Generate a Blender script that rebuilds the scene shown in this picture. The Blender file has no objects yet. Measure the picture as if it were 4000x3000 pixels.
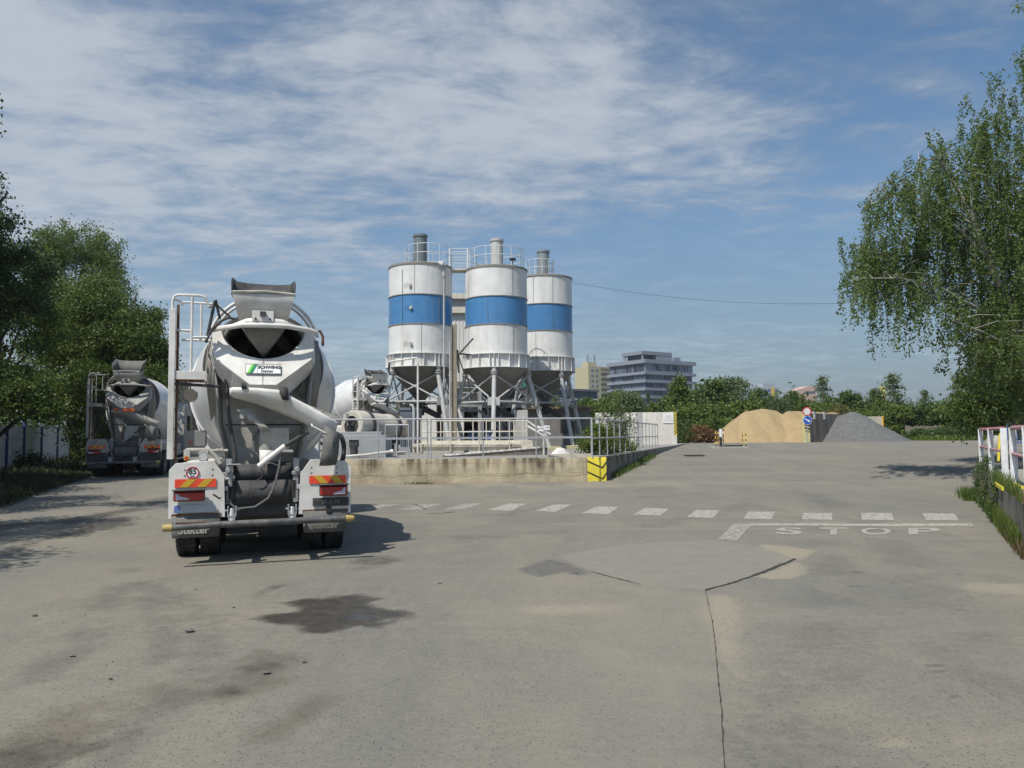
import bpy, bmesh, math, random
import numpy as np
from mathutils import Vector, Matrix, noise
random.seed(7); RNG = np.random.default_rng(7)
SC = bpy.context.scene; COL = SC.collection
PI = math.pi; rad = math.radians
# ------------------------------------------------------------------ camera, world, sun, exposure
FPX = 3080.0; PITCH = math.atan(200 / FPX); ROLL = rad(0.4); EYE = Vector((0, 0, 1.75))
cam = bpy.data.cameras.new('camera'); camo = bpy.data.objects.new('camera', cam); COL.objects.link(camo)
cam.sensor_width = 36; cam.lens = 36 * FPX / 4000; cam.clip_end = 6000; cam.clip_start = 0.05
camo.location = EYE
camo.rotation_euler = (Matrix.Rotation(PI / 2 + PITCH, 3, 'X') @ Matrix.Rotation(-ROLL, 3, 'Z')).to_euler()
SC.camera = camo
SUNV = Vector((-0.37, -0.50, 1.0)).normalized()
sun = bpy.data.lights.new('sun', 'SUN'); suno = bpy.data.objects.new('sun', sun); COL.objects.link(suno)
sun.energy = 4.6; sun.angle = rad(0.53); sun.color = (1.0, 0.95, 0.87)
suno.rotation_euler = SUNV.to_track_quat('Z', 'Y').to_euler(); suno.location = (-20, -20, 40)
SC.view_settings.view_transform = 'Standard'; SC.view_settings.look = 'None'
SC.view_settings.exposure = 0.12; SC.view_settings.gamma = 1.0
SC.render.engine = 'CYCLES'
SC.cycles.use_denoising = True; SC.cycles.max_bounces = 6; SC.cycles.transparent_max_bounces = 8
SC.cycles.volume_bounces = 0; SC.cycles.diffuse_bounces = 2

def world():
    w = bpy.data.worlds.new('World'); SC.world = w; w.use_nodes = True
    nt = w.node_tree; N = nt.nodes; L = nt.links; N.clear()
    out = N.new('ShaderNodeOutputWorld'); bg = N.new('ShaderNodeBackground'); bg.inputs[1].default_value = 0.10
    sky = N.new('ShaderNodeTexSky'); sky.sky_type = 'NISHITA'; sky.sun_disc = False
    sky.sun_elevation = math.asin(SUNV.z); sky.sun_rotation = math.atan2(SUNV.x, SUNV.y) % (2 * PI)
    sky.air_density = 1.0; sky.dust_density = 1.3; sky.ozone_density = 2.2
    tc = N.new('ShaderNodeTexCoord'); D = tc.outputs['Generated']
    def math_(op, a, b=None, c=None):
        n = N.new('ShaderNodeMath'); n.operation = op
        for i, v in enumerate((a, b, c)):
            if v is None: continue
            if isinstance(v, (int, float)): n.inputs[i].default_value = v
            else: L.new(v, n.inputs[i])
        return n.outputs[0]
    sep = N.new('ShaderNodeSeparateXYZ'); L.new(D, sep.inputs[0])
    zz = math_('MAXIMUM', sep.outputs[2], 0.0)
    den = math_('ADD', zz, 0.10)
    u = math_('DIVIDE', sep.outputs[0], den); v = math_('DIVIDE', sep.outputs[1], den)
    cmb = N.new('ShaderNodeCombineXYZ'); L.new(u, cmb.inputs[0]); L.new(v, cmb.inputs[1])
    def nz(scale, rotz, sx, sy, det, rough, dist, off):
        mp = N.new('ShaderNodeMapping'); L.new(cmb.outputs[0], mp.inputs[0])
        mp.inputs['Rotation'].default_value = (0, 0, rotz); mp.inputs['Scale'].default_value = (sx, sy, 1)
        mp.inputs['Location'].default_value = (off, off * 0.7, off)
        n = N.new('ShaderNodeTexNoise'); n.inputs['Scale'].default_value = scale; n.inputs['Detail'].default_value = det
        n.inputs['Roughness'].default_value = rough; n.inputs['Distortion'].default_value = dist
        L.new(mp.outputs[0], n.inputs['Vector']); return n.outputs['Fac']
    wisp = nz(1.9, rad(-18), 0.8, 1.1, 11, 0.68, 0.8, 3.1)
    broad = nz(0.6, rad(-10), 0.7, 1.0, 5, 0.5, 0.4, 8.3)
    puff = nz(6.5, rad(-20), .8, 1.2, 9, 0.62, 0.3, 1.7)
    # where the cloud field is thick and where the blue opens, as directions on the sky
    def lobe(px, py, wid, amt):
        x = (px - 2000) / FPX; y = (1500 - py) / FPX
        d = Vector((x, math.cos(PITCH) - y * math.sin(PITCH), math.sin(PITCH) + y * math.cos(PITCH))).normalized()
        vm = N.new('ShaderNodeVectorMath'); vm.operation = 'DOT_PRODUCT'; L.new(D, vm.inputs[0]); vm.inputs[1].default_value = d
        k = 1.0 / (1 - math.cos(wid))
        e = math_('MULTIPLY', math_('SUBTRACT', vm.outputs['Value'], 1.0), k)
        return math_('MULTIPLY', math_('EXPONENT', e), amt)
    cov = None
    for a in ((100, 250, .24, .44), (450, 650, .30, .26), (1050, 900, .32, .30), (1800, 300, .22, .20), (2300, 650, .24, .24), (2900, 620, .09, .26), (2500, 350, .2, .10),
              (3700, 60, .16, .30), (2350, 120, .12, .22), (3050, 800, .08, .16), (760, 50, .10, -.50), (3350, 330, .13, -.26), (3000, 1050, .20, -.16), (2700, 40, .12, -.12),
              (1300, 1250, .12, -.06), (1500, 200, .10, .05), (1150, 330, .07, -.10)):
        s = lobe(*a); cov = s if cov is None else math_('ADD', cov, s)
    f = math_('MULTIPLY', math_('SUBTRACT', wisp, .5), 1.55); f = math_('ADD', f, math_('MULTIPLY', math_('SUBTRACT', broad, .5), 1.1)); f = math_('ADD', f, math_('MULTIPLY', math_('SUBTRACT', puff, .5), 1.45)); f = math_('ADD', f, .24)
    f = math_('ADD', f, cov)
    mr = N.new('ShaderNodeMapRange'); mr.interpolation_type = 'SMOOTHSTEP'; L.new(f, mr.inputs[0])
    mr.inputs[1].default_value = 0.0; mr.inputs[2].default_value = 1.28; mr.inputs[3].default_value = 0.0; mr.inputs[4].default_value = 0.86
    hz = N.new('ShaderNodeMapRange'); L.new(sep.outputs[2], hz.inputs[0])      # thin veil low over the horizon
    hz.inputs[1].default_value = 0.0; hz.inputs[2].default_value = 0.32; hz.inputs[3].default_value = 0.9; hz.inputs[4].default_value = 0.0
    fac = math_('MAXIMUM', mr.outputs[0], hz.outputs[0])
    tint = N.new('ShaderNodeMix'); tint.data_type = 'RGBA'; tint.blend_type = 'MULTIPLY'; tint.inputs[0].default_value = 1
    L.new(sky.outputs[0], tint.inputs[6]); tint.inputs[7].default_value = (0.86, 1.04, 1.10, 1)
    mix = N.new('ShaderNodeMix'); mix.data_type = 'RGBA'; L.new(fac, mix.inputs[0]); L.new(tint.outputs[2], mix.inputs[6])
    cc = N.new('ShaderNodeMix'); cc.data_type = 'RGBA'; L.new(mr.outputs[0], cc.inputs[0])
    cc.inputs[6].default_value = (2.15, 2.55, 3.05, 1); cc.inputs[7].default_value = (5.35, 5.75, 6.3, 1)
    L.new(cc.outputs[2], mix.inputs[7])
    L.new(mix.outputs[2], bg.inputs[0]); L.new(bg.outputs[0], out.inputs[0])
world()

# ------------------------------------------------------------------ picture <-> place
def ray(px, py):
    x = (px - 2000) / FPX; y = (1500 - py) / FPX
    xr = x * math.cos(ROLL) + y * math.sin(ROLL); yr = -x * math.sin(ROLL) + y * math.cos(ROLL)
    return Vector((xr, math.cos(PITCH) - yr * math.sin(PITCH), math.sin(PITCH) + yr * math.cos(PITCH)))
def at(px, py, Y):
    d = ray(px, py); return EYE + d * (Y / d.y)
def sstep(a, b, t):
    t = min(1, max(0, (t - a) / (b - a))); return t * t * (3 - 2 * t)
def H(x, y):
    """height of the asphalt"""
    if y < 27: r = 0.0
    elif y < 44: r = 0.62 * (y - 27) / 17 * (0.75 + 0.25 * sstep(27, 33, y))
    elif y < 60: r = 0.62 + 0.38 * (y - 44) / 16
    else: r = 1.0
    l = 0.30 * sstep(6, 12, -x) * sstep(17, 28, y) * (1 - sstep(27, 45, y))
    return r + l
def YP(y): return 0.90 + 0.115 * min(1, max(0, (y - 29) / 31))      # height of the raised yard
def hit(px, py):
    d = ray(px, py); z = 0.0
    for _ in range(40):
        t = (z - EYE.z) / d.z; p = EYE + d * t; z = 0.5 * z + 0.5 * H(p.x, min(p.y, 90))
    return Vector((p.x, p.y, z))

# ------------------------------------------------------------------ objects
def tag(o, label=None, cat=None, group=None, kind=None):
    if label: o['label'] = label
    if cat: o['category'] = cat
    if group: o['group'] = group
    if kind: o['kind'] = kind
    return o
def thing(name, label, cat, loc=(0, 0, 0), rz=0, group=None):
    o = bpy.data.objects.new(name, None); COL.objects.link(o); o.location = loc; o.rotation_euler = (0, 0, rz)
    o.empty_display_size = .2
    return tag(o, label, cat, group)
def copy_tree(o, parent=None):
    c = o.copy(); COL.objects.link(c)
    if parent: c.parent = parent
    for ch in list(o.children): copy_tree(ch, c)
    return c

class MB:
    def __init__(s): s.v = []; s.f = []
    def add(s, vs, fs):
        n = len(s.v); s.v += [tuple(v) for v in vs]; s.f += [tuple(i + n for i in f) for f in fs]; return s
    def box(s, c, d, rz=0, m=None):
        hx, hy, hz = d[0] / 2, d[1] / 2, d[2] / 2
        M = Matrix.Translation(c) @ Matrix.Rotation(rz, 4, 'Z')
        if m: M = Matrix.Translation(c) @ m
        vs = [M @ Vector((x, y, z)) for x in (-hx, hx) for y in (-hy, hy) for z in (-hz, hz)]
        return s.add(vs, [(0, 1, 3, 2), (4, 6, 7, 5), (0, 4, 5, 1), (2, 3, 7, 6), (0, 2, 6, 4), (1, 5, 7, 3)])
    def b2(s, x0, x1, y0, y1, z0, z1): return s.box(((x0 + x1) / 2, (y0 + y1) / 2, (z0 + z1) / 2), (abs(x1 - x0), abs(y1 - y0), abs(z1 - z0)))
    def bar(s, a, b, w, h=None):
        """rectangular bar from a to b"""
        a = Vector(a); b = Vector(b); d = b - a; h = h or w
        q = d.to_track_quat('Z', 'Y').to_matrix().to_4x4()
        return s.box((a + b) / 2, (w, h, d.length), m=q)
    def tube(s, pts, r, seg=8, cap=True):
        pts = [Vector(p) for p in pts]; n = len(pts); rs = r if isinstance(r, (list, tuple)) else [r] * n
        ref = None; vs = []
        for i, p in enumerate(pts):
            t = (pts[min(i + 1, n - 1)] - pts[max(i - 1, 0)]).normalized()
            if ref is None: ref = t.orthogonal().normalized()
            ref = (ref - t * ref.dot(t)).normalized(); bn = t.cross(ref)
            for k in range(seg):
                a = 2 * PI * k / seg; vs.append(p + (ref * math.cos(a) + bn * math.sin(a)) * rs[i])
        fs = [(i * seg + k, i * seg + (k + 1) % seg, (i + 1) * seg + (k + 1) % seg, (i + 1) * seg + k) for i in range(n - 1) for k in range(seg)]
        if cap: fs += [tuple(range(seg))[::-1], tuple((n - 1) * seg + k for k in range(seg))]
        return s.add(vs, fs)
    def cyl(s, c, r, h, seg=20, axis='z', r2=None):
        c = Vector(c); d = {'x': Vector((1, 0, 0)), 'y': Vector((0, 1, 0)), 'z': Vector((0, 0, 1))}[axis] * h / 2
        return s.tube([c - d, c + d], [r, r if r2 is None else r2], seg)
    def prism(s, poly, y0, y1, axis='y'):
        """polygon (x,z) pushed along y, or (x,y) pushed along z"""
        n = len(poly)
        if axis == 'y': vs = [(x, y0, z) for x, z in poly] + [(x, y1, z) for x, z in poly]
        elif axis == 'x': vs = [(y0, x, z) for x, z in poly] + [(y1, x, z) for x, z in poly]
        else: vs = [(x, y, y0) for x, y in poly] + [(x, y, y1) for x, y in poly]
        fs = [tuple(range(n)), tuple(range(2 * n - 1, n - 1, -1))] + [(i, i + n, (i + 1) % n + n, (i + 1) % n) for i in range(n)]
        return s.add(vs, fs)
    def loft(s, rings, closed=True):
        n = len(rings[0]); vs = [p for r in rings for p in r]; fs = []
        for i in range(len(rings) - 1):
            for k in range(n if closed else n - 1):
                fs.append((i * n + k, i * n + (k + 1) % n, (i + 1) * n + (k + 1) % n, (i + 1) * n + k))
        return s.add(vs, fs)
    def lathe(s, prof, o=(0, 0, 0), d=(0, 0, 1), seg=32):
        o = Vector(o); d = Vector(d).normalized(); u = d.orthogonal().normalized(); w = d.cross(u)
        return s.loft([[o + d * t + (u * math.cos(2 * PI * k / seg) + w * math.sin(2 * PI * k / seg)) * r for k in range(seg)] for t, r in prof])
    def ring(s, c, R, r, seg=40, n=6, a0=0, a1=2 * PI, axis='z'):
        pts = []
        k = seg if a1 - a0 < 2 * PI - .01 else seg
        for i in range(k + 1):
            a = a0 + (a1 - a0) * i / k
            pts.append(Vector(c) + (Vector((math.cos(a) * R, math.sin(a) * R, 0)) if axis == 'z' else Vector((math.cos(a) * R, 0, math.sin(a) * R))))
        return s.tube(pts, r, n, cap=a1 - a0 < 2 * PI - .01)
    def build(s, name, mat, parent=None, smooth=35, bevel=0, solid=0, label=None):
        me = bpy.data.meshes.new(name); me.from_pydata(s.v, [], s.f); me.validate()
        bm = bmesh.new(); bm.from_mesh(me); bmesh.ops.recalc_face_normals(bm, faces=bm.faces); bm.to_mesh(me); bm.free()
        o = bpy.data.objects.new(name, me); COL.objects.link(o)
        for m in (mat if isinstance(mat, (list, tuple)) else [mat]): me.materials.append(m)
        if parent: o.parent = parent
        if smooth:
            me.shade_smooth(); me.set_sharp_from_angle(angle=rad(smooth))
        if solid:
            md = o.modifiers.new('solid', 'SOLIDIFY'); md.thickness = solid; md.offset = 0
        if bevel:
            md = o.modifiers.new('bevel', 'BEVEL'); md.width = bevel; md.segments = 2; md.limit_method = 'ANGLE'; md.angle_limit = rad(40)
        if label: o['label'] = label
        return o

def many(name, mbs, mat, parent, **k):
    for b in mbs:
        if b.v: b.build(name, mat, parent, **k)
def npmesh(name, V, F, mat, parent=None, smooth=False):
    """fast mesh from arrays; F is (n,4) or (n,3)"""
    me = bpy.data.meshes.new(name); V = np.asarray(V, np.float32); F = np.asarray(F, np.int32); k = F.shape[1]
    me.vertices.add(len(V)); me.vertices.foreach_set('co', V.ravel())
    me.loops.add(F.size); me.loops.foreach_set('vertex_index', F.ravel())
    me.polygons.add(len(F)); me.polygons.foreach_set('loop_start', np.arange(0, F.size, k, dtype=np.int32))
    me.update(calc_edges=True)
    if smooth: me.shade_smooth()
    me.materials.append(mat)
    o = bpy.data.objects.new(name, me); COL.objects.link(o)
    if parent: o.parent = parent
    return o

def text(name, body, parent, loc, size, mat, rot=(PI / 2, 0, 0), bold=0.0, sx=1.0, ext=0.002, align='CENTER'):
    c = bpy.data.curves.new(name, 'FONT'); c.body = body; c.size = size; c.align_x = align; c.align_y = 'CENTER'
    c.extrude = ext; c.offset = bold; c.materials.append(mat)
    t = bpy.data.objects.new(name, c); me = bpy.data.meshes.new_from_object(t); bpy.data.objects.remove(t); me.name = name
    o = bpy.data.objects.new(name, me); COL.objects.link(o); o.location = loc; o.rotation_euler = rot; o.scale = (sx, 1, 1)
    if parent: o.parent = parent
    return o

# ------------------------------------------------------------------ materials
MATS = {}
def mat(name, col, rough=0.55, metal=0.0, dirt=0.0, dcol=(0.16, 0.13, 0.09), scale=1.5, streak=0.0, scol=(0.20, 0.13, 0.08), bump=0.0,
        bscale=40, var=0.08, trans=0.0, spec=0.5, coat=0.0, emit=None, sscale=5.0):
    if name in MATS: return MATS[name]
    m = bpy.data.materials.new(name); MATS[name] = m; m.use_nodes = True
    nt = m.node_tree; N = nt.nodes; L = nt.links; B = N['Principled BSDF']
    B.inputs['Roughness'].default_value = rough; B.inputs['Metallic'].default_value = metal
    B.inputs['Specular IOR Level'].default_value = spec; B.inputs['Coat Weight'].default_value = coat
    tc = N.new('ShaderNodeTexCoord'); oi = N.new('ShaderNodeObjectInfo')
    ad = N.new('ShaderNodeVectorMath'); ad.operation = 'ADD'
    mu = N.new('ShaderNodeMath'); mu.operation = 'MULTIPLY'; mu.inputs[1].default_value = 37.0; L.new(oi.outputs['Random'], mu.inputs[0])
    L.new(tc.outputs['Object'], ad.inputs[0]); L.new(mu.outputs[0], ad.inputs[1]); P = ad.outputs[0]
    def nz(sc, det=5, ro=.6, mp=None):
        n = N.new('ShaderNodeTexNoise'); n.inputs['Scale'].default_value = sc; n.inputs['Detail'].default_value = det; n.inputs['Roughness'].default_value = ro
        if mp:
            q = N.new('ShaderNodeMapping'); q.inputs['Scale'].default_value = mp; L.new(P, q.inputs[0]); L.new(q.outputs[0], n.inputs['Vector'])
        else: L.new(P, n.inputs['Vector'])
        return n.outputs['Fac']
    def rng(s, a, b, c, d):
        r = N.new('ShaderNodeMapRange'); L.new(s, r.inputs[0])
        for i, q in enumerate((a, b, c, d)): r.inputs[i + 1].default_value = q
        return r.outputs[0]
    def mix(f, a, b):
        x = N.new('ShaderNodeMix'); x.data_type = 'RGBA'
        for s, i in ((f, 0), (a, 6), (b, 7)):
            if isinstance(s, (int, float)): x.inputs[i].default_value = s
            elif isinstance(s, tuple): x.inputs[i].default_value = (*s, 1)
            else: L.new(s, x.inputs[i])
        return x.outputs[2]
    lo = tuple(c * (1 - var) for c in col); hi = tuple(min(1, c * (1 + var)) for c in col)
    c = mix(rng(nz(scale * 2.3), .3, .7, 0, 1), lo, hi)
    if dirt: c = mix(rng(nz(scale, 8, .68), .44, .72, 0, dirt), c, dcol)
    if streak: c = mix(rng(nz(1.0, 6, .65, (sscale, sscale, 0.35)), .50, .78, 0, streak), c, scol)
    L.new(c, B.inputs['Base Color'])
    if bump:
        b = N.new('ShaderNodeBump'); b.inputs['Strength'].default_value = bump; b.inputs['Distance'].default_value = .02
        L.new(nz(bscale, 4), b.inputs['Height']); L.new(b.outputs[0], B.inputs['Normal'])
    if dirt:
        L.new(rng(nz(scale * 1.7), .3, .8, max(0, rough - .1), min(1, rough + .25)), B.inputs['Roughness'])
    if emit: B.inputs['Emission Color'].default_value = (*emit[:3], 1); B.inputs['Emission Strength'].default_value = emit[3]
    return m

def leafmat(name, c1, c2, trans=0.35, brown=0.0):
    m = bpy.data.materials.new(name); m.use_nodes = True; nt = m.node_tree; N = nt.nodes; L = nt.links; N.clear()
    out = N.new('ShaderNodeOutputMaterial'); g = N.new('ShaderNodeNewGeometry'); tc = N.new('ShaderNodeTexCoord')
    n = N.new('ShaderNodeTexNoise'); n.inputs['Scale'].default_value = 0.9; n.inputs['Detail'].default_value = 3; L.new(tc.outputs['Object'], n.inputs['Vector'])
    ad = N.new('ShaderNodeMath'); ad.operation = 'ADD'; L.new(g.outputs['Random Per Island'], ad.inputs[0]); L.new(n.outputs['Fac'], ad.inputs[1])
    r = N.new('ShaderNodeMapRange'); L.new(ad.outputs[0], r.inputs[0]); r.inputs[1].default_value = .4; r.inputs[2].default_value = 1.5
    mx = N.new('ShaderNodeMix'); mx.data_type = 'RGBA'; L.new(r.outputs[0], mx.inputs[0]); mx.inputs[6].default_value = (*c1, 1); mx.inputs[7].default_value = (*c2, 1)
    d = N.new('ShaderNodeBsdfPrincipled'); d.inputs['Roughness'].default_value = .5; d.inputs['Specular IOR Level'].default_value = .35; L.new(mx.outputs[2], d.inputs['Base Color'])
    t = N.new('ShaderNodeBsdfTranslucent'); L.new(mx.outputs[2], t.inputs[0])
    s = N.new('ShaderNodeMixShader'); s.inputs[0].default_value = trans; L.new(d.outputs[0], s.inputs[1]); L.new(t.outputs[0], s.inputs[2]); L.new(s.outputs[0], out.inputs[0])
    return m

WHITE = mat('white_paint', (.72, .705, .665), .42, dirt=.62, dcol=(.38, .35, .29), scale=1.6, streak=.35, scol=(.36, .31, .25), coat=.15)
DRUMW = mat('drum_paint', (.68, .685, .685), .33, dirt=.5, dcol=(.42, .40, .36), scale=1.3, streak=.25, scol=(.40, .38, .34), coat=.25)
DIRTW = mat('dirty_white_paint', (.50, .485, .44), .65, dirt=.8, dcol=(.22, .195, .155), scale=2.4, streak=.5, scol=(.24, .20, .16), bump=.25)
CEMW = mat('cement_crusted_paint', (.46, .44, .39), .85, dirt=.8, dcol=(.22, .20, .17), scale=5, bump=.8, bscale=30)
GREYP = mat('grey_steel', (.33, .34, .35), .5, .2, dirt=.5, dcol=(.18, .16, .14), scale=3)
RAILG = mat('galvanised_rail', (.40, .42, .45), .5, .25, dirt=.4, dcol=(.25, .18, .13), scale=4)
DARK = mat('dark_steel', (.05, .05, .052), .6, .2, dirt=.4, dcol=(.14, .13, .11), scale=4, bump=.2)
BLACKR = mat('black_rubber', (.028, .028, .03), .65, dirt=.6, dcol=(.13, .125, .115), scale=3, bump=.4, bscale=20)
DUSTR = mat('dusty_rubber', (.11, .11, .105), .8, dirt=.6, dcol=(.20, .19, .17), scale=5, bump=.4, bscale=25)
TYRE = mat('tyre_rubber', (.022, .022, .022), .8, dirt=.5, dcol=(.10, .095, .085), scale=5, bump=.3)
RUST = mat('rust', (.16, .08, .045), .85, dirt=.5, dcol=(.07, .04, .03), scale=8, bump=.4)
REDL = mat('red_lens', (.36, .010, .012), .18, var=.15, coat=.6)
CLRL = mat('clear_lens', (.45, .47, .55), .15, coat=.6)
ORNG = mat('orange_reflector', (.78, .075, .03), .35, var=.05)
YELR = mat('yellow_reflector', (.58, .36, .03), .35, var=.05)
YEL = mat('yellow_paint', (.75, .62, .04), .6, dirt=.35, dcol=(.45, .38, .18), scale=6, bump=.4)
BLK = mat('black_paint', (.03, .03, .03), .6, var=.2)
CHROME = mat('bare_steel', (.55, .56, .58), .28, .9, dirt=.3, dcol=(.3, .28, .25))
GLASS = mat('dark_glass', (.02, .025, .03), .08, coat=.5)
REDP = mat('red_paint', (.55, .03, .03), .5)
SIGNW = mat('sign_white', (.80, .80, .79), .4, var=.02)
GREEN1 = mat('sign_light_green', (.22, .62, .10), .4); GREEN2 = mat('sign_green', (.0, .22, .09), .4)
BLADE = mat('cement_blade', (.10, .095, .085), .9, dirt=.6, dcol=(.05, .048, .045), scale=5)
SHADEW = mat('shaded_dirty_truck_paint', (.36, .355, .33), .6, dirt=.75, dcol=(.14, .125, .10), scale=2.0, streak=.5, scol=(.16, .14, .11), bump=.2)  # dirty white, darkened further to stand for tree shade on the left truck
CREAM = mat('cream_beam_paint', (.62, .58, .48), .6, dirt=.6, dcol=(.32, .27, .2), scale=3, streak=.4)
# ------------------------------------------------------------------ concrete mixer truck (local: rear at y=0, forward +y, right +x)
def wheel(par, x, y, dual=True, side=1):
    w = bpy.data.objects.new('wheel', None); COL.objects.link(w); w.parent = par
    t = MB()
    for k in ((0, 1) if dual else (0,)):
        cx = x - side * (.33 * k)
        R = .52
        prof = [(-.14, .30), (-.145, .40), (-.14, .49), (-.12, R - .005), (-.09, R), (.09, R), (.12, R - .005), (.14, .49), (.145, .40), (.14, .30)]
        t.lathe(prof, (cx, y, R), (1, 0, 0), 36)
        for i in range(36):                         # tread blocks
            a = 2 * PI * i / 36
            for s in (-1, 1):
                m = Matrix.Rotation(a, 4, 'X')
                q = Vector((cx + s * .075, y, R)) + (m @ Vector((0, 0, R + .004)))
                t.box(q, (.10, .05, .024), m=m @ Matrix.Rotation(s * .25, 4, 'Z'))
    t.build('tyre', TYRE, w)
    r = MB(); r.lathe([(-.02, .0), (-.02, .12), (.05, .14), (.06, .28), (.13, .30), (.13, .27), (-.05, .24)], (x, y, .52), (side, 0, 0), 24)
    for i in range(10):
        a = 2 * PI * i / 10; r.cyl((x + side * .03, y + .17 * math.cos(a), .52 + .17 * math.sin(a)), .015, .05, 6, 'x')
    r.build('rim', GREYP, w)
    return w

def mudguard(par, s, hero, paint):
    """boxy rear wing; s=-1 left, +1 right"""
    y0, y1 = .34, 2.75
    xo = s * 1.23
    P = [(xo, .64), (xo - s * .0, 1.30), (xo - s * .08, 1.39), (s * .66, 1.42), (s * .52, 1.22), (s * .50, .64)]
    b = MB(); b.prism(P, y0, y0 + .03)
    # top skin following the wheels
    b.loft([[(xo, y, 1.0), (xo, y, 1.28), (xo - s * .09, y, 1.37), (s * .66, y, 1.40), (s * .54, y, 1.22)] for y in (y0 + .03, .9, 1.4, 1.9, 2.4, y1)], closed=False)
    g = b.build('mudguard', paint, par, bevel=.006, solid=.008)
    r = MB()
    for dx in (.20, .56):
        for z in (1.22, 1.30):
            if dx == .20 or hero: r.cyl((xo - s * dx, y0 - .001, z), .012, .008, 8, 'y')
    r.build('bolt', DARK, g)
    return g

def chevrons(par, x0, x1, z0, z1, y, up):
    """red and yellow diagonal warning board"""
    w = x1 - x0; h = z1 - z0
    o = MB(); o.b2(x0, x1, y, y + .008, z0, z1); p = o.build('warning_panel', ORNG, par)
    q = MB(); yy = y - .003
    n = 2; pw = w / 5.0
    for i in range(n):
        a = x0 + pw * (.55 + 2.1 * i)
        sk = h * .9
        if up: poly = [(a, z0 + .003), (a + pw * 1.05, z0 + .003), (a + pw * 1.05 + sk, z1 - .003), (a + sk, z1 - .003)]
        else: poly = [(a + sk, z0 + .003), (a + pw * 1.05 + sk, z0 + .003), (a + pw * 1.05, z1 - .003), (a, z1 - .003)]
        poly = [(min(x, x1 - .003), z) for x, z in poly]
        q.prism(poly, yy, yy + .002)
    q.build('stripe', YELR, p, smooth=0)

def taillight(par, x0, x1, z0, z1, y, s):
    b = MB(); b.b2(x0 - .01, x1 + .01, y + .02, y + .09, z0 - .01, z1 + .01); h = b.build('tail_light', BLK, par, bevel=.02)
    b = MB(); b.b2(x0, x1, y, y + .05, z0, z1); b.build('red_lens', REDL, h, bevel=.018)
    xa = x0 if s < 0 else x1; d = -s
    pts = [(xa + d * .02, z1 - .02), (xa + d * .055, z1 - .025), (xa + d * .075, z0 + .065), (xa + d * .13, z0 + .05), (xa + d * .18, z0 + .035), (xa + d * .20, z0 + .014), (xa + d * .03, z0 + .014)]
    b = MB(); b.prism(pts, y - .004, y + .002); b.build('clear_lens', CLRL, h)
    b = MB(); b.b2(x0 - .02, x1 + .02, y - .05, y + .06, z1 + .012, z1 + .034); b.build('light_hood', DARK, h, bevel=.008)

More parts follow.
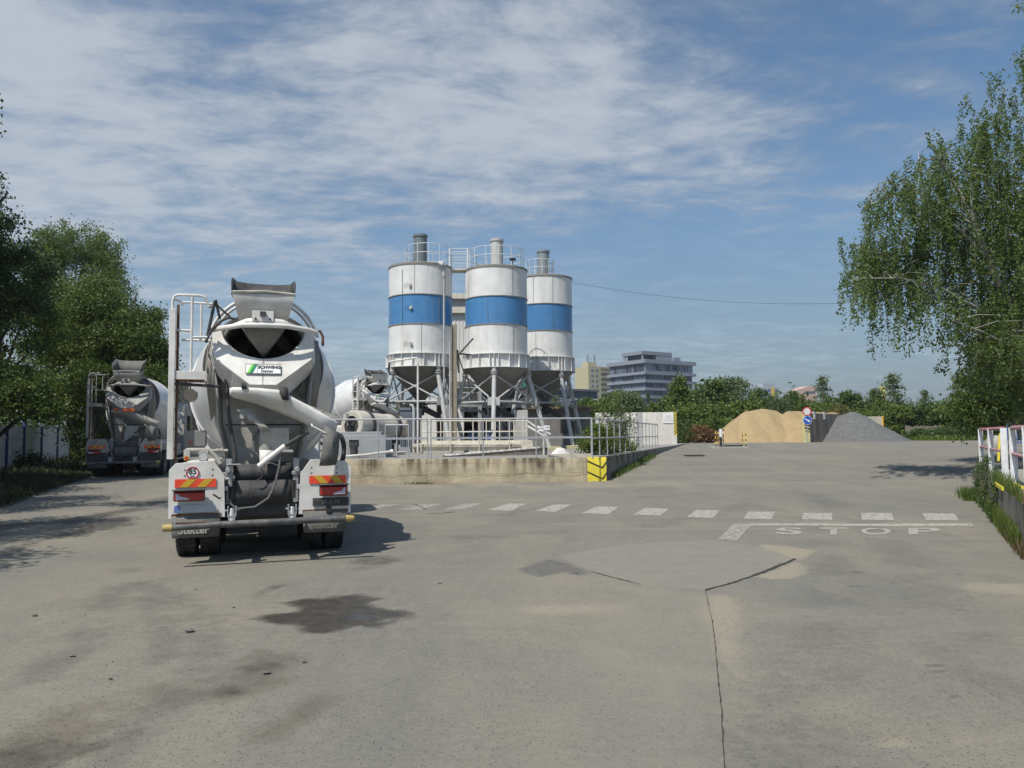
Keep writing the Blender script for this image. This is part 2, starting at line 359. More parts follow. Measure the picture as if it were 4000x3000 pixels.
def make_truck(label, loc, rz, group, hero=True, hopper='square', plates=True, sign=True, orange=False, drumlift=0):
    T = thing('mixer_truck', label, 'mixer truck', loc, rz, group)
    W_ = SHADEW if orange else WHITE
    P = lambda n, b, m, par=T, **k: b.build(n, m, par, **k)
    # chassis, axles
    f = MB()
    for s in (-1, 1): f.b2(s * .38, s * .46, .5, 8.6, .86, 1.12)
    for y in (.7, 2.6, 4.2, 6.4, 8.4): f.b2(-.42, .42, y, y + .1, .9, 1.08)
    f.b2(-.46, .46, .55, .62, .62, 1.12)
    for y in (1.45, 2.85, 6.9): f.cyl((0, y, .54), .09, 1.9, 12, 'x'); f.cyl((0, y, .54), .22, .42, 16, 'y')
    P('chassis_frame', f, DARK)
    for y, du in ((1.45, True), (2.85, True), (7.1, False)):
        for s in (-1, 1): wheel(T, s * 1.06, y, du, s)
    # cab
    c = MB()
    prof = [(6.35, .75), (6.35, 2.55), (6.55, 2.86), (7.6, 2.98), (8.35, 2.75), (8.62, 1.9), (8.68, .55), (7.75, .55), (7.65, 1.05), (6.75, 1.05), (6.6, .75)]
    c.prism(prof, -1.2, 1.2, 'x'); cab = P('cab', c, W_, bevel=.05)
    b = MB()
    for s in (-1, 1):
        b.prism([(7.0, 1.75), (7.0, 2.4), (7.95, 2.4), (8.25, 1.75)], s * 1.203, s * 1.21, 'x')
    b.b2(-.9, .9, 6.34, 6.345, 1.9, 2.45)
    b.box((0, 8.52, 2.25), (2.1, .02, .8), m=Matrix.Rotation(rad(15), 4, 'X'))
    P('window', b, GLASS, cab)
    for s in (-1, 1):
        b = MB(); b.tube([(s * 1.2, 8.2, 2.55), (s * 1.42, 8.3, 2.5), (s * 1.45, 8.3, 1.75), (s * 1.2, 8.2, 1.7)], .018, 6)
        b.box((s * 1.45, 8.26, 2.25), (.26, .1, .42)); b.box((s * 1.45, 8.26, 1.9), (.26, .1, .2))
        P('mirror', b, BLK, cab, bevel=.02)
    # water tank and side gear behind cab
    b = MB(); b.cyl((-.78, 5.6, 1.35), .27, .9, 20, 'y'); P('water_tank', b, DIRTW)
    b = MB(); b.b2(.55, 1.15, 4.6, 5.7, .72, 1.2); P('fuel_tank', b, GREYP, bevel=.05)
    for s in (-1, 1):
        b = MB(); b.b2(s * 1.14, s * 1.20, 3.55, 6.2, .55, .62); b.b2(s * 1.14, s * 1.20, 3.55, 6.2, .82, .89)
        for y in (3.7, 4.9, 6.1): b.b2(s * .5, s * 1.14, y, y + .05, .7, .76)
        P('side_guard', b, RAILG)
    # drum
    Z0 = 3.02; ax = Vector((0, 1, -.205)).normalized(); dl = drumlift
    d = MB()
    d.lathe([(.62, .815), (.9, .93), (1.5, 1.10), (2.15, 1.20), (2.25, 1.215), (3.3, 1.215), (3.4, 1.20),
             (4.1, 1.08), (4.9, .85), (5.3, .60), (5.45, .3), (5.45, .0)], (0, .95, Z0), ax, 64)
    drum = P('drum', d, DRUMW)
    b = MB(); b.lathe([(-.05, .585), (-.05, .61), (.02, .62), (.10, .60), (.35, .70), (.62, .815)], (0, .95, Z0), ax, 56); P('drum_neck', b, mat('stained_neck', (.13, .125, .115), .85, dirt=.7, dcol=(.06, .055, .05), scale=4), drum)
    b = MB()
    for s, r in ((2.2, 1.225), (3.35, 1.225)):
        b.lathe([(s - .03, r - .02), (s - .02, r + .008), (s + .02, r + .008), (s + .03, r - .02)], (0, .95, Z0), ax, 64)
    P('weld_band', b, DRUMW, drum)
    b = MB(); b.lathe([(.55, .72), (.55, .86), (.72, .92), (.72, .80)], (0, .95, Z0), ax, 48); P('roller_track', b, DARK, drum)
    b = MB()
    for k in range(3):                              # mixing blades showing in the mouth
        pts = []
        for i in range(14):
            a = 2 * PI * k / 3 + i * .22; s = .02 + i * .06
            q = Vector((0, .95, Z0)) + ax * s
            pts.append((q, a))
        u = Vector((1, 0, 0)); w = ax.cross(u)
        b.loft([[q + (u * math.cos(a) + w * math.sin(a)) * .50, q + (u * math.cos(a) + w * math.sin(a)) * .30] for q, a in pts], closed=False)
    P('mixing_blade', b, BLADE, drum, solid=.01)
    b = MB(); b.lathe([(-.045, .588), (.74, .585), (.74, .0)], (0, .95, Z0), ax, 48); P('mouth_depth_stand_in', b, mat('dark_drum_depth', (.055, .052, .047), .95, dirt=.5, dcol=(.1, .095, .085), scale=4), drum)  # near-black wall and end cap stand in for the unlit drum depth
    b = MB(); b.b2(-.35, .35, 6.1, 6.35, 1.12, 2.2); b.cyl((0, 6.25, 1.95), .3, .3, 16, 'y'); P('gearbox_stand', b, GREYP, bevel=.02)
    # rear pedestal
    b = MB()
    b.prism([(-.66, 2.85), (.66, 2.85), (.58, 1.95), (.43, 1.34), (-.42, 1.34), (-.57, 1.95)], 1.05, 1.07)
    for s in (-1, 1):
        b.loft([[(s * .65, 1.05, 2.95), (s * .58, 1.05, 1.95), (s * .43, 1.05, 1.34)], [(s * .72, .80, 3.0), (s * .64, .80, 1.95), (s * .47, .80, 1.28)]], closed=False)
        b.loft([[(s * .66, 1.06, 2.95), (s * .59, 1.06, 1.95), (s * .44, 1.06, 1.34)], [(s * .76, 1.25, 3.0), (s * .70, 1.35, 1.95), (s * .48, 1.4, 1.36)]], closed=False)
    ped = P('pedestal', b, DIRTW, solid=.014)
    b = MB(); b.b2(-.54, .56, 1.035, 1.048, 1.925, 1.945)
    b.tube([(-.55, .76, 2.9), (-.5, .74, 2.2), (-.46, .70, 1.9), (-.40, .66, 1.6), (-.38, .62, 1.2)], .027, 8); P('seam_and_hose', b, DARK, ped)
    b = MB()
    for s in (-1, 1):                                # rollers
        b.cyl((s * .55, 1.5, 2.12), .13, .12, 18, 'y')
    P('drum_roller', b, DARK)
    # mouth cover
    Ry = .5
    def fy(z): return .42 + (z - 2.5) * .42
    cut = [(.60 * math.cos(a) - .015, 3.35 + .465 * math.sin(a)) for a in [PI + PI * i / 18 for i in range(19)]]
    outl = [(-.73, 3.32), (-.71, 3.12), (-.72, 2.97), (-.67, 2.88), (-.19, 2.50), (.17, 2.50), (.66, 2.89), (.70, 2.98), (.69, 3.12), (.72, 3.32)]
    cutp = [(x, z) for x, z in cut]
    pl = MB()
    ring_o = []; ring_i = []
    n = 19
    outl2 = [(-.74, 3.30), (-.75, 3.08), (-.75, 2.90), (-.71, 2.74), (-.43, 2.40), (.36, 2.40), (.70, 2.74), (.74, 2.90), (.74, 3.08), (.73, 3.30)]; ring_b = []
    # match outline samples to cut samples by arclength
    L_ = [0]
    for i in range(1, len(outl)): L_.append(L_[-1] + math.dist(outl[i - 1], outl[i]))
    for i in range(n):
        t = L_[-1] * i / (n - 1); j = max(k for k in range(len(L_)) if L_[k] <= t + 1e-6); j = min(j, len(outl) - 2)
        u = (t - L_[j]) / (L_[j + 1] - L_[j]); ring_o.append((outl[j][0] + u * (outl[j + 1][0] - outl[j][0]), outl[j][1] + u * (outl[j + 1][1] - outl[j][1])))
    ring_o = []
    for j in range(9):
        for u in (0, .5): ring_o.append((outl[j][0] + u * (outl[j + 1][0] - outl[j][0]), outl[j][1] + u * (outl[j + 1][1] - outl[j][1]))); ring_b.append((outl2[j][0] + u * (outl2[j + 1][0] - outl2[j][0]), outl2[j][1] + u * (outl2[j + 1][1] - outl2[j][1])))
    ring_o.append(outl[-1]); ring_b.append(outl2[-1])
    pl.loft([[(x, fy(z) + .02, z) for x, z in cutp], [(x, fy(z), z) for x, z in ring_o]], closed=False)
    pl.loft([[(x, fy(z), z) for x, z in ring_o], [(x, fy(z) + .36, z) for x, z in ring_b]], closed=False)
    pl.loft([[(x, fy(z) + .02, z) for x, z in cutp], [(x * .97, fy(z) + .30, z + .03) for x, z in cutp]], closed=False)
    cov = P('mouth_cover', pl, W_, solid=.012, smooth=0)
    b = MB()
    zc = 2.72
    b.bar((-.02, fy(2.5) - .008, 2.5), (-.02, fy(2.9) - .008, 2.9), .006, .004)
    P('seam', b, DARK, cov)
    if sign:
        sp = bpy.data.objects.new('maker_sign', None)
        b = MB(); b.box((0, 0, 0), (.49, .012, .155)); sp = b.build('maker_sign', SIGNW, cov, bevel=.003)
        sp.location = (-.015, fy(2.73) - .02, 2.735); sp.rotation_euler = (-math.atan(.42), 0, 0)
        b = MB(); b.prism([(-.225, -.07), (-.19, -.07), (-.125, .07), (-.16, .07)], -.010, -.007); b.build('light_stripe', GREEN1, sp, smooth=0)
        b = MB(); b.prism([(-.19, -.07), (-.145, -.07), (-.08, .07), (-.125, .07)], -.010, -.0072); b.build('dark_stripe', GREEN2, sp, smooth=0)
        b = MB(); b.bar((-.245, -.008, .075), (.245, -.008, .075), .004); b.bar((-.245, -.008, -.075), (.245, -.008, -.075), .004)
        b.bar((-.243, -.008, -.075), (-.243, -.008, .075), .004); b.bar((.243, -.008, -.075), (.243, -.008, .075), .004); b.bar((-.08, -.008, -.075), (-.08, -.008, .075), .003)
        b.build('border', DARK, sp)
        text('lettering', 'SCHWING', sp, (.085, -.008, .025), .068, BLK, bold=.0035, sx=.98)
        text('lettering', 'Stetter', sp, (.055, -.008, -.038), .064, BLK, bold=.001)
    # side cheeks between cover and ring, seen at the sides
    for s in (-1, 1):
        b = MB(); b.loft([[(s * .68, 1.0, 3.26), (s * .70, .98, 2.9), (s * .50, .92, 2.45)], [(s * .80, 1.2, 3.25), (s * .86, 1.3, 2.75), (s * .76, 1.3, 2.0)]], closed=False)
        P('side_cheek', b, mat('shaded_dirty_cheek', (.27, .26, .235), .75, dirt=.7, dcol=(.12, .11, .09), scale=3, streak=.5), solid=.012)  # dirty paint with the shade beside the drum darkened into its colour
    # tubular ring over the mouth and cross bar
    b = MB(); pts = []
    for i in range(25):
        a = rad(14) + rad(152) * i / 24; pts.append((.80 * math.cos(a), .95 - .12 * math.sin(a), 3.08 + .78 * math.sin(a)))
    b.tube(pts, .026, 8); b.tube([(x * .95, y + .18, z * .985 + .03) for x, y, z in pts], .02, 6)
    P('mouth_ring', b, W_)
    b = MB(); b.tube([(-.74, .62, 3.29), (-.62, .50, 3.31), (-.3, .44, 3.36), (.0, .43, 3.37), (.3, .44, 3.365), (.6, .50, 3.33), (.74, .62, 3.31)], .032, 10)
    b.loft([[(-.5, .46, 3.35), (-.25, .44, 3.46), (.0, .43, 3.48), (.25, .44, 3.46), (.5, .47, 3.36)], [(-.5, .46, 3.33), (-.25, .44, 3.37), (0, .43, 3.37), (.25, .44, 3.37), (.5, .47, 3.34)]], closed=False)
    P('cross_bar', b, W_, solid=.01)
    # hopper
    h = MB()
    def rect(x0, x1, ya, yb, z, zb=None):
        zb = zb or z; return [(x0, ya, z), (x1, ya, z), (x1, yb, zb), (x0, yb, zb)]
    h.loft([rect(-.44, .40, .40, 1.15, 3.83, 3.9), rect(-.445, .405, .395, 1.16, 3.79, 3.86), rect(-.35, .31, .52, 1.1, 3.42, 3.45)])
    hop = P('hopper', h, CEMW if hopper == 'round' else W_, solid=.012)
    b = MB(); b.loft([rect(-.33, .30, .56, 1.1, 3.40), rect(-.24, .20, .72, 1.14, 3.24), rect(-.08, .05, .93, 1.2, 3.04), rect(-.02, .0, 1.0, 1.2, 2.97)]); P('spout', b, mat('spout_cement', (.21, .205, .19), .9, dirt=.7, dcol=(.08, .075, .07), scale=5), hop, solid=.01)
    b = MB(); b.tube([(-.45, .39, 3.83), (0, .375, 3.85), (.41, .39, 3.83), (.42, 1.17, 3.9), (-.46, 1.17, 3.9), (-.45, .39, 3.83)], .02, 6); P('rim', b, CEMW, hop)
    b = MB()
    top = [(-.47, .55, 3.97), (-.485, .9, 4.08), (-.485, 1.2, 4.19), (-.42, 1.26, 4.145), (-.25, 1.28, 4.125), (0, 1.29, 4.12), (.21, 1.28, 4.12), (.38, 1.26, 4.135), (.435, 1.2, 4.18), (.44, .9, 4.07), (.42, .55, 3.96)]
    bot = [(-.46, .45, 3.80), (-.46, .9, 3.84), (-.455, 1.13, 3.86), (-.40, 1.17, 3.87), (-.24, 1.17, 3.87), (0, 1.17, 3.87), (.20, 1.17, 3.87), (.36, 1.17, 3.87), (.405, 1.13, 3.86), (.41, .9, 3.84), (.41, .45, 3.80)]
    if hopper == 'round':
        top = [(x * 1.12, y + .1, z + .18) for x, y, z in top]
    b.loft([top, bot], closed=False); P('rubber_extension', b, BLACKR if hopper == 'square' else DUSTR, hop, solid=.015)
    b = MB(); b.box((-.03, .42, 3.50), (.30, .015, .15)); pt = P('bracket_plate', b, W_, hop, bevel=.004)
    b = MB(); b.box((-.03, .40, 3.53), (.08, .05, .065)); b.cyl((-.13, .405, 3.455), .016, .02, 10, 'y'); b.cyl((.07, .405, 3.455), .016, .02, 10, 'y'); P('bolt_head', b, DARK, pt)
    # chute
    def U(c, r, d, side):
        """half-pipe section open upward"""
        up = Vector((0, 0, 1)); n_ = side; res = []
        w = n_.cross(d).normalized() if False else None
        v = d.cross(n_).normalized()
        for i in range(11):
            a = PI + PI * i / 10; res.append(c + n_ * (math.cos(a) * r) + v * (math.sin(a) * r) * (1 if v.z > 0 else -1))
        return [c + n_ * (-r) + Vector((0, 0, .05))] + res + [c + n_ * r + Vector((0, 0, .05))]
    b = MB(); secs = []
    for x, zt_, zb_, y0, y1 in ((-.46, 2.44, 2.36, .30, .66), (-.42, 2.45, 2.32, .26, .70), (-.1, 2.445, 2.23, .24, .72), (.2, 2.42, 2.11, .24, .70), (.5, 2.26, 1.98, .25, .64), (.8, 2.09, 1.85, .27, .60), (1.03, 1.96, 1.74, .28, .57)):
        row = []
        for i in range(13):
            a = PI + PI * i / 12; yc = (y0 + y1) / 2; row.append((x + .04 * math.sin(a) * (1 if x > .6 else 0), yc + math.cos(a) * (y1 - y0) / 2, zt_ - .05 + (zt_ - .05 - zb_) * math.sin(a)))
        secs.append([(x, y0, zt_)] + row + [(x, y1, zt_ + (.03 if x > .1 else 0))])
    b.loft(secs, closed=False); b.loft([[p for p in secs[0]], [(-.40, .48, 2.42)] * 15], closed=False)
    ch = P('chute', b, W_, solid=.012)
    b = MB(); b.bar((.15, .70, 2.40), (1.06, .62, 2.02), .03, .05); P('edge_strip', b, CEMW, ch)
    b = MB(); b.tube([(.66, .26, 1.93), (.67, .22, 1.90), (.85, .22, 1.80), (.90, .25, 1.83)], .012, 6); P('handle', b, W_, ch)
    if orange:
        b = MB(); b.bar((-.38, .24, 2.45), (-.2, .24, 2.45), .07, .1); b.bar((-.08, .24, 2.45), (.32, .24, 2.44), .10, .12); P('orange_guard', b, mat('orange_paint', (.62, .13, .03), .6, dirt=.5), ch)
    else:
        b = MB(); b.cyl((-.27, .27, 2.47), .055, .07, 12, 'x'); P('rubber_pad', b, BLACKR, ch)
        b = MB(); b.loft([[(.20, .24, 2.47), (.33, .24, 2.45)], [(.21, .22, 2.38), (.33, .22, 2.37)], [(.25, .2, 2.28), (.34, .2, 2.27)]], closed=False)
        P('rubber_pad', b, BLACKR, ch, solid=.03)
    b = MB()
    b.loft([[(.84, .26, 1.92), (.98, .24, 1.84), (1.06, .3, 1.80)], [(.82, .2, 1.7), (.95, .18, 1.66), (1.05, .25, 1.66)], [(.80, .2, 1.5), (.92, .17, 1.5), (1.04, .22, 1.5)], [(.77, .22, 1.33), (.90, .2, 1.33), (1.01, .24, 1.34)]], closed=False)
    P('rubber_flap', b, DUSTR, ch, solid=.012)
    b = MB(); pts = []
    for i in range(15):
        a = rad(70) - rad(190) * i / 14; pts.append((1.03 + .11 * math.cos(a), .42, 1.55 + .24 * math.sin(a)))
    b.tube(pts, .035, 8); P('hose_loop', b, BLACKR, ch)
    # chute support and ram
    b = MB(); b.loft([[(-.36, .50, 2.14), (-.20, .50, 2.16)], [(-.22, .46, 2.0), (-.08, .46, 1.99)], [(-.08, .42, 1.92), (.05, .42, 1.90)], [(-.04, .42, 1.83), (.08, .42, 1.83)]], closed=False)
    b.cyl((-.29, .45, 2.05), .02, .04, 10, 'y'); P('chute_arm', b, DIRTW, solid=.05)
    b = MB(); b.cyl((.03, .62, 1.70), .10, .36, 20); b.b2(.03, .36, .55, .78, 1.55, 1.88); b.b2(.02, .42, .52, .6, 1.52, 1.56); P('swivel_post', b, DIRTW, bevel=.01)
    b = MB(); b.tube([(-.06, .44, 1.33), (.30, .42, 1.62)], .038, 12); b.loft([[(-.05, .5, 1.56), (.14, .5, 1.56)], [(-.05, .47, 1.42), (.10, .47, 1.45)], [(.0, .44, 1.33), (.03, .44, 1.35)]], closed=False)
    ram = P('hydraulic_ram', b, W_, solid=.004)
    b = MB(); b.tube([(.30, .42, 1.62), (.62, .38, 1.82)], .03, 10); P('piston_boot', b, BLACKR, ram)
    b = MB(); b.tube([(-.05, .58, 1.86), (-.13, .55, 1.74), (-.13, .55, 1.55), (-.04, .55, 1.45)], .02, 8)
    b.tube([(.25, .45, 1.60), (.22, .42, 1.3), (.16, .38, 1.05), (.08, .36, .88), (-.10, .36, .76), (-.35, .38, .74), (-.48, .42, .86)], .016, 8); P('hose', b, DUSTR)
    # rubber apron
    b = MB(); b.loft([[(-.40 + .1 * i, .60 - .01 * (i % 3), 1.36 + (.03 if i > 4 else -.0)) for i in range(9)], [(-.38 + .0975 * i, .56, 1.12) for i in range(9)]], closed=False)
    b.loft([[(-.39 + .0975 * i, .50 + .008 * ((i * 2) % 3), 1.13) for i in range(9)], [(-.37 + .095 * i, .47 - .01 * (i % 2), .80) for i in range(9)]], closed=False)
    P('rubber_apron', b, DUSTR if not hero else BLACKR, solid=.012)
    b = MB(); b.cyl((-.16, .455, .91), .016, .02, 10, 'y'); b.tube([(-.06, .5, 1.36), (.0, .45, 1.25), (-.02, .44, 1.17), (-.1, .44, 1.12)], .007, 6); P('hook_wire', b, DARK)
    # valves and brackets either side of the apron
    for s in (-1, 1):
        b = MB(); b.b2(s * .42, s * .50, .5, .6, .80, 1.44); b.cyl((s * .47, .46, 1.28), .035, .2, 10, 'y'); b.b2(s * .40, s * .56, .48, .56, 1.20, 1.25); P('frame_bracket', b, GREYP, bevel=.006)
    b = MB(); b.tube([(-.44, .48, 1.42), (-.44, .45, 1.05)], .03, 8); b.tube([(-.56, .46, 1.14), (-.38, .46, 1.18)], .025, 8); b.tube([(-.5, .44, 1.36), (-.3, .44, 1.36)], .012, 6)
    P('valve_pipe', b, GREYP)
    b = MB(); b.b2(-.98, -.5, 3.6, 6.0, .42, .86); b.b2(.5, 1.0, 3.6, 4.5, .42, .86); b.b2(-.36, .36, .7, 6.2, .55, .84); P('underbody_sun_block', b, DARK, bevel=.03)  # solid boxes added to stop sun leaking under the truck
    b = MB(); b.b2(-1.0, 1.0, 3.36, 3.40, .22, .95); P('inner_sun_board', b, BLACKR)  # added board, blocks sunlit ground from showing between the wheels
    for s in (-1, 1):
        b = MB(); b.b2(s * .50 - .045, s * .50 + .045, .40, .47, .985, 1.075); m_ = P('work_light', b, DARK, bevel=.01)
        b = MB(); b.b2(s * .50 - .032, s * .50 + .032, .39, .402, .998, 1.062); P('lens', b, CLRL, m_, bevel=.006)
        b = MB(); b.b2(s * .52, s * .76, .36, .42, .90, 1.0); P('light_bracket', b, DARK, bevel=.01)
    # wings, lights, plates
    for s in (-1, 1):
        mudguard(T, s, hero, W_)
        b = MB(); b.loft([[(s * .56, .33, .68), (s * 1.18, .33, .67)], [(s * .56, .31, .5), (s * 1.185, .31, .5)], [(s * .57, .28, .38), (s * 1.17, .28, .375)]], closed=False)
        fl = P('mud_flap', b, DUSTR, solid=.012)
        if hero: text('lettering', 'Stetter', fl, (s * .88 - .02, .275, .475), .14, mat('flap_print', (.42, .42, .40), .7, dirt=.6, dcol=(.14, .14, .13), scale=14) if s < 0 else mat('worn_print', (.17, .165, .15), .8), bold=.003)
        b = MB(); b.b2(s * .55, s * 1.19, .325, .345, .655, .70); P('flap_clamp', b, RUST)
        if orange: b = MB(); b.b2(s * .5, s * 1.22, .31, .335, .50, .93); P('underrun_guard', b, DARK)
    chevrons(T, -1.155, -.62, 1.06, 1.175, .322, True); chevrons(T, .64, 1.16, 1.07, 1.185, .322, False)
    taillight(T, -1.155, -.77, .885, 1.005, .22, -1); taillight(T, .79, 1.17, .905, 1.035, .22, 1)
    if plates:
        b = MB(); b.b2(-1.16, -.62, .30, .312, .715, .82); np_ = P('number_plate', b, mat('plate_grey', (.42, .46, .48), .5), bevel=.004)
        b = MB(); b.b2(-1.155, -1.08, .296, .302, .72, .815); P('blue_band', b, mat('plate_blue', (.12, .17, .42), .5), np_)
        b = MB(); b.b2(.69, 1.20, .30, .325, .745, .865); mp = P('name_board', b, BLACKR, bevel=.004)
        text('lettering', 'M A N', mp, (.945, .295, .805), .085, mat('dull_letters', (.15, .15, .15), .5), bold=.002, sx=1.05)
        b = MB(); b.b2(.88, .95, .30, .34, .66, .745); P('board_stem', b, BLK)
    if hero:
        b = MB(); b.cyl((-.93, .332, 1.262), .088, .006, 36, 'y'); dk = P('speed_disc', b, SIGNW)
        b = MB(); b.ring((-.93, .327, 1.262), .078, .0085, 36, 6, axis='y'); P('red_border', b, mat('disc_red', (.42, .02, .04), .5), dk)
        text('digits', '85', dk, (-.93, .327, 1.275), .105, BLK, bold=.002); text('digits', 'km', dk, (-.93, .327, 1.215), .045, BLK, bold=.001)
    else:
        b = MB(); b.cyl((-.24, .79, 1.45), .085, .006, 30, 'y'); dk = P('speed_disc', b, mat('old_disc', (.45, .44, .40), .6))
        b = MB(); b.ring((-.24, .785, 1.45), .075, .008, 30, 6, axis='y'); P('red_border', b, REDP, dk)
        text('digits', '80', dk, (-.24, .785, 1.455), .10, BLK, bold=.002)
    # bumper tube
    b = MB(); b.tube([(-1.15, .0, .55), (-.5, .0, .57), (0, .0, .575), (1.0, .0, .585), (1.12, .0, .587)], .046, 16)
    bp = P('bumper_tube', b, mat('bumper_paint', (.06, .06, .062), .55, dirt=.75, dcol=(.20, .19, .17), scale=7, streak=0))
    b = MB(); b.tube([(-1.26, 0, .548), (-1.145, 0, .55)], [.046, .052], 16); b.tube([(1.13, .0, .587), (1.22, .0, .588), (1.25, 0, .588)], [.05, .045, .03], 16)
    P('end_cap', b, mat('cap_yellow', (.40, .29, .07), .6, dirt=.6, dcol=(.3, .27, .2), scale=9), bp)
    b = MB(); b.b2(-1.1, -.72, -.02, .03, .598, .61)
    for i in range(13): b.box((-1.09 + i * .029, -.01, .615), (.012, .03, .014))
    P('serrated_step', b, RUST, bp)
    for s in (-1, 1):
        b = MB(); b.b2(s * .40 - .045, s * .40 + .045, .02, .5, .62, .68); b.tube([(s * .40, .02, .58), (s * .40, .12, .76)], .035, 10)
        b.b2(s * .40 - .06, s * .40 - .045, .06, .2, .66, .80); b.b2(s * .40 + .045, s * .40 + .06, .06, .2, .66, .80); b.tube([(s * .4 - .09, .13, .74), (s * .4 + .09, .13, .74)], .014, 8)
        P('bumper_arm', b, GREYP, bp)
    # ladder, platform, guard rail on the left
    lad = MB()
    lad.b2(-1.27, -1.19, .36, .44, 1.45, 3.55)
    lad.b2(-1.27, -1.21, .86, .92, 1.45, 3.6)
    for i in range(7): lad.tube([(-1.23, .42, 1.6 + i * .28), (-1.23, .88, 1.6 + i * .28)], .014, 6)
    ld = P('ladder', lad, W_, bevel=.004)
    b = MB(); b.b2(-1.185, -1.15, .44, .47, 1.42, 3.62); P('rusty_rail', b, RUST, ld)
    b = MB(); b.b2(-1.23, -.78, .38, .42, 2.56, 2.68); b.b2(-1.23, -1.2, .38, .95, 2.56, 2.66); b.b2(-.80, -.77, .38, .95, 2.54, 2.66); b.b2(-1.23, -.77, .93, .96, 2.56, 2.66)
    pf = P('platform', b, W_, bevel=.004)
    b = MB()
    for i in range(9): b.b2(-1.2, -.8, .44 + i * .06, .455 + i * .06, 2.555, 2.585)
    for x in (-1.1, -1.0, -.9): b.b2(x, x + .01, .42, .94, 2.55, 2.58)
    P('grating', b, RUST, pf)
    b = MB(); b.tube([(-1.2, .4, 2.5), (-.62, .6, 2.48)], .022, 8); P('platform_bracket', b, DARK, pf)
    g = MB()
    g.tube([(-1.24, .42, 2.6), (-1.24, .42, 3.66), (-1.22, .42, 3.73), (-1.18, .42, 3.755), (-.9, .42, 3.76), (-.82, .42, 3.74), (-.76, .44, 3.60)], .019, 8)
    g.tube([(-1.24, .42, 3.70), (-1.16, .7, 3.70), (-1.16, .95, 3.70)], .017, 8)
    g.tube([(-.985, .42, 2.6), (-.985, .42, 3.74)], .019, 8); g.tube([(-.90, .95, 3.2), (-.90, .95, 3.72)], .017, 8)
    g.tube([(-1.16, .95, 3.74), (-.74, .95, 3.73)], .017, 8); g.tube([(-1.25, .42, 3.26), (-.98, .42, 3.25)], .018, 8); g.tube([(-1.16, .95, 3.18), (-.76, .95, 3.18)], .017, 8); g.tube([(-.98, .42, 3.16), (-.78, .44, 3.17)], .017, 8)
    P('guard_rail', g, W_)
    b = MB(); b.tube([(-.69, .5, 3.70), (-.80, .52, 3.1)], .022, 8); b.tube([(-.68, .5, 3.72), (-.62, .55, 3.45)], .018, 8)
    b.tube([(-.80, .5, 3.12), (-.72, .5, 3.3), (-.60, .5, 3.42), (-.50, .52, 3.47), (-.42, .55, 3.46)], .018, 8)
    P('water_hose', b, BLACKR)
    b = MB(); b.tube([(-.78, .6, 3.62), (-.66, .6, 3.66), (-.60, .62, 3.60), (-.48, .68, 3.50)], .014, 6)
    b.tube([(.70, .70, 3.35), (.80, .7, 3.34), (.84, .7, 3.26), (.84, .7, 3.12)], .022, 8); P('rusty_pipe', b, RUST)
    if hero:
        b = MB(); b.lathe([(0, 0), (0, .085), (.02, .09), (.06, .075), (.08, .03), (.08, 0)], (-.99, .40, 2.345), (0, 1, 0), 28); wl = P('lamp_housing', b, mat('lamp_dusty', (.095, .09, .08), .7, dirt=.5), bevel=0)
        b = MB(); b.ring((-.99, .40, 2.345), .10, .006, 24, 6, a0=rad(150), a1=rad(390), axis='y'); b.tube([(-.99, .43, 2.42), (-.99, .45, 2.52)], .012, 6); P('lamp_frame', b, DARK, wl)
        b = MB(); b.b2(-1.06, -.78, .55, .75, 1.62, 1.85); cb = P('control_box', b, mat('clear_box', (.24, .235, .22), .35, dirt=.5, dcol=(.12, .11, .1)), bevel=.01)
        b = MB(); b.cyl((-.98, .54, 1.68), .03, .01, 16, 'y'); P('red_label', b, mat('faded_red', (.38, .12, .11), .6), cb)
        b = MB(); b.b2(-1.05, -.80, .58, .72, 1.52, 1.62); P('box_base', b, DIRTW)
        b = MB(); b.tube([(-1.05, .5, 1.57), (-.75, .5, 1.57), (-.66, .5, 1.50), (-.58, .48, 1.37)], .032, 10); b.tube([(-.70, .5, 1.56), (-.48, .5, 1.56)], .022, 10)
        b.cyl((-.62, .5, 1.56), .034, .03, 12, 'x'); b.cyl((-.57, .5, 1.56), .034, .03, 12, 'x'); b.b2(-1.06, -.98, .44, .52, 1.46, 1.58); b.b2(-.86, -.74, .44, .5, 1.42, 1.58); P('water_pipe', b, DIRTW)
        b = MB(); b.cyl((-.80, .42, 1.48), .066, .03, 30, 'y'); gg = P('pressure_gauge', b, CHROME)
        b = MB(); b.cyl((-.80, .402, 1.48), .055, .004, 30, 'y'); P('gauge_face', b, mat('gauge_face', (.5, .5, .46), .4, dirt=.5), gg)
        b = MB(); b.cyl((-1.02, .42, 1.46), .035, .02, 16, 'y'); bt = P('button_ring', b, mat('button_yellow', (.5, .33, .05), .5)); 
        b = MB(); b.cyl((-1.02, .40, 1.46), .022, .04, 16, 'y'); P('red_button', b, REDP, bt)
        b = MB()
        b.tube([(-1.03, .44, 1.42), (-1.0, .40, 1.33), (-.95, .40, 1.31)], .008, 6); b.tube([(-.82, .44, 1.42), (-.82, .42, 1.37), (-.74, .42, 1.36)], .008, 6)
        b.tube([(-.7, .42, 1.40), (-.55, .42, 1.33), (-.45, .42, 1.36)], .006, 6); b.tube([(-.66, .34, .96), (-.58, .34, .90), (-.5, .36, .93)], .012, 6); P('cable', b, BLK)
        b = MB()
        for i in range(26):
            a = random.random(); zz_ = 1.45 + .45 * a
            b.cyl((-.56 + random.uniform(-.045, .045), .735, zz_), random.uniform(.009, .02), .004, 8, 'y')
    return T
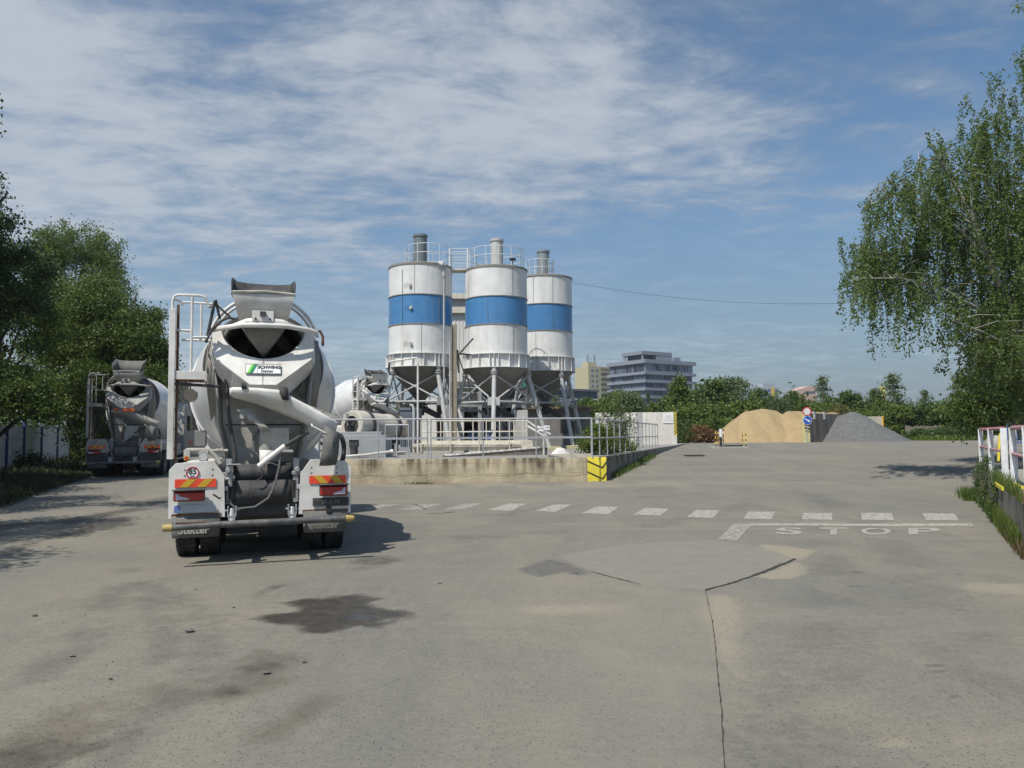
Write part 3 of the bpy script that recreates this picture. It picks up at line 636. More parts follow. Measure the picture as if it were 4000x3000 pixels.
# ------------------------------------------------------------------ ground
def np_noise(X, Y, f, seed):
    """cheap smooth noise on arrays (value noise)"""
    r = np.random.default_rng(seed); T = r.random((256, 256))
    x = X * f + 100.3; y = Y * f + 57.7; xi = np.floor(x).astype(int); yi = np.floor(y).astype(int); u = x - xi; v = y - yi
    u = u * u * (3 - 2 * u); v = v * v * (3 - 2 * v)
    g = lambda a, b: T[a % 256, b % 256]
    return (g(xi, yi) * (1 - u) + g(xi + 1, yi) * u) * (1 - v) + (g(xi, yi + 1) * (1 - u) + g(xi + 1, yi + 1) * u) * v
def fbm(X, Y, f, seed, o=4): return sum(np_noise(X, Y, f * 2 ** i, seed + i) / 2 ** (i + 1) for i in range(o)) / (1 - .5 ** o)
def polysd(X, Y, P):
    """signed distance to polygon (negative inside)"""
    P = np.array(P); d = np.full(X.shape, 1e9); ins = np.zeros(X.shape, bool); n = len(P)
    for i in range(n):
        a = P[i]; b = P[(i + 1) % n]; e = b - a; t = np.clip(((X - a[0]) * e[0] + (Y - a[1]) * e[1]) / (e @ e), 0, 1)
        d = np.minimum(d, np.hypot(X - a[0] - t * e[0], Y - a[1] - t * e[1]))
        c = ((a[1] > Y) != (b[1] > Y)) & (X < (b[0] - a[0]) * (Y - a[1]) / (b[1] - a[1] + 1e-12) + a[0]); ins ^= c
    return np.where(ins, -d, d)
def linesd(X, Y, P):
    P = np.array(P); d = np.full(X.shape, 1e9)
    for a, b in zip(P[:-1], P[1:]):
        e = b - a; t = np.clip(((X - a[0]) * e[0] + (Y - a[1]) * e[1]) / (e @ e), 0, 1); d = np.minimum(d, np.hypot(X - a[0] - t * e[0], Y - a[1] - t * e[1]))
    return d
def ss(a, b, x):
    t = np.clip((x - a) / (b - a), 0, 1); return t * t * (3 - 2 * t)
def crop5(pts): return [tuple(hit(2000 + x / 1.106, 1900 + y / 1.106)[:2]) for x, y in pts]
def crop6(pts): return [tuple(hit(x / 1.106, 1800 + y / 1.106)[:2]) for x, y in pts]

SLAB = crop5([(200, 300), (340, 368), (570, 430), (835, 448), (1060, 382), (1225, 312), (1060, 262), (890, 232), (640, 240), (400, 265)])
PATCH2 = crop5([(570, 430), (835, 448), (865, 580), (885, 760), (905, 960), (920, 1217), (925, 1500), (-100, 1500), (200, 790), (380, 600)])
SEAM = crop5([(835, 450), (850, 520), (865, 580), (875, 660), (885, 760), (893, 860), (905, 960), (910, 1080), (918, 1217), (925, 1400)])
TANP = crop5([(1060, 250), (1200, 260), (1305, 278), (1270, 305), (1225, 318), (1160, 290), (1090, 270)])
TANQ = crop5([(1050, 388), (1140, 360), (1225, 325), (1285, 345), (1275, 375), (1200, 398), (1120, 398)])
DARKP = crop5([(20, 362), (90, 335), (160, 315), (250, 335), (340, 370), (300, 392), (220, 372), (120, 392), (60, 380)])
EDGE = crop5([(900, 480), (915, 640), (940, 800), (960, 960), (980, 1217)])
DAMP = crop6([(1075, 682), (1180, 662), (1250, 640), (1235, 608), (1330, 590), (1420, 582), (1540, 578), (1660, 596), (1600, 632), (1700, 645), (1738, 668), (1700, 700), (1640, 716), (1545, 708), (1480, 735), (1390, 750), (1300, 735), (1250, 700), (1160, 690)])
DAMP2 = crop6([(1080, 600), (1130, 560), (1210, 535), (1260, 530), (1180, 560), (1120, 590), (1110, 620), (1240, 640), (1130, 632)])
RUN = crop6([(-40, 330), (60, 290), (330, 270), (560, 225), (740, 175), (740, 150), (560, 200), (400, 235), (200, 262), (-40, 275)])
RUN2 = crop6([(-60, 480), (80, 380), (250, 330), (420, 300), (560, 280), (560, 240), (380, 255), (180, 330), (-60, 440)])
TRK = [crop6([(700, 850), (725, 780), (715, 700), (690, 640), (640, 590)]), crop6([(480, 1327), (560, 1150), (800, 980), (900, 850), (900, 760), (850, 640), (780, 590), (560, 520)]),
       crop6([(20, 1290), (200, 1180), (420, 1090), (700, 1010), (1000, 990), (1180, 860)]), crop6([(-20, 1100), (160, 940), (320, 800), (500, 560), (560, 470)]),
       crop5([(-200, 220), (200, 200), (600, 170), (900, 110), (1100, 60)]), crop5([(-400, 150), (0, 120), (400, 60), (800, 30)]), crop5([(2150, 850), (1950, 620), (1750, 420), (1650, 250), (1450, 100), (1250, 20)]),
       crop5([(1100, 1300), (1250, 1000), (1380, 700), (1400, 400), (1300, 200), (1050, 60)])]

pd = crop6([(1503, 668), (1518, 662), (1545, 664), (1572, 667), (1580, 674), (1566, 681), (1540, 678), (1528, 685), (1508, 682), (1500, 675)])
def ground():
    xs = np.concatenate([-np.geomspace(3000, 22, 26), np.arange(-21, -12, .5), np.arange(-12, 13, .07), np.arange(13, 45, .8), np.geomspace(46, 3000, 24)])
    ys = np.concatenate([[-400, -60, -15, -3, 0, 1.5], np.arange(2.4, 9, .05), np.arange(9, 18, .06), np.arange(18, 28, .12), np.arange(28, 76, .6), np.geomspace(80, 4000, 30)])
    X, Y = np.meshgrid(xs, ys); Hf = np.vectorize(H); Z = np.zeros_like(X); far = Y > 27; lf = (X < -6) & (Y > 17) & (Y < 46)
    Z[far | lf] = Hf(X[far | lf], Y[far | lf])
    Z += (fbm(X, Y, .5, 3) - .5) * .03 * ((Y > 2) & (Y < 75) & (np.abs(X) < 45))
    sd = polysd(X, Y, DAMP); Z -= .012 * ss(.3, -.5, sd)
    Z += -.008 * ss(.02, .0, np.abs(linesd(X, Y, SEAM)) - .005)
    V = np.stack([X, Y, Z], -1).reshape(-1, 3); nx = len(xs); i = np.arange(len(ys) - 1)[:, None] * nx + np.arange(nx - 1)[None]
    F = np.stack([i, i + 1, i + 1 + nx, i + nx], -1).reshape(-1, 4)
    m = bpy.data.materials.new('asphalt'); m.use_nodes = True
    o = npmesh('ground', V, F, m, smooth=True); tag(o, kind='structure')
    nz1 = fbm(X, Y, 1.2, 11, 5); nz2 = fbm(X, Y, 5, 21, 4)
    j = (nz1 - .5) * .9 + (nz2 - .5) * .5
    damp = ss(.07, -.10, sd + j * .55)
    damp = np.maximum(damp, .42 * ss(.05, -.12, polysd(X, Y, DAMP2) + j * .3))
    damp = np.maximum(damp, .85 * ss(.35, -.35, polysd(X, Y, RUN) + j * .9)); damp = np.maximum(damp, .75 * ss(.3, -.3, polysd(X, Y, RUN2) + j * .9))
    damp = np.maximum(damp, .28 * ss(.30, .05, np.abs(sd - .28 + j * .5)) * ss(.55, .45, sd) * .5)
    for c, r in ((crop6([(60, 1290)])[0], .45), (crop6([(420, 1240)])[0], .16), (crop6([(1130, 890)])[0], .22), (crop6([(1000, 1000)])[0], .2), (crop6([(1620, 430)])[0], .5)):
        damp = np.maximum(damp, .5 * ss(r, r * .2, np.hypot(X - c[0], (Y - c[1])) + j * .5))
    tan = np.maximum(ss(.03, -.03, polysd(X, Y, TANP) + j * .08), ss(.03, -.03, polysd(X, Y, TANQ) + j * .08))
    tan = np.maximum(tan, .8 * ss(.25, .02, linesd(X, Y, EDGE) + j * .3) * ss(0, .02, X - SEAM[4][0] - .02))
    for a in ((250, 530, .5), (1660, 1110, .13), (1560, 1165, .10), (2130, 440, .5)):
        c = crop5([a[:2]])[0]; tan = np.maximum(tan, .7 * ss(a[2], a[2] * .3, np.hypot((X - c[0]) * .7, (Y - c[1]) * 1.3) + j * .4))
    tan = np.maximum(tan, .55 * ss(3.0, .0, np.hypot((X - 1.5) * .2, (Y - 27.5))) * ss(.4, .6, nz1)); tan = np.maximum(tan, .6 * ss(2.6, .2, np.abs(X - 8.5 + (16 - Y) * -.5) + j * 3) * ss(6, 9, Y) * ss(20, 16, Y) * 0)
    smooth = ss(.03, -.03, polysd(X, Y, SLAB) + j * .03); smooth = np.maximum(smooth, .30 * ss(.03, -.03, polysd(X, Y, PATCH2) + j * .06)); 
    dark = .75 * ss(.05, -.05, polysd(X, Y, DARKP) + j * .10)
    for k, t in enumerate(TRK):
        d = linesd(X, Y, t) + j * .25; w = .35 if k < 4 else .8
        dark = np.maximum(dark, (.5 if k < 4 else .38) * ss(w, w * .1, d) * ss(.25, .65, nz1))
    for a in ((1828, 775, .035), (1840, 803, .035), (1487, 371, .05), (1490, 433, .05), (1310, 360, .04), (1650, 415, .03), (1930, 380, .02), (1932, 533, .03), (1740, 822, .02), (1905, 910, .03), (1540, 134, .09), (1040, 134, .10), (270, 376, .03)):
        c = crop5([a[:2]])[0]; dark = np.maximum(dark, .95 * ss(a[2] * 1.5, a[2] * .6, np.hypot((X - c[0]) * .55, Y - c[1]) + j * a[2]))
    def vc(name, A):
        a = o.data.attributes.new(name, 'FLOAT', 'POINT'); a.data.foreach_set('value', A.astype(np.float32).ravel())
    vc('damp', damp); vc('tan', tan); vc('smooth', smooth); dirt = np.zeros_like(X)
    for t, w in ((TRK[2], .30), (crop6([(0, 1327), (200, 1230), (460, 1090), (560, 1040)]), .22), (crop6([(400, 1250), (560, 1180)]), .12), (crop6([(60, 1327), (180, 1270)]), .25), (crop6([(1060, 860), (1130, 810), (1200, 870), (1080, 900)]), .10), (crop6([(860, 980), (1000, 1010), (1180, 950)]), .22), (crop6([(1180, 1180), (1300, 1100), (1380, 1040)]), .2), (crop6([(1560, 470), (1700, 430)]), .12)):
        dirt = np.maximum(dirt, 1.0 * ss(w * 1.5, w * .1, linesd(X, Y, t) + j * .35) * ss(.25, .55, nz1 * .5 + nz2 * .5))
    for t in (crop6([(100, 620), (420, 600), (760, 600), (1080, 560)]), crop6([(300, 760), (640, 700), (1000, 640)]), crop6([(0, 900), (300, 640), (700, 500)]), crop6([(1200, 330), (1500, 370), (1900, 300), (2100, 280)])):
        dirt = np.maximum(dirt, .30 * ss(.55, .05, linesd(X, Y, t) + j * .5) * ss(.3, .6, nz1))
    vc('dirt', dirt); vc('dark', dark); vc('pud', ss(.05, -.01, polysd(X, Y, pd) - .03 + j * .03))
    nt = m.node_tree; N = nt.nodes; L = nt.links; B = N['Principled BSDF']
    tc = N.new('ShaderNodeTexCoord'); P = tc.outputs['Object']
    CACHE = {}
    def at_(n):
        if n in CACHE: return CACHE[n]
        a = N.new('ShaderNodeAttribute'); a.attribute_name = n; r_ = a.outputs['Fac']
        if n in ('damp', 'tan', 'dark', 'dirt'):        # ragged grain along the rim of each stain
            q = N.new('ShaderNodeTexNoise'); q.inputs['Scale'].default_value = 7.0; q.inputs['Detail'].default_value = 8; q.inputs['Roughness'].default_value = .8; L.new(P, q.inputs['Vector'])
            s_ = N.new('ShaderNodeMath'); s_.operation = 'SUBTRACT'; L.new(q.outputs['Fac'], s_.inputs[0]); s_.inputs[1].default_value = .5
            m_ = N.new('ShaderNodeMath'); m_.operation = 'MULTIPLY_ADD'; L.new(s_.outputs[0], m_.inputs[0]); m_.inputs[1].default_value = 1.5; L.new(r_, m_.inputs[2])
            k = N.new('ShaderNodeMath'); k.operation = 'MULTIPLY'; k.use_clamp = True; L.new(m_.outputs[0], k.inputs[0])
            g_ = N.new('ShaderNodeMapRange'); L.new(r_, g_.inputs[0]); g_.inputs[1].default_value = 0; g_.inputs[2].default_value = .3; L.new(g_.outputs[0], k.inputs[1]); r_ = k.outputs[0]
        CACHE[n] = r_; return r_
    def nz(sc, det=6, ro=.6, mp=None, dist=0):
        n = N.new('ShaderNodeTexNoise'); n.inputs['Scale'].default_value = sc; n.inputs['Detail'].default_value = det; n.inputs['Roughness'].default_value = ro; n.inputs['Distortion'].default_value = dist
        if mp: q = N.new('ShaderNodeMapping'); q.inputs['Scale'].default_value = mp[:3]; q.inputs['Rotation'].default_value = (0, 0, mp[3]); L.new(P, q.inputs[0]); L.new(q.outputs[0], n.inputs['Vector'])
        else: L.new(P, n.inputs['Vector'])
        return n.outputs['Fac']
    def rng(s, a, b, c, d):
        r = N.new('ShaderNodeMapRange'); L.new(s, r.inputs[0])
        for i, q in enumerate((a, b, c, d)): r.inputs[i + 1].default_value = q
        return r.outputs[0]
    def mix(f, a, b):
        x = N.new('ShaderNodeMix'); x.data_type = 'RGBA'
        for s, i in ((f, 0), (a, 6), (b, 7)):
            if isinstance(s, (int, float)): x.inputs[i].default_value = s
            elif isinstance(s, tuple): x.inputs[i].default_value = (*s, 1)
            else: L.new(s, x.inputs[i])
        return x.outputs[2]
    def mul(a, b, op='MULTIPLY'):
        x = N.new('ShaderNodeMath'); x.operation = op
        for i, s in enumerate((a, b)):
            if isinstance(s, (int, float)): x.inputs[i].default_value = s
            else: L.new(s, x.inputs[i])
        return x.outputs[0]
    base = mix(rng(nz(.35, 6, .6, (1, .45, 1, .25), .6), .32, .68, 0, 1), (.150, .148, .130), (.222, .198, .150))
    base = mix(rng(nz(1.6, 6, .65), .4, .75, 0, .45), base, (.235, .208, .158))
    base = mix(rng(nz(.9, 5, .6, (1, .25, 1, .5), .8), .50, .80, 0, .55), base, (.125, .126, .118))
    base = mix(rng(nz(7, 8, .75), .35, .75, 0, .5), base, (.125, .12, .105)); base = mix(rng(nz(17, 7, .8), .45, .75, 0, .45), base, (.27, .25, .21))
    base = mix(rng(nz(.7, 8, .7, (1, .3, 1, -.35), 1.2), .47, .68, 0, .55), base, (.135, .130, .115)); base = mix(rng(nz(.45, 8, .7, (.4, 1, 1, .5), 1.0), .50, .70, 0, .6), base, (.255, .225, .175))
    base = mix(mul(at_('dirt'), .62), base, (.105, .085, .06))
    base = mix(mul(at_('tan'), .8), base, (.285, .25, .185))
    base = mix(mul(at_('smooth'), .75), base, mix(rng(nz(3.0, 7, .7), .35, .7, 0, 1), (.185, .176, .148), (.225, .208, .17)))
    base = mix(mul(at_('dark'), .85), base, (.085, .084, .078))
    # worn aggregate: dark stones showing through, bright grit
    def vor(sc, lo, hi, rr=1.0):
        v = N.new('ShaderNodeTexVoronoi'); v.inputs['Scale'].default_value = sc; v.inputs['Randomness'].default_value = rr; L.new(P, v.inputs['Vector'])
        return rng(v.outputs['Distance'], lo, hi, 1, 0), v.outputs['Color']
    s1, c1 = vor(43, .22, .38); s2, c2 = vor(80, .22, .40); s3, c3 = vor(120, .08, .16)
    sp = N.new('ShaderNodeSeparateColor'); L.new(c1, sp.inputs[0]); pick1 = rng(sp.outputs[0], .52, .9, 0, 1)
    sp3 = N.new('ShaderNodeSeparateColor'); L.new(c3, sp3.inputs[0]); pick3 = rng(sp3.outputs[1], .90, .92, 0, 1)
    sp2 = N.new('ShaderNodeSeparateColor'); L.new(c2, sp2.inputs[0]); pick2 = rng(sp2.outputs[0], .45, .55, 0, 1)
    area = rng(nz(.55, 5, .6), .32, .56, .45, 1); bare = mul(1.0, at_('smooth'), 'SUBTRACT')
    stone = mul(mul(mul(s1, pick1), area), bare); stone2 = mul(mul(mul(s2, pick2), mul(area, .55)), bare)
    base = mix(mul(stone, .80), base, (.048, .052, .045)); base = mix(stone2, base, (.075, .073, .062)); base = mix(mul(mul(s3, pick3), .8), base, (.42, .40, .35))
    base = mix(mul(at_('damp'), .94), base, mix(rng(nz(6, 6, .7), .3, .7, 0, 1), (.022, .019, .014), (.050, .042, .030)))
    L.new(base, B.inputs['Base Color'])
    base2 = mix(at_('pud'), base, (.02, .022, .024)); L.new(base2, B.inputs['Base Color']); rf = mix(at_('damp'), (.9, .9, .9), (.45, .45, .45)); rf = mix(at_('pud'), rf, (.03, .03, .03)); L.new(rf, B.inputs['Roughness']); B.inputs['Specular IOR Level'].default_value = .35
    bh = mul(mul(nz(60, 5, .7), .6), mul(mul(stone, -.5), mul(nz(9, 5, .6), 1.2), 'ADD'), 'ADD')
    b = N.new('ShaderNodeBump'); b.inputs['Strength'].default_value = .5; b.inputs['Distance'].default_value = .012; L.new(bh, b.inputs['Height']); L.new(b.outputs[0], B.inputs['Normal'])
ground()

# raised edge crack of the repair slab and asphalt seam
CR = mat('crack_fill', (.035, .032, .028), .95)
def strip(pts, w, z=.006, jag=.3):
    b = MB(); P = []
    for a, c in zip(pts[:-1], pts[1:]):
        n = max(2, int(math.dist(a, c) / .06))
        P += [(a[0] + (c[0] - a[0]) * i / n, a[1] + (c[1] - a[1]) * i / n) for i in range(n)]
    P.append(pts[-1]); L = []; R = []
    for i, (x, y) in enumerate(P):
        q = P[min(i + 1, len(P) - 1)]; p = P[max(i - 1, 0)]; dx, dy = q[0] - p[0], q[1] - p[1]; l = math.hypot(dx, dy) or 1
        ww = w * (1 + random.uniform(-jag, jag)) / 2; ox = random.uniform(-1, 1) * w * jag; nx_, ny_ = -dy / l, dx / l
        zz = H(x, y) + z + (float(fbm(np.array([[x]]), np.array([[y]]), .5, 3)[0, 0]) - .5) * .03
        L.append((x + nx_ * (ww + ox), y + ny_ * (ww + ox), zz)); R.append((x - nx_ * (ww - ox), y - ny_ * (ww - ox), zz))
    b.loft([L, R], closed=False); return b
tag(strip(crop5([(835, 449), (930, 424), (1045, 385)]), .035).build('crack', CR, smooth=0), kind='structure')
tag(strip(crop5([(1045, 385), (1130, 352), (1225, 312)]), .055, jag=.25).build('crack', CR, smooth=0), kind='structure')
tag(strip(SEAM, .006, jag=.5).build('crack', CR, smooth=0), kind='structure')
tag(strip(crop5([(340, 368), (430, 395), (550, 425)]), .016, jag=.5).build('crack', CR, smooth=0), kind='structure')
tag(strip(crop6([(1790, 187), (1840, 210)]), .03, jag=.5).build('crack', CR, smooth=0), kind='structure')
tag(strip(crop6([(1840, 228), (1910, 226), (1960, 220)]), .05, jag=.5).build('crack', CR, smooth=0), kind='structure')

# painted markings
def paintmat(name, col, wear):
    m = mat(name, col, .75, dirt=.6, dcol=(.33, .31, .27), scale=2.5); nt = m.node_tree; N = nt.nodes; L = nt.links
    B = N['Principled BSDF']; n = N.new('ShaderNodeTexNoise'); n.inputs['Scale'].default_value = 9; n.inputs['Detail'].default_value = 9; n.inputs['Roughness'].default_value = .75
    tc = N.new('ShaderNodeTexCoord'); L.new(tc.outputs['Object'], n.inputs['Vector']); r = N.new('ShaderNodeMapRange'); L.new(n.outputs['Fac'], r.inputs[0])
    r.inputs[1].default_value = wear; r.inputs[2].default_value = wear + .18; L.new(r.outputs[0], B.inputs['Alpha']); return m
PM = paintmat('road_paint', (.34, .32, .275), .32); PF = paintmat('worn_road_paint', (.28, .265, .225), .33)
def zebra(quads, m, name='crossing_stripes'):
    b = MB()
    for q in quads:
        a, c, d, e = [Vector((*p, 0)) for p in q]; n = 10; rows = []
        for i in range(n + 1):
            l = a.lerp(e, i / n); r = c.lerp(d, i / n); row = []
            for k in range(n + 1):
                p = l.lerp(r, k / n); z = H(p.x, p.y) + (float(fbm(np.array([[p.x]]), np.array([[p.y]]), .5, 3)[0, 0]) - .5) * .03; row.append((p.x, p.y, z + .005))
            rows.append(row)
        b.loft(rows, closed=False)
    return tag(b.build(name, m, smooth=0), kind='structure')
c4 = lambda pts: [tuple(hit(1300 + x / 1.7015, 1650 + y / 1.7015)[:2]) for x, y in pts]
zebra([c4([(185, 582), (240, 583), (450, 547), (330, 545)]), c4([(440, 582), (590, 580), (725, 542), (600, 545)]), c4([(725, 580), (875, 578), (1005, 538), (890, 540)])], PF)
zebra([c4([(1030, 582), (1190, 587), (1290, 540), (1165, 540)]), c4([(1345, 590), (1480, 597), (1590, 547), (1470, 545)]), c4([(1655, 605), (1820, 612), (1900, 565), (1770, 560)])] +
      [crop5(q) for q in ([(303, 118), (415, 122), (457, 93), (360, 90)], [(520, 125), (640, 129), (678, 98), (575, 95)], [(755, 135), (868, 139), (900, 105), (795, 103)], [(1000, 143), (1120, 145), (1137, 112), (1022, 110)],
                          [(1253, 144), (1383, 146), (1383, 117), (1258, 116)], [(1512, 145), (1650, 147), (1640, 115), (1508, 115)], [(1790, 147), (1932, 147), (1910, 117), (1772, 115)])], PM)
zebra([crop5([(1020, 171), (1995, 173), (1985, 160), (1020, 162)])], PM, 'stop_line')
zebra([crop5([(890, 230), (970, 238), (1035, 166), (955, 163)])], PF, 'edge_line')
for ch, x0, x1 in (('S', 1142, 1253), ('T', 1330, 1450), ('O', 1507, 1637), ('P', 1713, 1850)):
    a = hit(2000 + x0 / 1.106, 1900 + 209 / 1.106); c = hit(2000 + x1 / 1.106, 1900 + 209 / 1.106); t = hit(2000 + (x0 + x1) / 2.212, 1900 + 179 / 1.106)
    hgt = t.y - a.y; wd = (c - a).length
    fc = bpy.data.curves.new('stop_lettering', 'FONT'); fc.body = ch; fc.size = 1; fc.offset = .022; t_ = bpy.data.objects.new('t', fc); me = bpy.data.meshes.new_from_object(t_); bpy.data.objects.remove(t_); me.name = 'stop_lettering'
    bm = bmesh.new(); bm.from_mesh(me); bmesh.ops.triangulate(bm, faces=bm.faces); bmesh.ops.subdivide_edges(bm, edges=bm.edges, cuts=6, use_grid_fill=True); bm.to_mesh(me); bm.free()
    vs = [v.co.copy() for v in me.vertices]; ux0 = min(v.x for v in vs); ux1 = max(v.x for v in vs); uy0 = min(v.y for v in vs); uy1 = max(v.y for v in vs); tl = hit(2000 + x0 / 1.106, 1900 + 179 / 1.106); tr = hit(2000 + x1 / 1.106, 1900 + 179 / 1.106)
    for v, q in zip(me.vertices, vs):
        u = (q.x - ux0) / (ux1 - ux0); w_ = (q.y - uy0) / (uy1 - uy0); p = a.lerp(c, u).lerp(tl.lerp(tr, u), w_); v.co = (p.x, p.y, .006 + (float(fbm(np.array([[p.x]]), np.array([[p.y]]), .5, 3)[0, 0]) - .5) * .03)
    me.materials.clear(); me.materials.append(PM); o = bpy.data.objects.new('stop_lettering', me); COL.objects.link(o); tag(o, kind='structure')

# ------------------------------------------------------------------ concrete yard wall
def wallmat(name, c1, c2, blocks=True):
    m = bpy.data.materials.new(name); m.use_nodes = True; nt = m.node_tree; N = nt.nodes; L = nt.links; B = N['Principled BSDF']; B.inputs['Roughness'].default_value = .92; B.inputs['Specular IOR Level'].default_value = .2
    tc = N.new('ShaderNodeTexCoord'); P = tc.outputs['Object']; sep = N.new('ShaderNodeSeparateXYZ'); L.new(P, sep.inputs[0])
    def nz(sc, det=6, ro=.6, mp=None):
        n = N.new('ShaderNodeTexNoise'); n.inputs['Scale'].default_value = sc; n.inputs['Detail'].default_value = det; n.inputs['Roughness'].default_value = ro
        if mp: q = N.new('ShaderNodeMapping'); q.inputs['Scale'].default_value = mp; L.new(P, q.inputs[0]); L.new(q.outputs[0], n.inputs['Vector'])
        else: L.new(P, n.inputs['Vector'])
        return n.outputs['Fac']
    def rng(s, a, b, c, d):
        r = N.new('ShaderNodeMapRange'); L.new(s, r.inputs[0])
        for i, q in enumerate((a, b, c, d)): r.inputs[i + 1].default_value = q
        return r.outputs[0]
    def mix(f, a, b):
        x = N.new('ShaderNodeMix'); x.data_type = 'RGBA'
        for s, i in ((f, 0), (a, 6), (b, 7)):
            if isinstance(s, (int, float)): x.inputs[i].default_value = s
            elif isinstance(s, tuple): x.inputs[i].default_value = (*s, 1)
            else: L.new(s, x.inputs[i])
        return x.outputs[2]
    def mul(a, b, op='MULTIPLY'):
        x = N.new('ShaderNodeMath'); x.operation = op
        for i, s in enumerate((a, b)):
            if isinstance(s, (int, float)): x.inputs[i].default_value = s
            else: L.new(s, x.inputs[i])
        return x.outputs[0]
    c = mix(rng(nz(1.3, 7, .65), .38, .62, 0, 1), tuple(k * .88 for k in c1), tuple(k * 1.05 for k in c2))
    c = mix(rng(nz(4, 7, .7), .5, .8, 0, .6), c, tuple(k * 1.35 for k in c2))
    # formwork panels of slightly different tone, thin joints
    br = N.new('ShaderNodeTexBrick'); br.inputs['Scale'].default_value = 1; br.inputs['Brick Width'].default_value = 1.45; br.inputs['Row Height'].default_value = .39; br.inputs['Mortar Size'].default_value = .009; br.offset = .37
    br.inputs['Color1'].default_value = (.72, .72, .72, 1); br.inputs['Color2'].default_value = (1.1, 1.08, 1.0, 1); br.inputs['Mortar'].default_value = (.45, .42, .36, 1)
    cm = N.new('ShaderNodeCombineXYZ'); L.new(mul(sep.outputs[0], nz(2, 3), 'ADD'), cm.inputs[0]); L.new(mul(sep.outputs[2], mul(nz(3, 3), .05), 'ADD'), cm.inputs[1]); L.new(cm.outputs[0], br.inputs['Vector'])
    if blocks:
        x = N.new('ShaderNodeMix'); x.data_type = 'RGBA'; x.blend_type = 'MULTIPLY'; x.inputs[0].default_value = .75; L.new(c, x.inputs[6]); L.new(br.outputs['Color'], x.inputs[7]); c = x.outputs[2]
    # run-off stains hanging from the top edge, with their own ragged shape
    st = mul(rng(nz(1, 5, .6, (3.2, 3.2, .35)), .43, .60, 0, 1), rng(mul(sep.outputs[2], mul(nz(1.1, 3), .9), 'ADD'), .75, 1.25, 0, 1))
    c = mix(mul(st, .9), c, (.075, .060, .040))
    pale = mul(rng(nz(1, 5, .6, (6, 6, .7)), .54, .68, 0, 1), .5); c = mix(pale, c, (.46, .42, .33))
    c = mix(mul(rng(sep.outputs[2], .12, .0, 0, 1), .6), c, (.30, .26, .20))
    v = N.new('ShaderNodeTexVoronoi'); v.feature = 'DISTANCE_TO_EDGE'; v.inputs['Scale'].default_value = .45
    wv = N.new('ShaderNodeVectorMath'); wv.operation = 'ADD'; L.new(P, wv.inputs[0]); nn = N.new('ShaderNodeTexNoise'); nn.inputs['Scale'].default_value = 2.2; nn.inputs['Detail'].default_value = 6; L.new(P, nn.inputs['Vector'])
    L.new(nn.outputs['Color'], wv.inputs[1]); L.new(wv.outputs[0], v.inputs['Vector']); hh_ = mul(mul(nz(.5, 7, .62, (1, 1, 0)), .62), sep.outputs[2], 'SUBTRACT'); ab = N.new('ShaderNodeMath'); ab.operation = 'ABSOLUTE'; L.new(hh_, ab.inputs[0]); ck = rng(ab.outputs[0], .002, .008, 1, 0); c = mix(mul(ck, .75), c, (.06, .05, .04))
    L.new(c, B.inputs['Base Color']); b = N.new('ShaderNodeBump'); b.inputs['Strength'].default_value = .6; b.inputs['Distance'].default_value = .03
    L.new(mul(nz(14, 6, .7), mul(ck, -1.2), 'ADD'), b.inputs['Height']); L.new(b.outputs[0], B.inputs['Normal']); return m
WALLT = wallmat('tan_concrete', (.42, .355, .25), (.51, .445, .325)); WALLG = wallmat('grey_concrete', (.17, .155, .13), (.25, .23, .195), False)
CONC = mat('pale_concrete', (.36, .34, .30), .9, dirt=.5, dcol=(.2, .18, .15), scale=2, bump=.3)
YARDM = mat('yard_concrete', (.24, .23, .21), .9, dirt=.5, dcol=(.22, .2, .17), scale=1.1, bump=.2)
WA = Vector((3.43, 28.97, 0)); WB = Vector((-5.64, 28.06, 0)); WL = WA + (WB - WA).normalized() * 14.2; WR = Vector((7.95, 43.6, 0))
ang = math.atan2((WA - WL).y, (WA - WL).x)
w = thing('yard_wall', 'long low tan concrete wall with dark run-off stains, behind the big mixer truck', 'wall', WL, ang)
Lf = (WA - WL).length
def rough_wall(L, T, top, x0=0, mb=None, seed=1, slope=0):
    """wall face with a chipped top edge, x along, y thickness behind"""
    r = random.Random(seed); mb = mb or MB(); n = max(4, int(L / .12)); a = []; 
    for i in range(n + 1):
        x = x0 + L * i / n; ch = r.choice([0, 0, 0, .012, .03]) * r.random(); z = top + slope * (x - x0) - ch
        a.append([(x, -.0, -.6), (x, -.0 + r.uniform(0, .006), z * .5), (x, -.0 + r.uniform(0, .008), z - .03), (x, .012 + ch, z), (x, T, z + r.uniform(-.004, .004)), (x, T, -.6)])
    mb.loft(a); mb.add(a[0], [tuple(range(6))]); mb.add(a[-1], [tuple(range(6))]); return mb
rough_wall(Lf - .70, .28, .925).build('wall_face', WALLT, w, smooth=30)
b = rough_wall(.70, .30, .93, x0=Lf - .70, seed=3); cb = b.build('painted_corner', YEL, w, smooth=30)
b = MB()
for z in (.80, .40):
    b.prism([(Lf - .70, z + .02), (Lf - .16, z - .23), (Lf - .002, z - .02), (Lf - .002, z - .08), (Lf - .14, z - .285), (Lf - .70, z - .03)], -.012, -.003)
b.build('black_chevron', BLK, cb)
# side wall running back up the ramp
sv = WR - WA; sa = math.atan2(sv.y, sv.x)
w2 = thing('ramp_wall', 'grey concrete side wall sinking into the ramp beside the yellow painted corner', 'wall', WA + Vector((-.02, .3, 0)), sa)
b = rough_wall(sv.length, -.0 + .28, .93, seed=5); b.build('wall_face', WALLG, w2, smooth=30)
# return wall at the hidden left end
b = rough_wall(16, .28, .92, seed=8); o = b.build('end_wall', WALLG, None, smooth=30); o.location = WL; o.rotation_euler = (0, 0, rad(100)); tag(o, 'grey concrete return wall of the yard hidden behind the big mixer truck', 'wall')

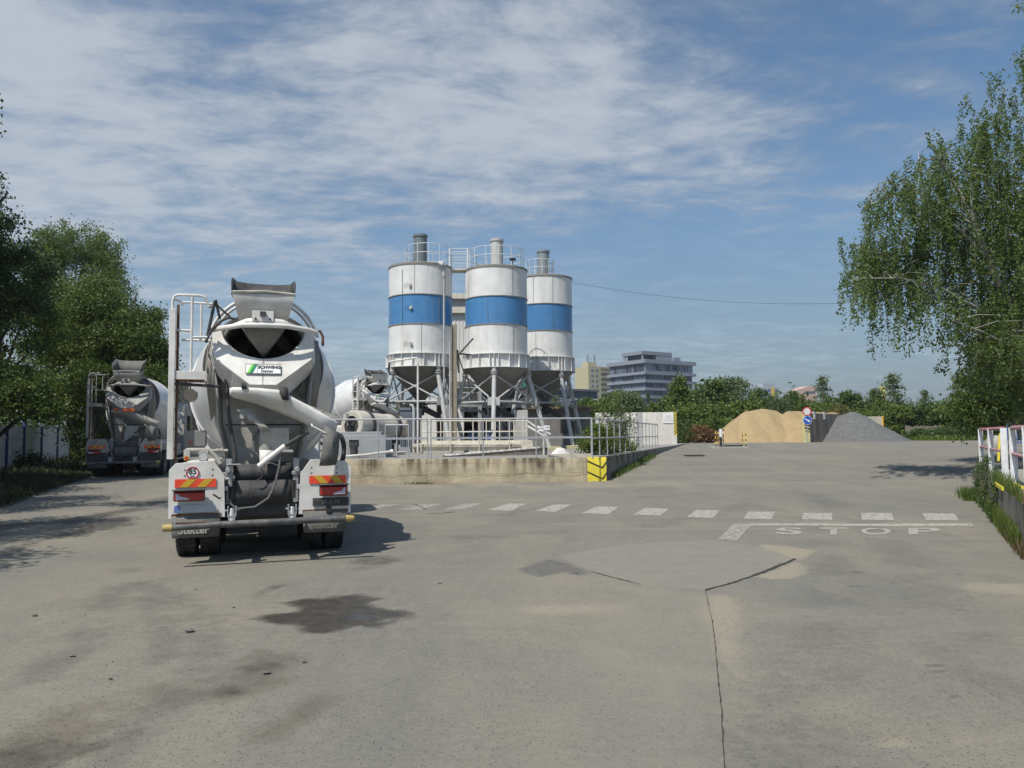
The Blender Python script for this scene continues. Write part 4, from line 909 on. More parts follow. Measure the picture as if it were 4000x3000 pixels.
# yard slab (top follows YP)
def yard():
    poly = [(WL.x + .2, WL.y + .1), (WA.x - .1, WA.y + .2), (WR.x - .15, WR.y), (13.2, 60), (16, 82), (-45, 82), (-30, 60), (WL.x - 3, 46)]
    b = MB(); n = 24; ys = [27.6 + 54.4 * i / n for i in range(n + 1)]
    def edge(y, side):
        pts = [p for p in (([poly[0], poly[7], poly[6], poly[5]]) if side < 0 else [poly[1], poly[2], poly[3], poly[4]])]
        if side > 0 and y < pts[0][1]: 
            t = (y - poly[0][1]) / (poly[1][1] - poly[0][1]); return poly[0][0] + max(.0, t) * (poly[1][0] - poly[0][0])
        for (x0, y0), (x1, y1) in zip(pts[:-1], pts[1:]):
            if y <= y1: t = max(0, (y - y0) / (y1 - y0)); return x0 + t * (x1 - x0)
        return pts[-1][0]
    ys = sorted(set([27.7, 28.0, 28.4, 28.8, 29.2] + [30 + 1.5 * i for i in range(35)]))
    rows = []
    for y in ys:
        xl = edge(y, -1); xr = edge(y, 1); row = [(xl, y, -.4)] + [(xl + (xr - xl) * k / 20, y, YP(y)) for k in range(21)] + [(xr, y, -.4)]; rows.append(row)
    b.loft(rows, closed=False); tag(b.build('yard_pavement', YARDM, smooth=20), kind='structure')
yard()
# ------------------------------------------------------------------ railings
def railing(name, label, posts, ztop, zmid, zbase, mats=RAILG, thick=(), rr=.030, group=None, mid_flat=False, top_ext=0, r_post=.024, slope=0):
    o = Vector((posts[0][0], posts[0][1], 0)); R = thing(name, label, 'railing', (o.x, o.y, zbase), 0, group)
    for i, p in enumerate(posts):
        b = MB(); r = r_post * (1.45 if i in thick else 1)
        b.tube([(p[0] - o.x, p[1] - o.y, -.02), (p[0] - o.x, p[1] - o.y, ztop - zbase)], r, 8); b.cyl((p[0] - o.x, p[1] - o.y, .01), r * 2.2, .02, 10)
        b.build('post', mats, R)
    b = MB(); b.tube([(p[0] - o.x, p[1] - o.y, ztop - zbase) for p in posts], rr, 8); b.build('top_rail', mats, R)
    for z in (zmid if isinstance(zmid, (list, tuple)) else [zmid]):
        b = MB()
        if mid_flat:
            for p, q in zip(posts[:-1], posts[1:]): b.box(((p[0] + q[0]) / 2 - o.x, (p[1] + q[1]) / 2 - o.y - .03, z - zbase), (math.dist(p, q), .012, .075), rz=math.atan2(q[1] - p[1], q[0] - p[0]))
        else: b.tube([(p[0] - o.x, p[1] - o.y, z - zbase) for p in posts], rr * .9, 8)
        b.build('middle_rail', mats, R)
    return R
wn = Vector((-(WA - WL).y, (WA - WL).x, 0)).normalized() * .14
def onwall(px):
    """point of the wall top under a picture column"""
    d = ray(px, 1790); k = (WA - WL).normalized(); t = (WL.y + wn.y - (WL.x + wn.x) * 0 - 0)
    # intersect the sight line with the wall line in plan
    a = Vector((d.x, d.y)); c = Vector((k.x, k.y)); q = Vector((WL.x + wn.x, WL.y + wn.y)); det = a.x * (-c.y) + c.x * a.y
    s = (q.x * (-c.y) + c.x * q.y) / det; return (a.x * s, a.y * s)
fp = [onwall(p) for p in (980, 1220, 1477, 1670)]; railing('railing', 'grey pipe railing on the tan wall, the run nearest the big mixer truck', fp, 2.35, 1.66, .9, mid_flat=True, group='railings on the yard wall')
fp = [onwall(p) for p in (1683, 1888, 2095, 2312)]; railing('railing', 'grey pipe railing on the tan wall that ends at the yellow corner', fp, 2.35, 1.66, .9, mid_flat=True, group='railings on the yard wall', thick=(3,))
b = MB(); b.tube([(fp[0][0] + .3, fp[0][1], 2.377), (fp[1][0] + .9, fp[1][1] + .05, 2.377)], .006, 6)
sn = sv.normalized(); A0 = WA + Vector((-.30, .35, 0))
def onside(px):
    px = px - 0
    d = ray(px, 1750); a = Vector((d.x, d.y)); c = Vector((sn.x, sn.y)); q = Vector((A0.x, A0.y)); det = a.x * (-c.y) + c.x * a.y
    s = (q.x * (-c.y) + c.x * q.y) / det; return (a.x * s, a.y * s)
px_ = [2314, 2343, 2373, 2400, 2422, 2443, 2461, 2478, 2494, 2511, 2524, 2537, 2549, 2560, 2570]
railing('railing', 'grey railing with close posts on the side wall, bush growing behind it', [onside(p) for p in px_], 2.33, 1.62, .9, thick=(4, 8), r_post=.022)

# ------------------------------------------------------------------ silos
SBLUE = mat('silo_blue', (.062, .200, .415), .38, dirt=.2, dcol=(.10, .27, .50), scale=1.2, streak=.25, scol=(.20, .32, .48), coat=.2)
SWHITE = mat('silo_white', (.70, .70, .68), .42, dirt=.22, dcol=(.52, .50, .46), scale=.8, streak=.5, scol=(.34, .30, .25), sscale=2.2, coat=.1)
SCONE = mat('silo_cone_grey', (.20, .195, .18), .7, dirt=.6, dcol=(.13, .12, .10), scale=1.2)  # cone grey is darkened for the shade under the silos
SLEG = mat('silo_leg_grey', (.44, .45, .45), .6, dirt=.5, dcol=(.3, .27, .23), scale=3)
RIM = mat('silo_rim_dirt', (.25, .235, .20), .85, dirt=.6, dcol=(.14, .13, .11), scale=4)
FDARK = mat('filter_grey', (.155, .185, .185), .45, .1, dirt=.25, dcol=(.25, .26, .25)); FLIGHT = mat('filter_pale', (.47, .48, .46), .5, dirt=.4, dcol=(.3, .29, .26)); FMID = mat('filter_mid', (.22, .25, .26), .45, .1, dirt=.3, dcol=(.3, .3, .3))
def silo(label, cx, cy, r, zb, z, legs, fcol, fx, fr, fz, rc, rr, rz1, seams, extras, splay=1.12):
    """z = (roof, band top, band bottom, collar top, collar bottom, cone tip)"""
    T = thing('cement_silo', label, 'silo', (cx, cy, zb), 0, 'cement silos of the plant'); z = [q - zb for q in z]
    def part(n, b, m, par=T, **k): return b.build(n, m, par, **k)
    def cyl_(za, zz_, rr_): b = MB(); b.lathe([(za, rr_), (zz_, rr_)], seg=72); return b
    up = part('upper_shell', cyl_(z[1], z[0], r), SWHITE); bd = part('blue_band', cyl_(z[2], z[1], r), SBLUE); lo = part('lower_shell', cyl_(z[3], z[2], r), SWHITE)
    for n_, zz_, p in (('rim', z[0], up), ('joint_rim', z[1], bd), ('joint_rim', z[2], lo)):
        b = MB(); k = .05 if n_ == 'rim' else .022; b.lathe([(zz_ - k, r + .002), (zz_ - k, r + .035), (zz_ + k, r + .035), (zz_ + k, r - .01)], seg=72); part(n_, b, RIM, p)
    b = MB(); b.lathe([(z[0] + .03, r + .01), (z[0] + .10, r * .93), (z[0] + .16, r * .5), (z[0] + .18, 0)], seg=48); part('roof', b, RIM)
    # collar with ribs
    c = MB(); c.lathe([(z[3], r), (z[3], r + .14), (z[3] - .03, r + .14), (z[3] - .03, r + .01), (z[4] + .03, r + .01), (z[4] + .03, r + .17), (z[4], r + .17), (z[4], r)], seg=72)
    col = part('collar', c, SWHITE)
    angs = []
    for a in legs: angs += [a - 7, a, a + 7]
    for k in range(4): angs += [legs[0] + 90 * k + 26, legs[0] + 90 * k + 45, legs[0] + 90 * k + 64]
    for a in angs:
        b = MB(); t = rad(a); u = Vector((math.sin(t), -math.cos(t), 0)); v = Vector((math.cos(t), math.sin(t), 0)) * .012
        P0 = u * r; P1 = u * (r + .14); P2 = u * (r + .17)
        q = [P0 + Vector((0, 0, z[4])), P2 + Vector((0, 0, z[4])), P2 + Vector((0, 0, z[4] + .08)), P1 + Vector((0, 0, z[3])), P0 + Vector((0, 0, z[3]))]
        b.add([p - v for p in q] + [p + v for p in q], [(0, 1, 2, 3, 4), (9, 8, 7, 6, 5)] + [(i, (i + 1) % 5, (i + 1) % 5 + 5, i + 5) for i in range(5)])
        part('rib', b, SWHITE, col, smooth=0)
    b = MB(); b.lathe([(z[4], r + .10), (z[4] - .02, r + .02), (z[5], .28), (z[5] - .35, .25), (z[5] - .35, 0)], seg=48); cone = part('cone', b, SCONE)
    b = MB(); b.lathe([(z[5] - .25, .27), (z[5] - .25, .38), (z[5] - .31, .38), (z[5] - .31, .27)], seg=24); b.tube([(0, 0, z[5] - .4), (.9, .9, z[5] - .9)], .16, 14); b.cyl((0, 0, z[5] - .6), .2, .5, 14)
    for k in range(5): b.tube([(.5 * math.cos(k), -.5, z[5] + .4), (.6 * math.cos(k * 1.7), -.9, z[5] - .1 - .1 * k), (.1, -.6 + .2 * k, z[5] - .8)], .022, 6)
    part('discharge_gear', b, DARK, cone)
    # seams and small fittings on the shell
    for a, z0, z1 in seams:
        b = MB(); t = rad(a); q = Vector((math.sin(t), -math.cos(t), 0)) * (r + .004); za, zz_ = z[z0], z[z1]; n = int(abs(zz_ - za) / .085)
        b.bar((q.x, q.y, za), (q.x, q.y, zz_), .012)
        for i in range(n): b.cyl((q.x * 1.006, q.y * 1.006, za + (zz_ - za) * (i + .5) / n), .016, .02, 6, 'y')
        part('bolted_seam', b, mat('seam_grey', (.20, .20, .20), .7), up if z1 == 1 else bd if z1 == 2 else lo if z1 == 3 else col)
    for ex in extras:
        if ex == 'gauges':
            b = MB()
            for zz_, px in ((z[0] - 1.15 * 1, -12), ((z[1] + z[2]) / 2 + .05, -10), (z[2] - 1.05, -10)):
                t = rad(px); q = Vector((math.sin(t), -math.cos(t), 0)); b = MB(); b.tube([q * r + Vector((0, 0, zz_)), q * (r + .10) + Vector((0, 0, zz_))], .085, 14); part('level_sensor', b, DIRTW)
            for zz_, px in ((z[0] - 1.15, -22), (z[0] - 1.15, -18), ((z[1] + z[2]) / 2 + .05, -20), ((z[1] + z[2]) / 2 + .05, -16), (z[2] - 1.05, -23), (z[2] - 1.05, -19.5), (z[2] - 1.05, -16)):
                t = rad(px); q = Vector((math.sin(t), -math.cos(t), 0)) * (r + .006); b = MB(); b.bar((q.x, q.y, zz_ - .15), (q.x, q.y, zz_ + .12), .018); part('level_mark', b, DARK)
            t = rad(-27); q = Vector((math.sin(t), -math.cos(t), 0)) * (r + .01); b = MB(); b.bar((q.x, q.y, z[1] - .05), (q.x, q.y, z[1] + 1.3), .02); b.bar((q.x, q.y, z[2] + .2), (q.x, q.y, z[1] - .1), .02); b.bar((q.x, q.y, z[3] + 1.6), (q.x, q.y, z[2] - .1), .02)
            part('conduit', b, DARK)
        if ex == 'pipe':
            t = rad(47); q = Vector((math.sin(t), -math.cos(t), 0)) * (r + .17)
            b = MB(); b.tube([(q.x, q.y, 0), (q.x, q.y, z[0] - .5), (q.x, q.y, z[0] - .15)], [.05, .05, .05], 10); b.cyl((q.x, q.y, z[0] - .55), .09, .22, 12)
            b.tube([(q.x, q.y, z[0] - .12), (q.x * .97, q.y * .97, z[0] + .03), (q.x * .8, q.y * .8, z[0] + .12)], [.10, .13, .10], 12); b.cyl((q.x - .12, q.y - .05, z[0] - .02), .14, .2, 14, 'x')
            part('filling_pipe', b, SLEG)
        if ex == 'lamp':
            t = rad(38); q = Vector((math.sin(t), -math.cos(t), 0)) * (r - .2); b = MB(); b.box((q.x, q.y, z[0] + .42), (.32, .18, .14), m=Matrix.Rotation(.3, 4, 'X')); b.bar((q.x, q.y + .1, z[0] + .1), (q.x, q.y + .1, z[0] + .45), .04); part('floodlight', b, BLK)
    # filter on the roof
    b = MB(); b.cyl((fx, .1, (z[0] + .1 + fz - zb) / 2), fr, fz - zb - z[0] - .1, 28); f_ = part('filter', b, fcol)
    b = MB(); b.lathe([(-.12, fr + .01), (-.12, fr + .04), (.0, fr + .04), (.03, fr - .05), (.05, 0)], (fx, .1, fz - zb), seg=28); b.lathe([(0, fr + .01), (0, fr + .22), (.06, fr + .20), (.12, fr)], (fx, .1, z[0] + .12), seg=28); part('flange', b, fcol, f_)
    # guard rail
    cxr, cyr = rc; b = MB(); zt = rz1 - zb; zf = z[0] + .1; R0, a0, a1 = rr
    for q in (zt, (zt + zf) / 2 + .05): b.ring((cxr, cyr, q), R0, .018, 40, 6, rad(a0), rad(a1))
    n = int((a1 - a0) / 26)
    for i in range(n + 1):
        a = rad(a0 + (a1 - a0) * i / n); b.tube([(cxr + R0 * math.cos(a), cyr + R0 * math.sin(a), zf - .1), (cxr + R0 * math.cos(a), cyr + R0 * math.sin(a), zt)], .018, 6)
    part('guard_rail', b, mat('rail_white', (.60, .62, .64), .5))
    # legs and bracing
    tops = []; bots = []
    for a in legs:
        t = rad(a); u = Vector((math.sin(t), -math.cos(t), 0)); p0 = u * (r + .02) + Vector((0, 0, z[4] - .3)); p1 = u * (r + splay) + Vector((0, 0, .12)); tops.append(p0); bots.append(p1)
        b = MB(); b.tube([p0, p1], .115, 14); b.cyl((p0.x, p0.y, z[4] - .22), .19, .05, 14); b.cyl((p0.x, p0.y, z[4] - .32), .19, .05, 14); b.cyl((p0.x, p0.y, z[4] - .1), .13, .25, 12); lg = part('leg', b, SLEG)
        b = MB(); m_ = p0.lerp(p1, .38); b.box(m_ + u * .0, (.62, .05, .42), rz=t); part('gusset_plate', b, SLEG, lg)
        b = MB(); b.box((p1.x, p1.y, .08), (1.05, 1.05, .2), rz=rad(12)); part('footing', b, mat('footing_yellow', (.50, .46, .25), .9, dirt=.8, dcol=(.4, .37, .3), scale=3), lg, bevel=.02)
    b = MB()
    for i in range(4):
        a0_, a1_ = tops[i], tops[(i + 1) % 4]; m0 = a0_.lerp(bots[i], .38); m1 = a1_.lerp(bots[(i + 1) % 4], .38)
        b.tube([a0_ + Vector((0, 0, -.05)), m1], .042, 8); b.tube([a1_ + Vector((0, 0, -.05)), m0], .042, 8); b.tube([m0, m1], .052, 8)
    part('bracing', b, SLEG)
    return T
zz1 = lambda Y, *py: [at(1900, p, Y).z for p in py]
def SY(py, Y, px): return at(px, py, Y).z
YS = 42.0; ZB = YP(42)
c1 = at(1643, 1500, YS).x; r1 = (at(1765.5, 1250, YS).x - at(1519.5, 1250, YS).x) / 2
silo('white cement silo with a blue band, leftmost of three, dark green-grey roof filter', c1, YS, r1, ZB, [SY(p, YS, 1643) for p in (1053, 1169, 1280, 1390, 1441, 1560)], (38, 128, 218, 308), FDARK,
     at(1641, 1000, YS).x - c1, .355, SY(917, YS, 1641), (.42, -.1), (1.24, 0, 360), SY(972, YS, 1674), ((-4, 0, 1), (-56, 1, 2), (41, 1, 2), (-4 + 12, 2, 3), (-4 + 60, 0, 1), (8, 3, 4)), ('gauges', 'pipe'))
c2 = at(1940, 1500, YS).x; r2 = (at(2061.5, 1250, YS).x - at(1819.5, 1250, YS).x) / 2
silo('white cement silo with a blue band, the middle one, pale roof filter', c2, YS, r2, ZB, [SY(p, YS, 1940) for p in (1062, 1175, 1281, 1391, 1444, 1565)], (-3, 87, 177, 267), FLIGHT,
     at(1941, 1000, YS).x - c2, .335, SY(935, YS, 1941), (.0, 0.0), (1.46, 0, 360), SY(983, YS, 1938), ((-59, 0, 1), (32, 0, 1), (-14, 1, 2), (-59, 2, 3), (33, 2, 3), (33, 3, 4)), ('lamp',))
Y3 = 47.4; r3 = 1.68; c3 = at(2235, 1250, Y3).x - r3
silo('white cement silo with a blue band, rightmost and partly hidden, grey roof filter', c3, Y3, r3, YP(47), [SY(p, Y3, 2150) for p in (1095, 1202, 1303, 1402, 1456, 1565)], (31, 121, 211, 301), FMID,
     at(2122, 1000, Y3).x - c3, .36, SY(979, Y3, 2122), (at(2108, 1000, Y3).x - c3, 0), (.86, 0, 360), SY(1022, Y3, 2110), ((-24, 0, 1), (15, 0, 1), (15, 1, 2), (-20, 2, 3), (-18, 3, 4)), ())
# bridge between the first two roofs
bx0 = c1 + r1 - .1; bx1 = c2 - r2 + .15; zr = SY(1055, YS, 1790)
T = thing('roof_catwalk', 'short white railed bridge between the two nearer silo roofs', 'catwalk', (bx0, YS, zr))
b = MB(); b.b2(0, bx1 - bx0, -.3, .5, -.06, .02); b.build('deck', CREAM, T)
b = MB(); L = bx1 - bx0
for y in (-.3, .5):
    for z in (.48, .8, 1.1): b.tube([(0, y, z), (L, y, z)], .022, 6)
for x in (0, L): b.b2(x - .05, x + .03, -.34, -.26, 0, 1.1)
b.build('handrail', mat('rail_white', (.6, .62, .64), .5), T)

# overhead cable
pts = []; pA = at(2237, 1103, 47.4); pB = at(3700, 1152, 46)
for i in range(41):
    t = i / 40; p = pA.lerp(pB, t); pts.append((p.x, p.y, p.z - 1.1 * 4 * t * (1 - t) * .8))
b = MB(); b.tube(pts, .009, 5); tag(b.build('overhead_cable', BLK), 'thin dark cable sagging from the rightmost silo towards the birch', 'cable')

# ------------------------------------------------------------------ batching tower and lower plant building
CLAD = mat('white_cladding', (.62, .61, .58), .6, dirt=.35, dcol=(.45, .42, .37), scale=.7, streak=.3)
def xs(a, b_, Y): return at(a, 1500, Y).x, at(b_, 1500, Y).x
Yt = 50.0; xa, xb = xs(1745, 1880, Yt); zg = YP(50)
T = thing('batching_tower', 'tall white clad tower with a flat roof between the two nearer silos', 'tower', ((xa + xb) / 2, Yt + 3, zg)); hw = (xb - xa) / 2
zt = SY(1212, Yt, 1800) - zg; b = MB(); b.b2(-hw, hw, -3, 3, 4.2, zt); b.build('wall', CLAD, T)
b = MB(); n = int(2 * hw / .25)
for i in range(n + 1): b.b2(-hw + i * .25, -hw + i * .25 + .05, -3.03, -3.0, 4.2, zt)
b.build('cladding_rib', CLAD, T)
for q0, q1, o_ in ((1225, 1200, .25), (1172, 1157, .5)):
    b = MB(); b.b2(-hw - o_, hw + o_, -3 - o_, 3 + o_, SY(q0, Yt, 1800) - zg, SY(q1, Yt, 1800) - zg + .08); b.build('roof_trim', CREAM, T, bevel=.02)
b = MB(); b.b2(-hw - .1, hw + .1, -3.1, 3.1, SY(1200, Yt, 1800) - zg, SY(1170, Yt, 1800) - zg); b.build('parapet', CLAD, T)
b = MB()
for x in (-hw + .1, hw - .1):
    for y in (-2.9, 2.9): b.b2(x - .12, x + .12, y - .12, y + .12, 0, 4.2)
b.b2(-hw, hw, -2.95, -2.85, 2.6, 2.75); b.build('frame', GREYP, T)
Yp = 53.0; xa, xb = xs(1648, 2085, Yp); zg = YP(53)
T = thing('mixing_hall', 'low hall under the silos with white left wall and a dark open bay', 'building', (xa, Yp, zg)); W = xb - xa; Hh = SY(1470, Yp, 1800) - zg
xs_ = [at(p, 1500, Yp).x - xa for p in (1648, 1705, 1785, 1800, 1905, 1995, 2030, 2085)]
b = MB(); b.b2(xs_[0], xs_[1], 0, 6, 0, SY(1555, Yp, 1700) - zg); b.build('wall', CLAD, T)
b = MB(); b.b2(xs_[2] - .9, xs_[3] + .2, 0, .3, 0, Hh * .75); b.build('wall', CLAD, T)
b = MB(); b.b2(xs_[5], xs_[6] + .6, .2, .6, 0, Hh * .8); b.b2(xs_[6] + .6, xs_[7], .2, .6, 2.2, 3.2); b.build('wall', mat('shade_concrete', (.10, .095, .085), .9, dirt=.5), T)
b = MB(); b.b2(xs_[1], W, 5.2, 5.5, 0, Hh * .9); b.b2(xs_[3] + .2, xs_[5], 2.5, 2.6, 0, 3.2); b.build('back_wall', mat('shaded_bay_wall', (.04, .038, .035), .9, dirt=.5), T)  # near-black colour puts the shade of the open bay into these walls
b = MB(); b.b2(xs_[1], W, 0, 5.5, Hh * .62, Hh * .68); b.b2(xs_[3], W, .0, .25, Hh * .55, Hh * .62); b.build('deck_beam', GREYP, T)
b = MB()
for i in range(3): b.b2(xs_[4] + i * .7, xs_[4] + .5 + i * .7, 1.0, 2.0, .2, 2.4 + .4 * (i % 2))
b.b2(xs_[6] + .2, xs_[6] + .9, -.2, .5, .3, 2.5); b.build('machine_cabinet', mat('cabinet_grey', (.22, .22, .21), .6, dirt=.6, dcol=(.12, .11, .1)), T, bevel=.03)
b = MB()
for k in range(12):
    x = random.uniform(xs_[1], W - 1); b.tube([(x, random.uniform(0, 3), random.uniform(.2, 2)), (x + random.uniform(-1, 1), random.uniform(0, 3), random.uniform(2, 4.5))], random.uniform(.04, .12), 8)
b.build('pipework', GREYP, T)
# steel stair
sx = at(1800, 1600, 47).x; S = thing('steel_stair', 'grey steel stair with pipe handrails in the dark bay under the silos', 'stair', (sx, 47, YP(47)))
q = [(0, 2.35), (1.05, 2.35), (3.4, .3)]
b = MB()
for y in (0, .8):
    b.bar((0, y, 2.3), (1.05, y, 2.3), .06, .18); b.bar((1.05, y, 2.3), (3.4, y, .2), .06, .18)
b.b2(0, 1.05, 0, .8, 2.24, 2.28)
for i in range(9): b.b2(1.1 + i * .26, 1.34 + i * .26, 0, .8, 2.12 - i * .235, 2.15 - i * .235)
b.build('flight', GREYP, S)
for y in (0, .8):
    b = MB()
    for dz in (.55, 1.05): b.tube([(0, y, 2.3 + dz), (1.0, y, 2.3 + dz), (3.4, y, .25 + dz)], .022, 6)
    for x, z in ((0, 2.3), (.5, 2.3), (1.0, 2.3), (1.6, 1.8), (2.2, 1.27), (2.8, .76), (3.35, .3)): b.tube([(x, y, z), (x, y, z + 1.05)], .02, 6)
    b.build('handrail', RAILG, S)
# tall steel column and white downpipe
p = at(1774, 1500, 38.5); T = thing('steel_column', 'tall rusty tan steel column standing between the two nearer silos', 'column', (p.x, p.y, YP(38.5))); hz_ = SY(1268, 38.5, 1774) - YP(38.5)
b = MB(); b.b2(-.13, .11, -.01, .01, 0, hz_); b.b2(-.13, -.10, -.10, .12, 0, hz_); b.b2(.08, .13, -.12, .14, 0, hz_); b.build('profile', mat('column_tan', (.27, .24, .18), .75, dirt=.7, dcol=(.14, .13, .12), scale=1.2), T)
b = MB(); b.tube([(.24, 0, hz_ * .62), (.2, -.05, hz_ * .68), (.16, 0, hz_ * .80)], .05, 8); b.tube([(.16, 0, hz_ * .77), (.8, .5, hz_ * .77)], .04, 6); b.tube([(.2, 0, hz_ * .76), (.9, .6, hz_ * .90)], .05, 6); b.tube([(.16, 0, hz_ * .8), (.3, .1, hz_ * .7), (.7, .2, hz_ * .55), (.8, .3, hz_ * .45)], .03, 6); b.build('cable_bundle', DARK, T)
b = MB(); b.tube([(-.2, 0, .1), (-.2, 0, hz_ * .86)], .045, 8); b.build('downpipe', SLEG, T)
p = at(1632, 1500, 35); T = thing('water_filling_pipe', 'white pipe gallows with a bent top arm in front of the leftmost silo', 'pipe', (p.x, p.y, YP(35))); hz_ = SY(1398, 35, 1630) - YP(35)
b = MB(); b.tube([(0, 0, 0), (0, 0, hz_ - .06), (-.05, 0, hz_), (-.25, 0, hz_ - .02), (-1.25, 0, hz_ - .16), (-1.28, 0, hz_ - .3)], .045, 10); b.build('pipe', WHITE, T)
b = MB(); b.tube([(-1.27, 0, hz_ - .2), (-1.30, .02, hz_ - .6), (-1.22, 0, hz_ - .75)], .05, 8); b.build('hanging_valve', DARK, T)

# shed
Yh = 52.0; xa, xb = xs(2058, 2305, Yh); zg = YP(52)
T = thing('shed', 'low grey shed with a dark window and flat rusty roof right of the silos', 'shed', (xa, Yh, zg)); W = xb - xa; hh = SY(1597, Yh, 2180) - zg
b = MB(); b.b2(0, W, 0, 5, 0, hh); b.build('wall', mat('render_grey', (.20, .195, .18), .9, dirt=.5, dcol=(.13, .12, .11)), T)
b = MB(); b.b2(-.2, W + .35, -.3, 5.2, hh, hh + .12); b.build('roof', mat('roof_rust', (.20, .14, .10), .9, dirt=.5), T)
xw0, xw1 = at(2186, 1600, Yh).x - xa, at(2240, 1600, Yh).x - xa; b = MB(); b.b2(xw0, xw1, -.03, .05, SY(1690, Yh, 2200) - zg, SY(1632, Yh, 2200) - zg); wd = b.build('window', mat('window_frame_brown', (.09, .07, .06), .7), T)
b = MB(); m = (xw0 + xw1) / 2
for a, c in ((xw0 + .08, m - .04), (m + .04, xw1 - .08)): b.b2(a, c, -.04, -.02, SY(1690, Yh, 2200) - zg + .08, SY(1632, Yh, 2200) - zg - .08)
b.build('pane', GLASS, wd)
b = MB(); b.tube([(xw0 + .3, -.1, 2.0), (xw0 + .9, -.25, 1.7), (xw0 + 1.2, -.1, 2.1)], .10, 8); b.build('coiled_hose', DIRTW, T)

# ------------------------------------------------------------------ weighbridge, inner white railing, concrete works
Yw = 35.0; xa = at(1612, 1700, Yw).x; xb = at(2031, 1700, Yw).x; zy = YP(35)
zc = lambda py, Y=Yw: SY(py, Y, 1850)
T = thing('weighbridge', 'long cream steel weighing platform on I-beams behind the railings', 'platform', (xa, Yw, zy)); W = xb - xa
b = MB(); z0 = zc(1762) - zy; z1 = zc(1745) - zy; z2 = zc(1733) - zy
b.b2(0, W, 0, .25, z0 - .04, z0); b.b2(0, W, .1, .13, z0, z1); b.b2(0, W, -.02, .27, z1, z1 + .03); b.b2(0, W, .02, 3.4, z1 + .06, z2)
b.build('edge_beam', CREAM, T)
b = MB(); b.b2(W - .3, W + .65, 3.0, 3.2, z0, z2 + .1); b.b2(0, W + .55, 3.2, 3.4, z1, z2 + .12); b.build('far_beam', CREAM, T)
b = MB(); b.b2(-.3, W + .4, -.1, 3.6, -.02, z0 - .045); b.build('foundation', CONC, T)
b = MB()
for x in (.2, W * .5, W - .2): b.b2(x - .12, x + .12, .0, .3, z0 - .05, z0 + .0)
b.b2(-.6, -.1, .0, .4, .05, z1); b.tube([(-2.0, -.1, .0), (-.2, .05, z0)], .05, 8); b.build('load_cell', GREYP, T)
def inner_rail(label, Y, pxs, ztop_py, zmid_py, xr=None):
    P_ = [(at(p, 1700, Y).x, Y) for p in pxs]; return railing('railing', label, P_, SY(ztop_py, Y, 1850), SY(zmid_py, Y, 1850), SY(1762, Y, 1850) , mats=CREAM, rr=.026, r_post=.026, group='white railings on the weighbridge')
inner_rail('white railing along the near edge of the cream weighbridge', 34.9, (1645, 1760, 1872, 1990), 1643, 1687)
inner_rail('white railing with close posts along the far edge of the weighbridge', 38.6, (1722, 1780, 1848, 1900, 1935, 1952, 2008, 2044, 2058), 1645, 1686)
# ramp curb with crusted white top
pa = at(1740, 1788, 31.5); pb = at(2138, 1750, 33.5)
T = thing('ramp_curb', 'low grey concrete ramp curb with crusted white top in front of the weighbridge', 'curb', (pa.x, pa.y, YP(31)), math.atan2(pb.y - pa.y, pb.x - pa.x)); L = (pb - pa).to_2d().length
b = MB(); n = 50; r_ = []
for i in range(n + 1):
    x = L * i / n; z = .03 + (pb.z - YP(33)) * (i / n) ** 1.0; j = random.uniform(-.02, .02); r_.append([(x, 0, -.1), (x, 0, z + j), (x, .28, z + j), (x, .28, -.1)])
b.loft(r_); b.add(r_[-1], [(0, 1, 2, 3)]); b.build('side', WALLG, T, smooth=0)
b = MB(); r_ = []
for i in range(n + 1):
    x = L * i / n; z = .03 + (pb.z - YP(33)) * (i / n); j = random.uniform(0, .05); r_.append([(x, -.03, z), (x, -.02, z + .03 + j), (x, .3, z + .03 + j * .5), (x, .3, z)])
b.loft(r_); b.build('cement_crust', mat('cement_crust', (.62, .60, .56), .95, dirt=.4), T, smooth=0)
p = at(2188, 1770, 31); b = MB(); r_ = []
for k in range(6):
    r_.append([(math.cos(a) * (.42 - .07 * k) * random.uniform(.85, 1.1), math.sin(a) * (.3 - .045 * k), .34 * math.sin(k / 5 * PI / 2)) for a in [2 * PI * i / 14 for i in range(14)]])
b.loft(r_); b.add(r_[-1], [tuple(range(14))]); o = b.build('cement_lump', mat('cement_crust', (.62, .6, .56)), None, smooth=0); o.location = (p.x, p.y, YP(31)); tag(o, 'white lump of hardened cement on the yard near the yellow corner', 'lump')
b = MB(); p0 = at(2140, 1785, 29.6); p1 = at(2310, 1785, 29.9); b.bar((0, 0, .05), (p1.x - p0.x, p1.y - p0.y, .05), .10, .12); o = b.build('timber_beam', CREAM); o.location = (p0.x, p0.y, .93); tag(o, 'pale beam lying along the top of the tan wall near its yellow corner', 'beam')

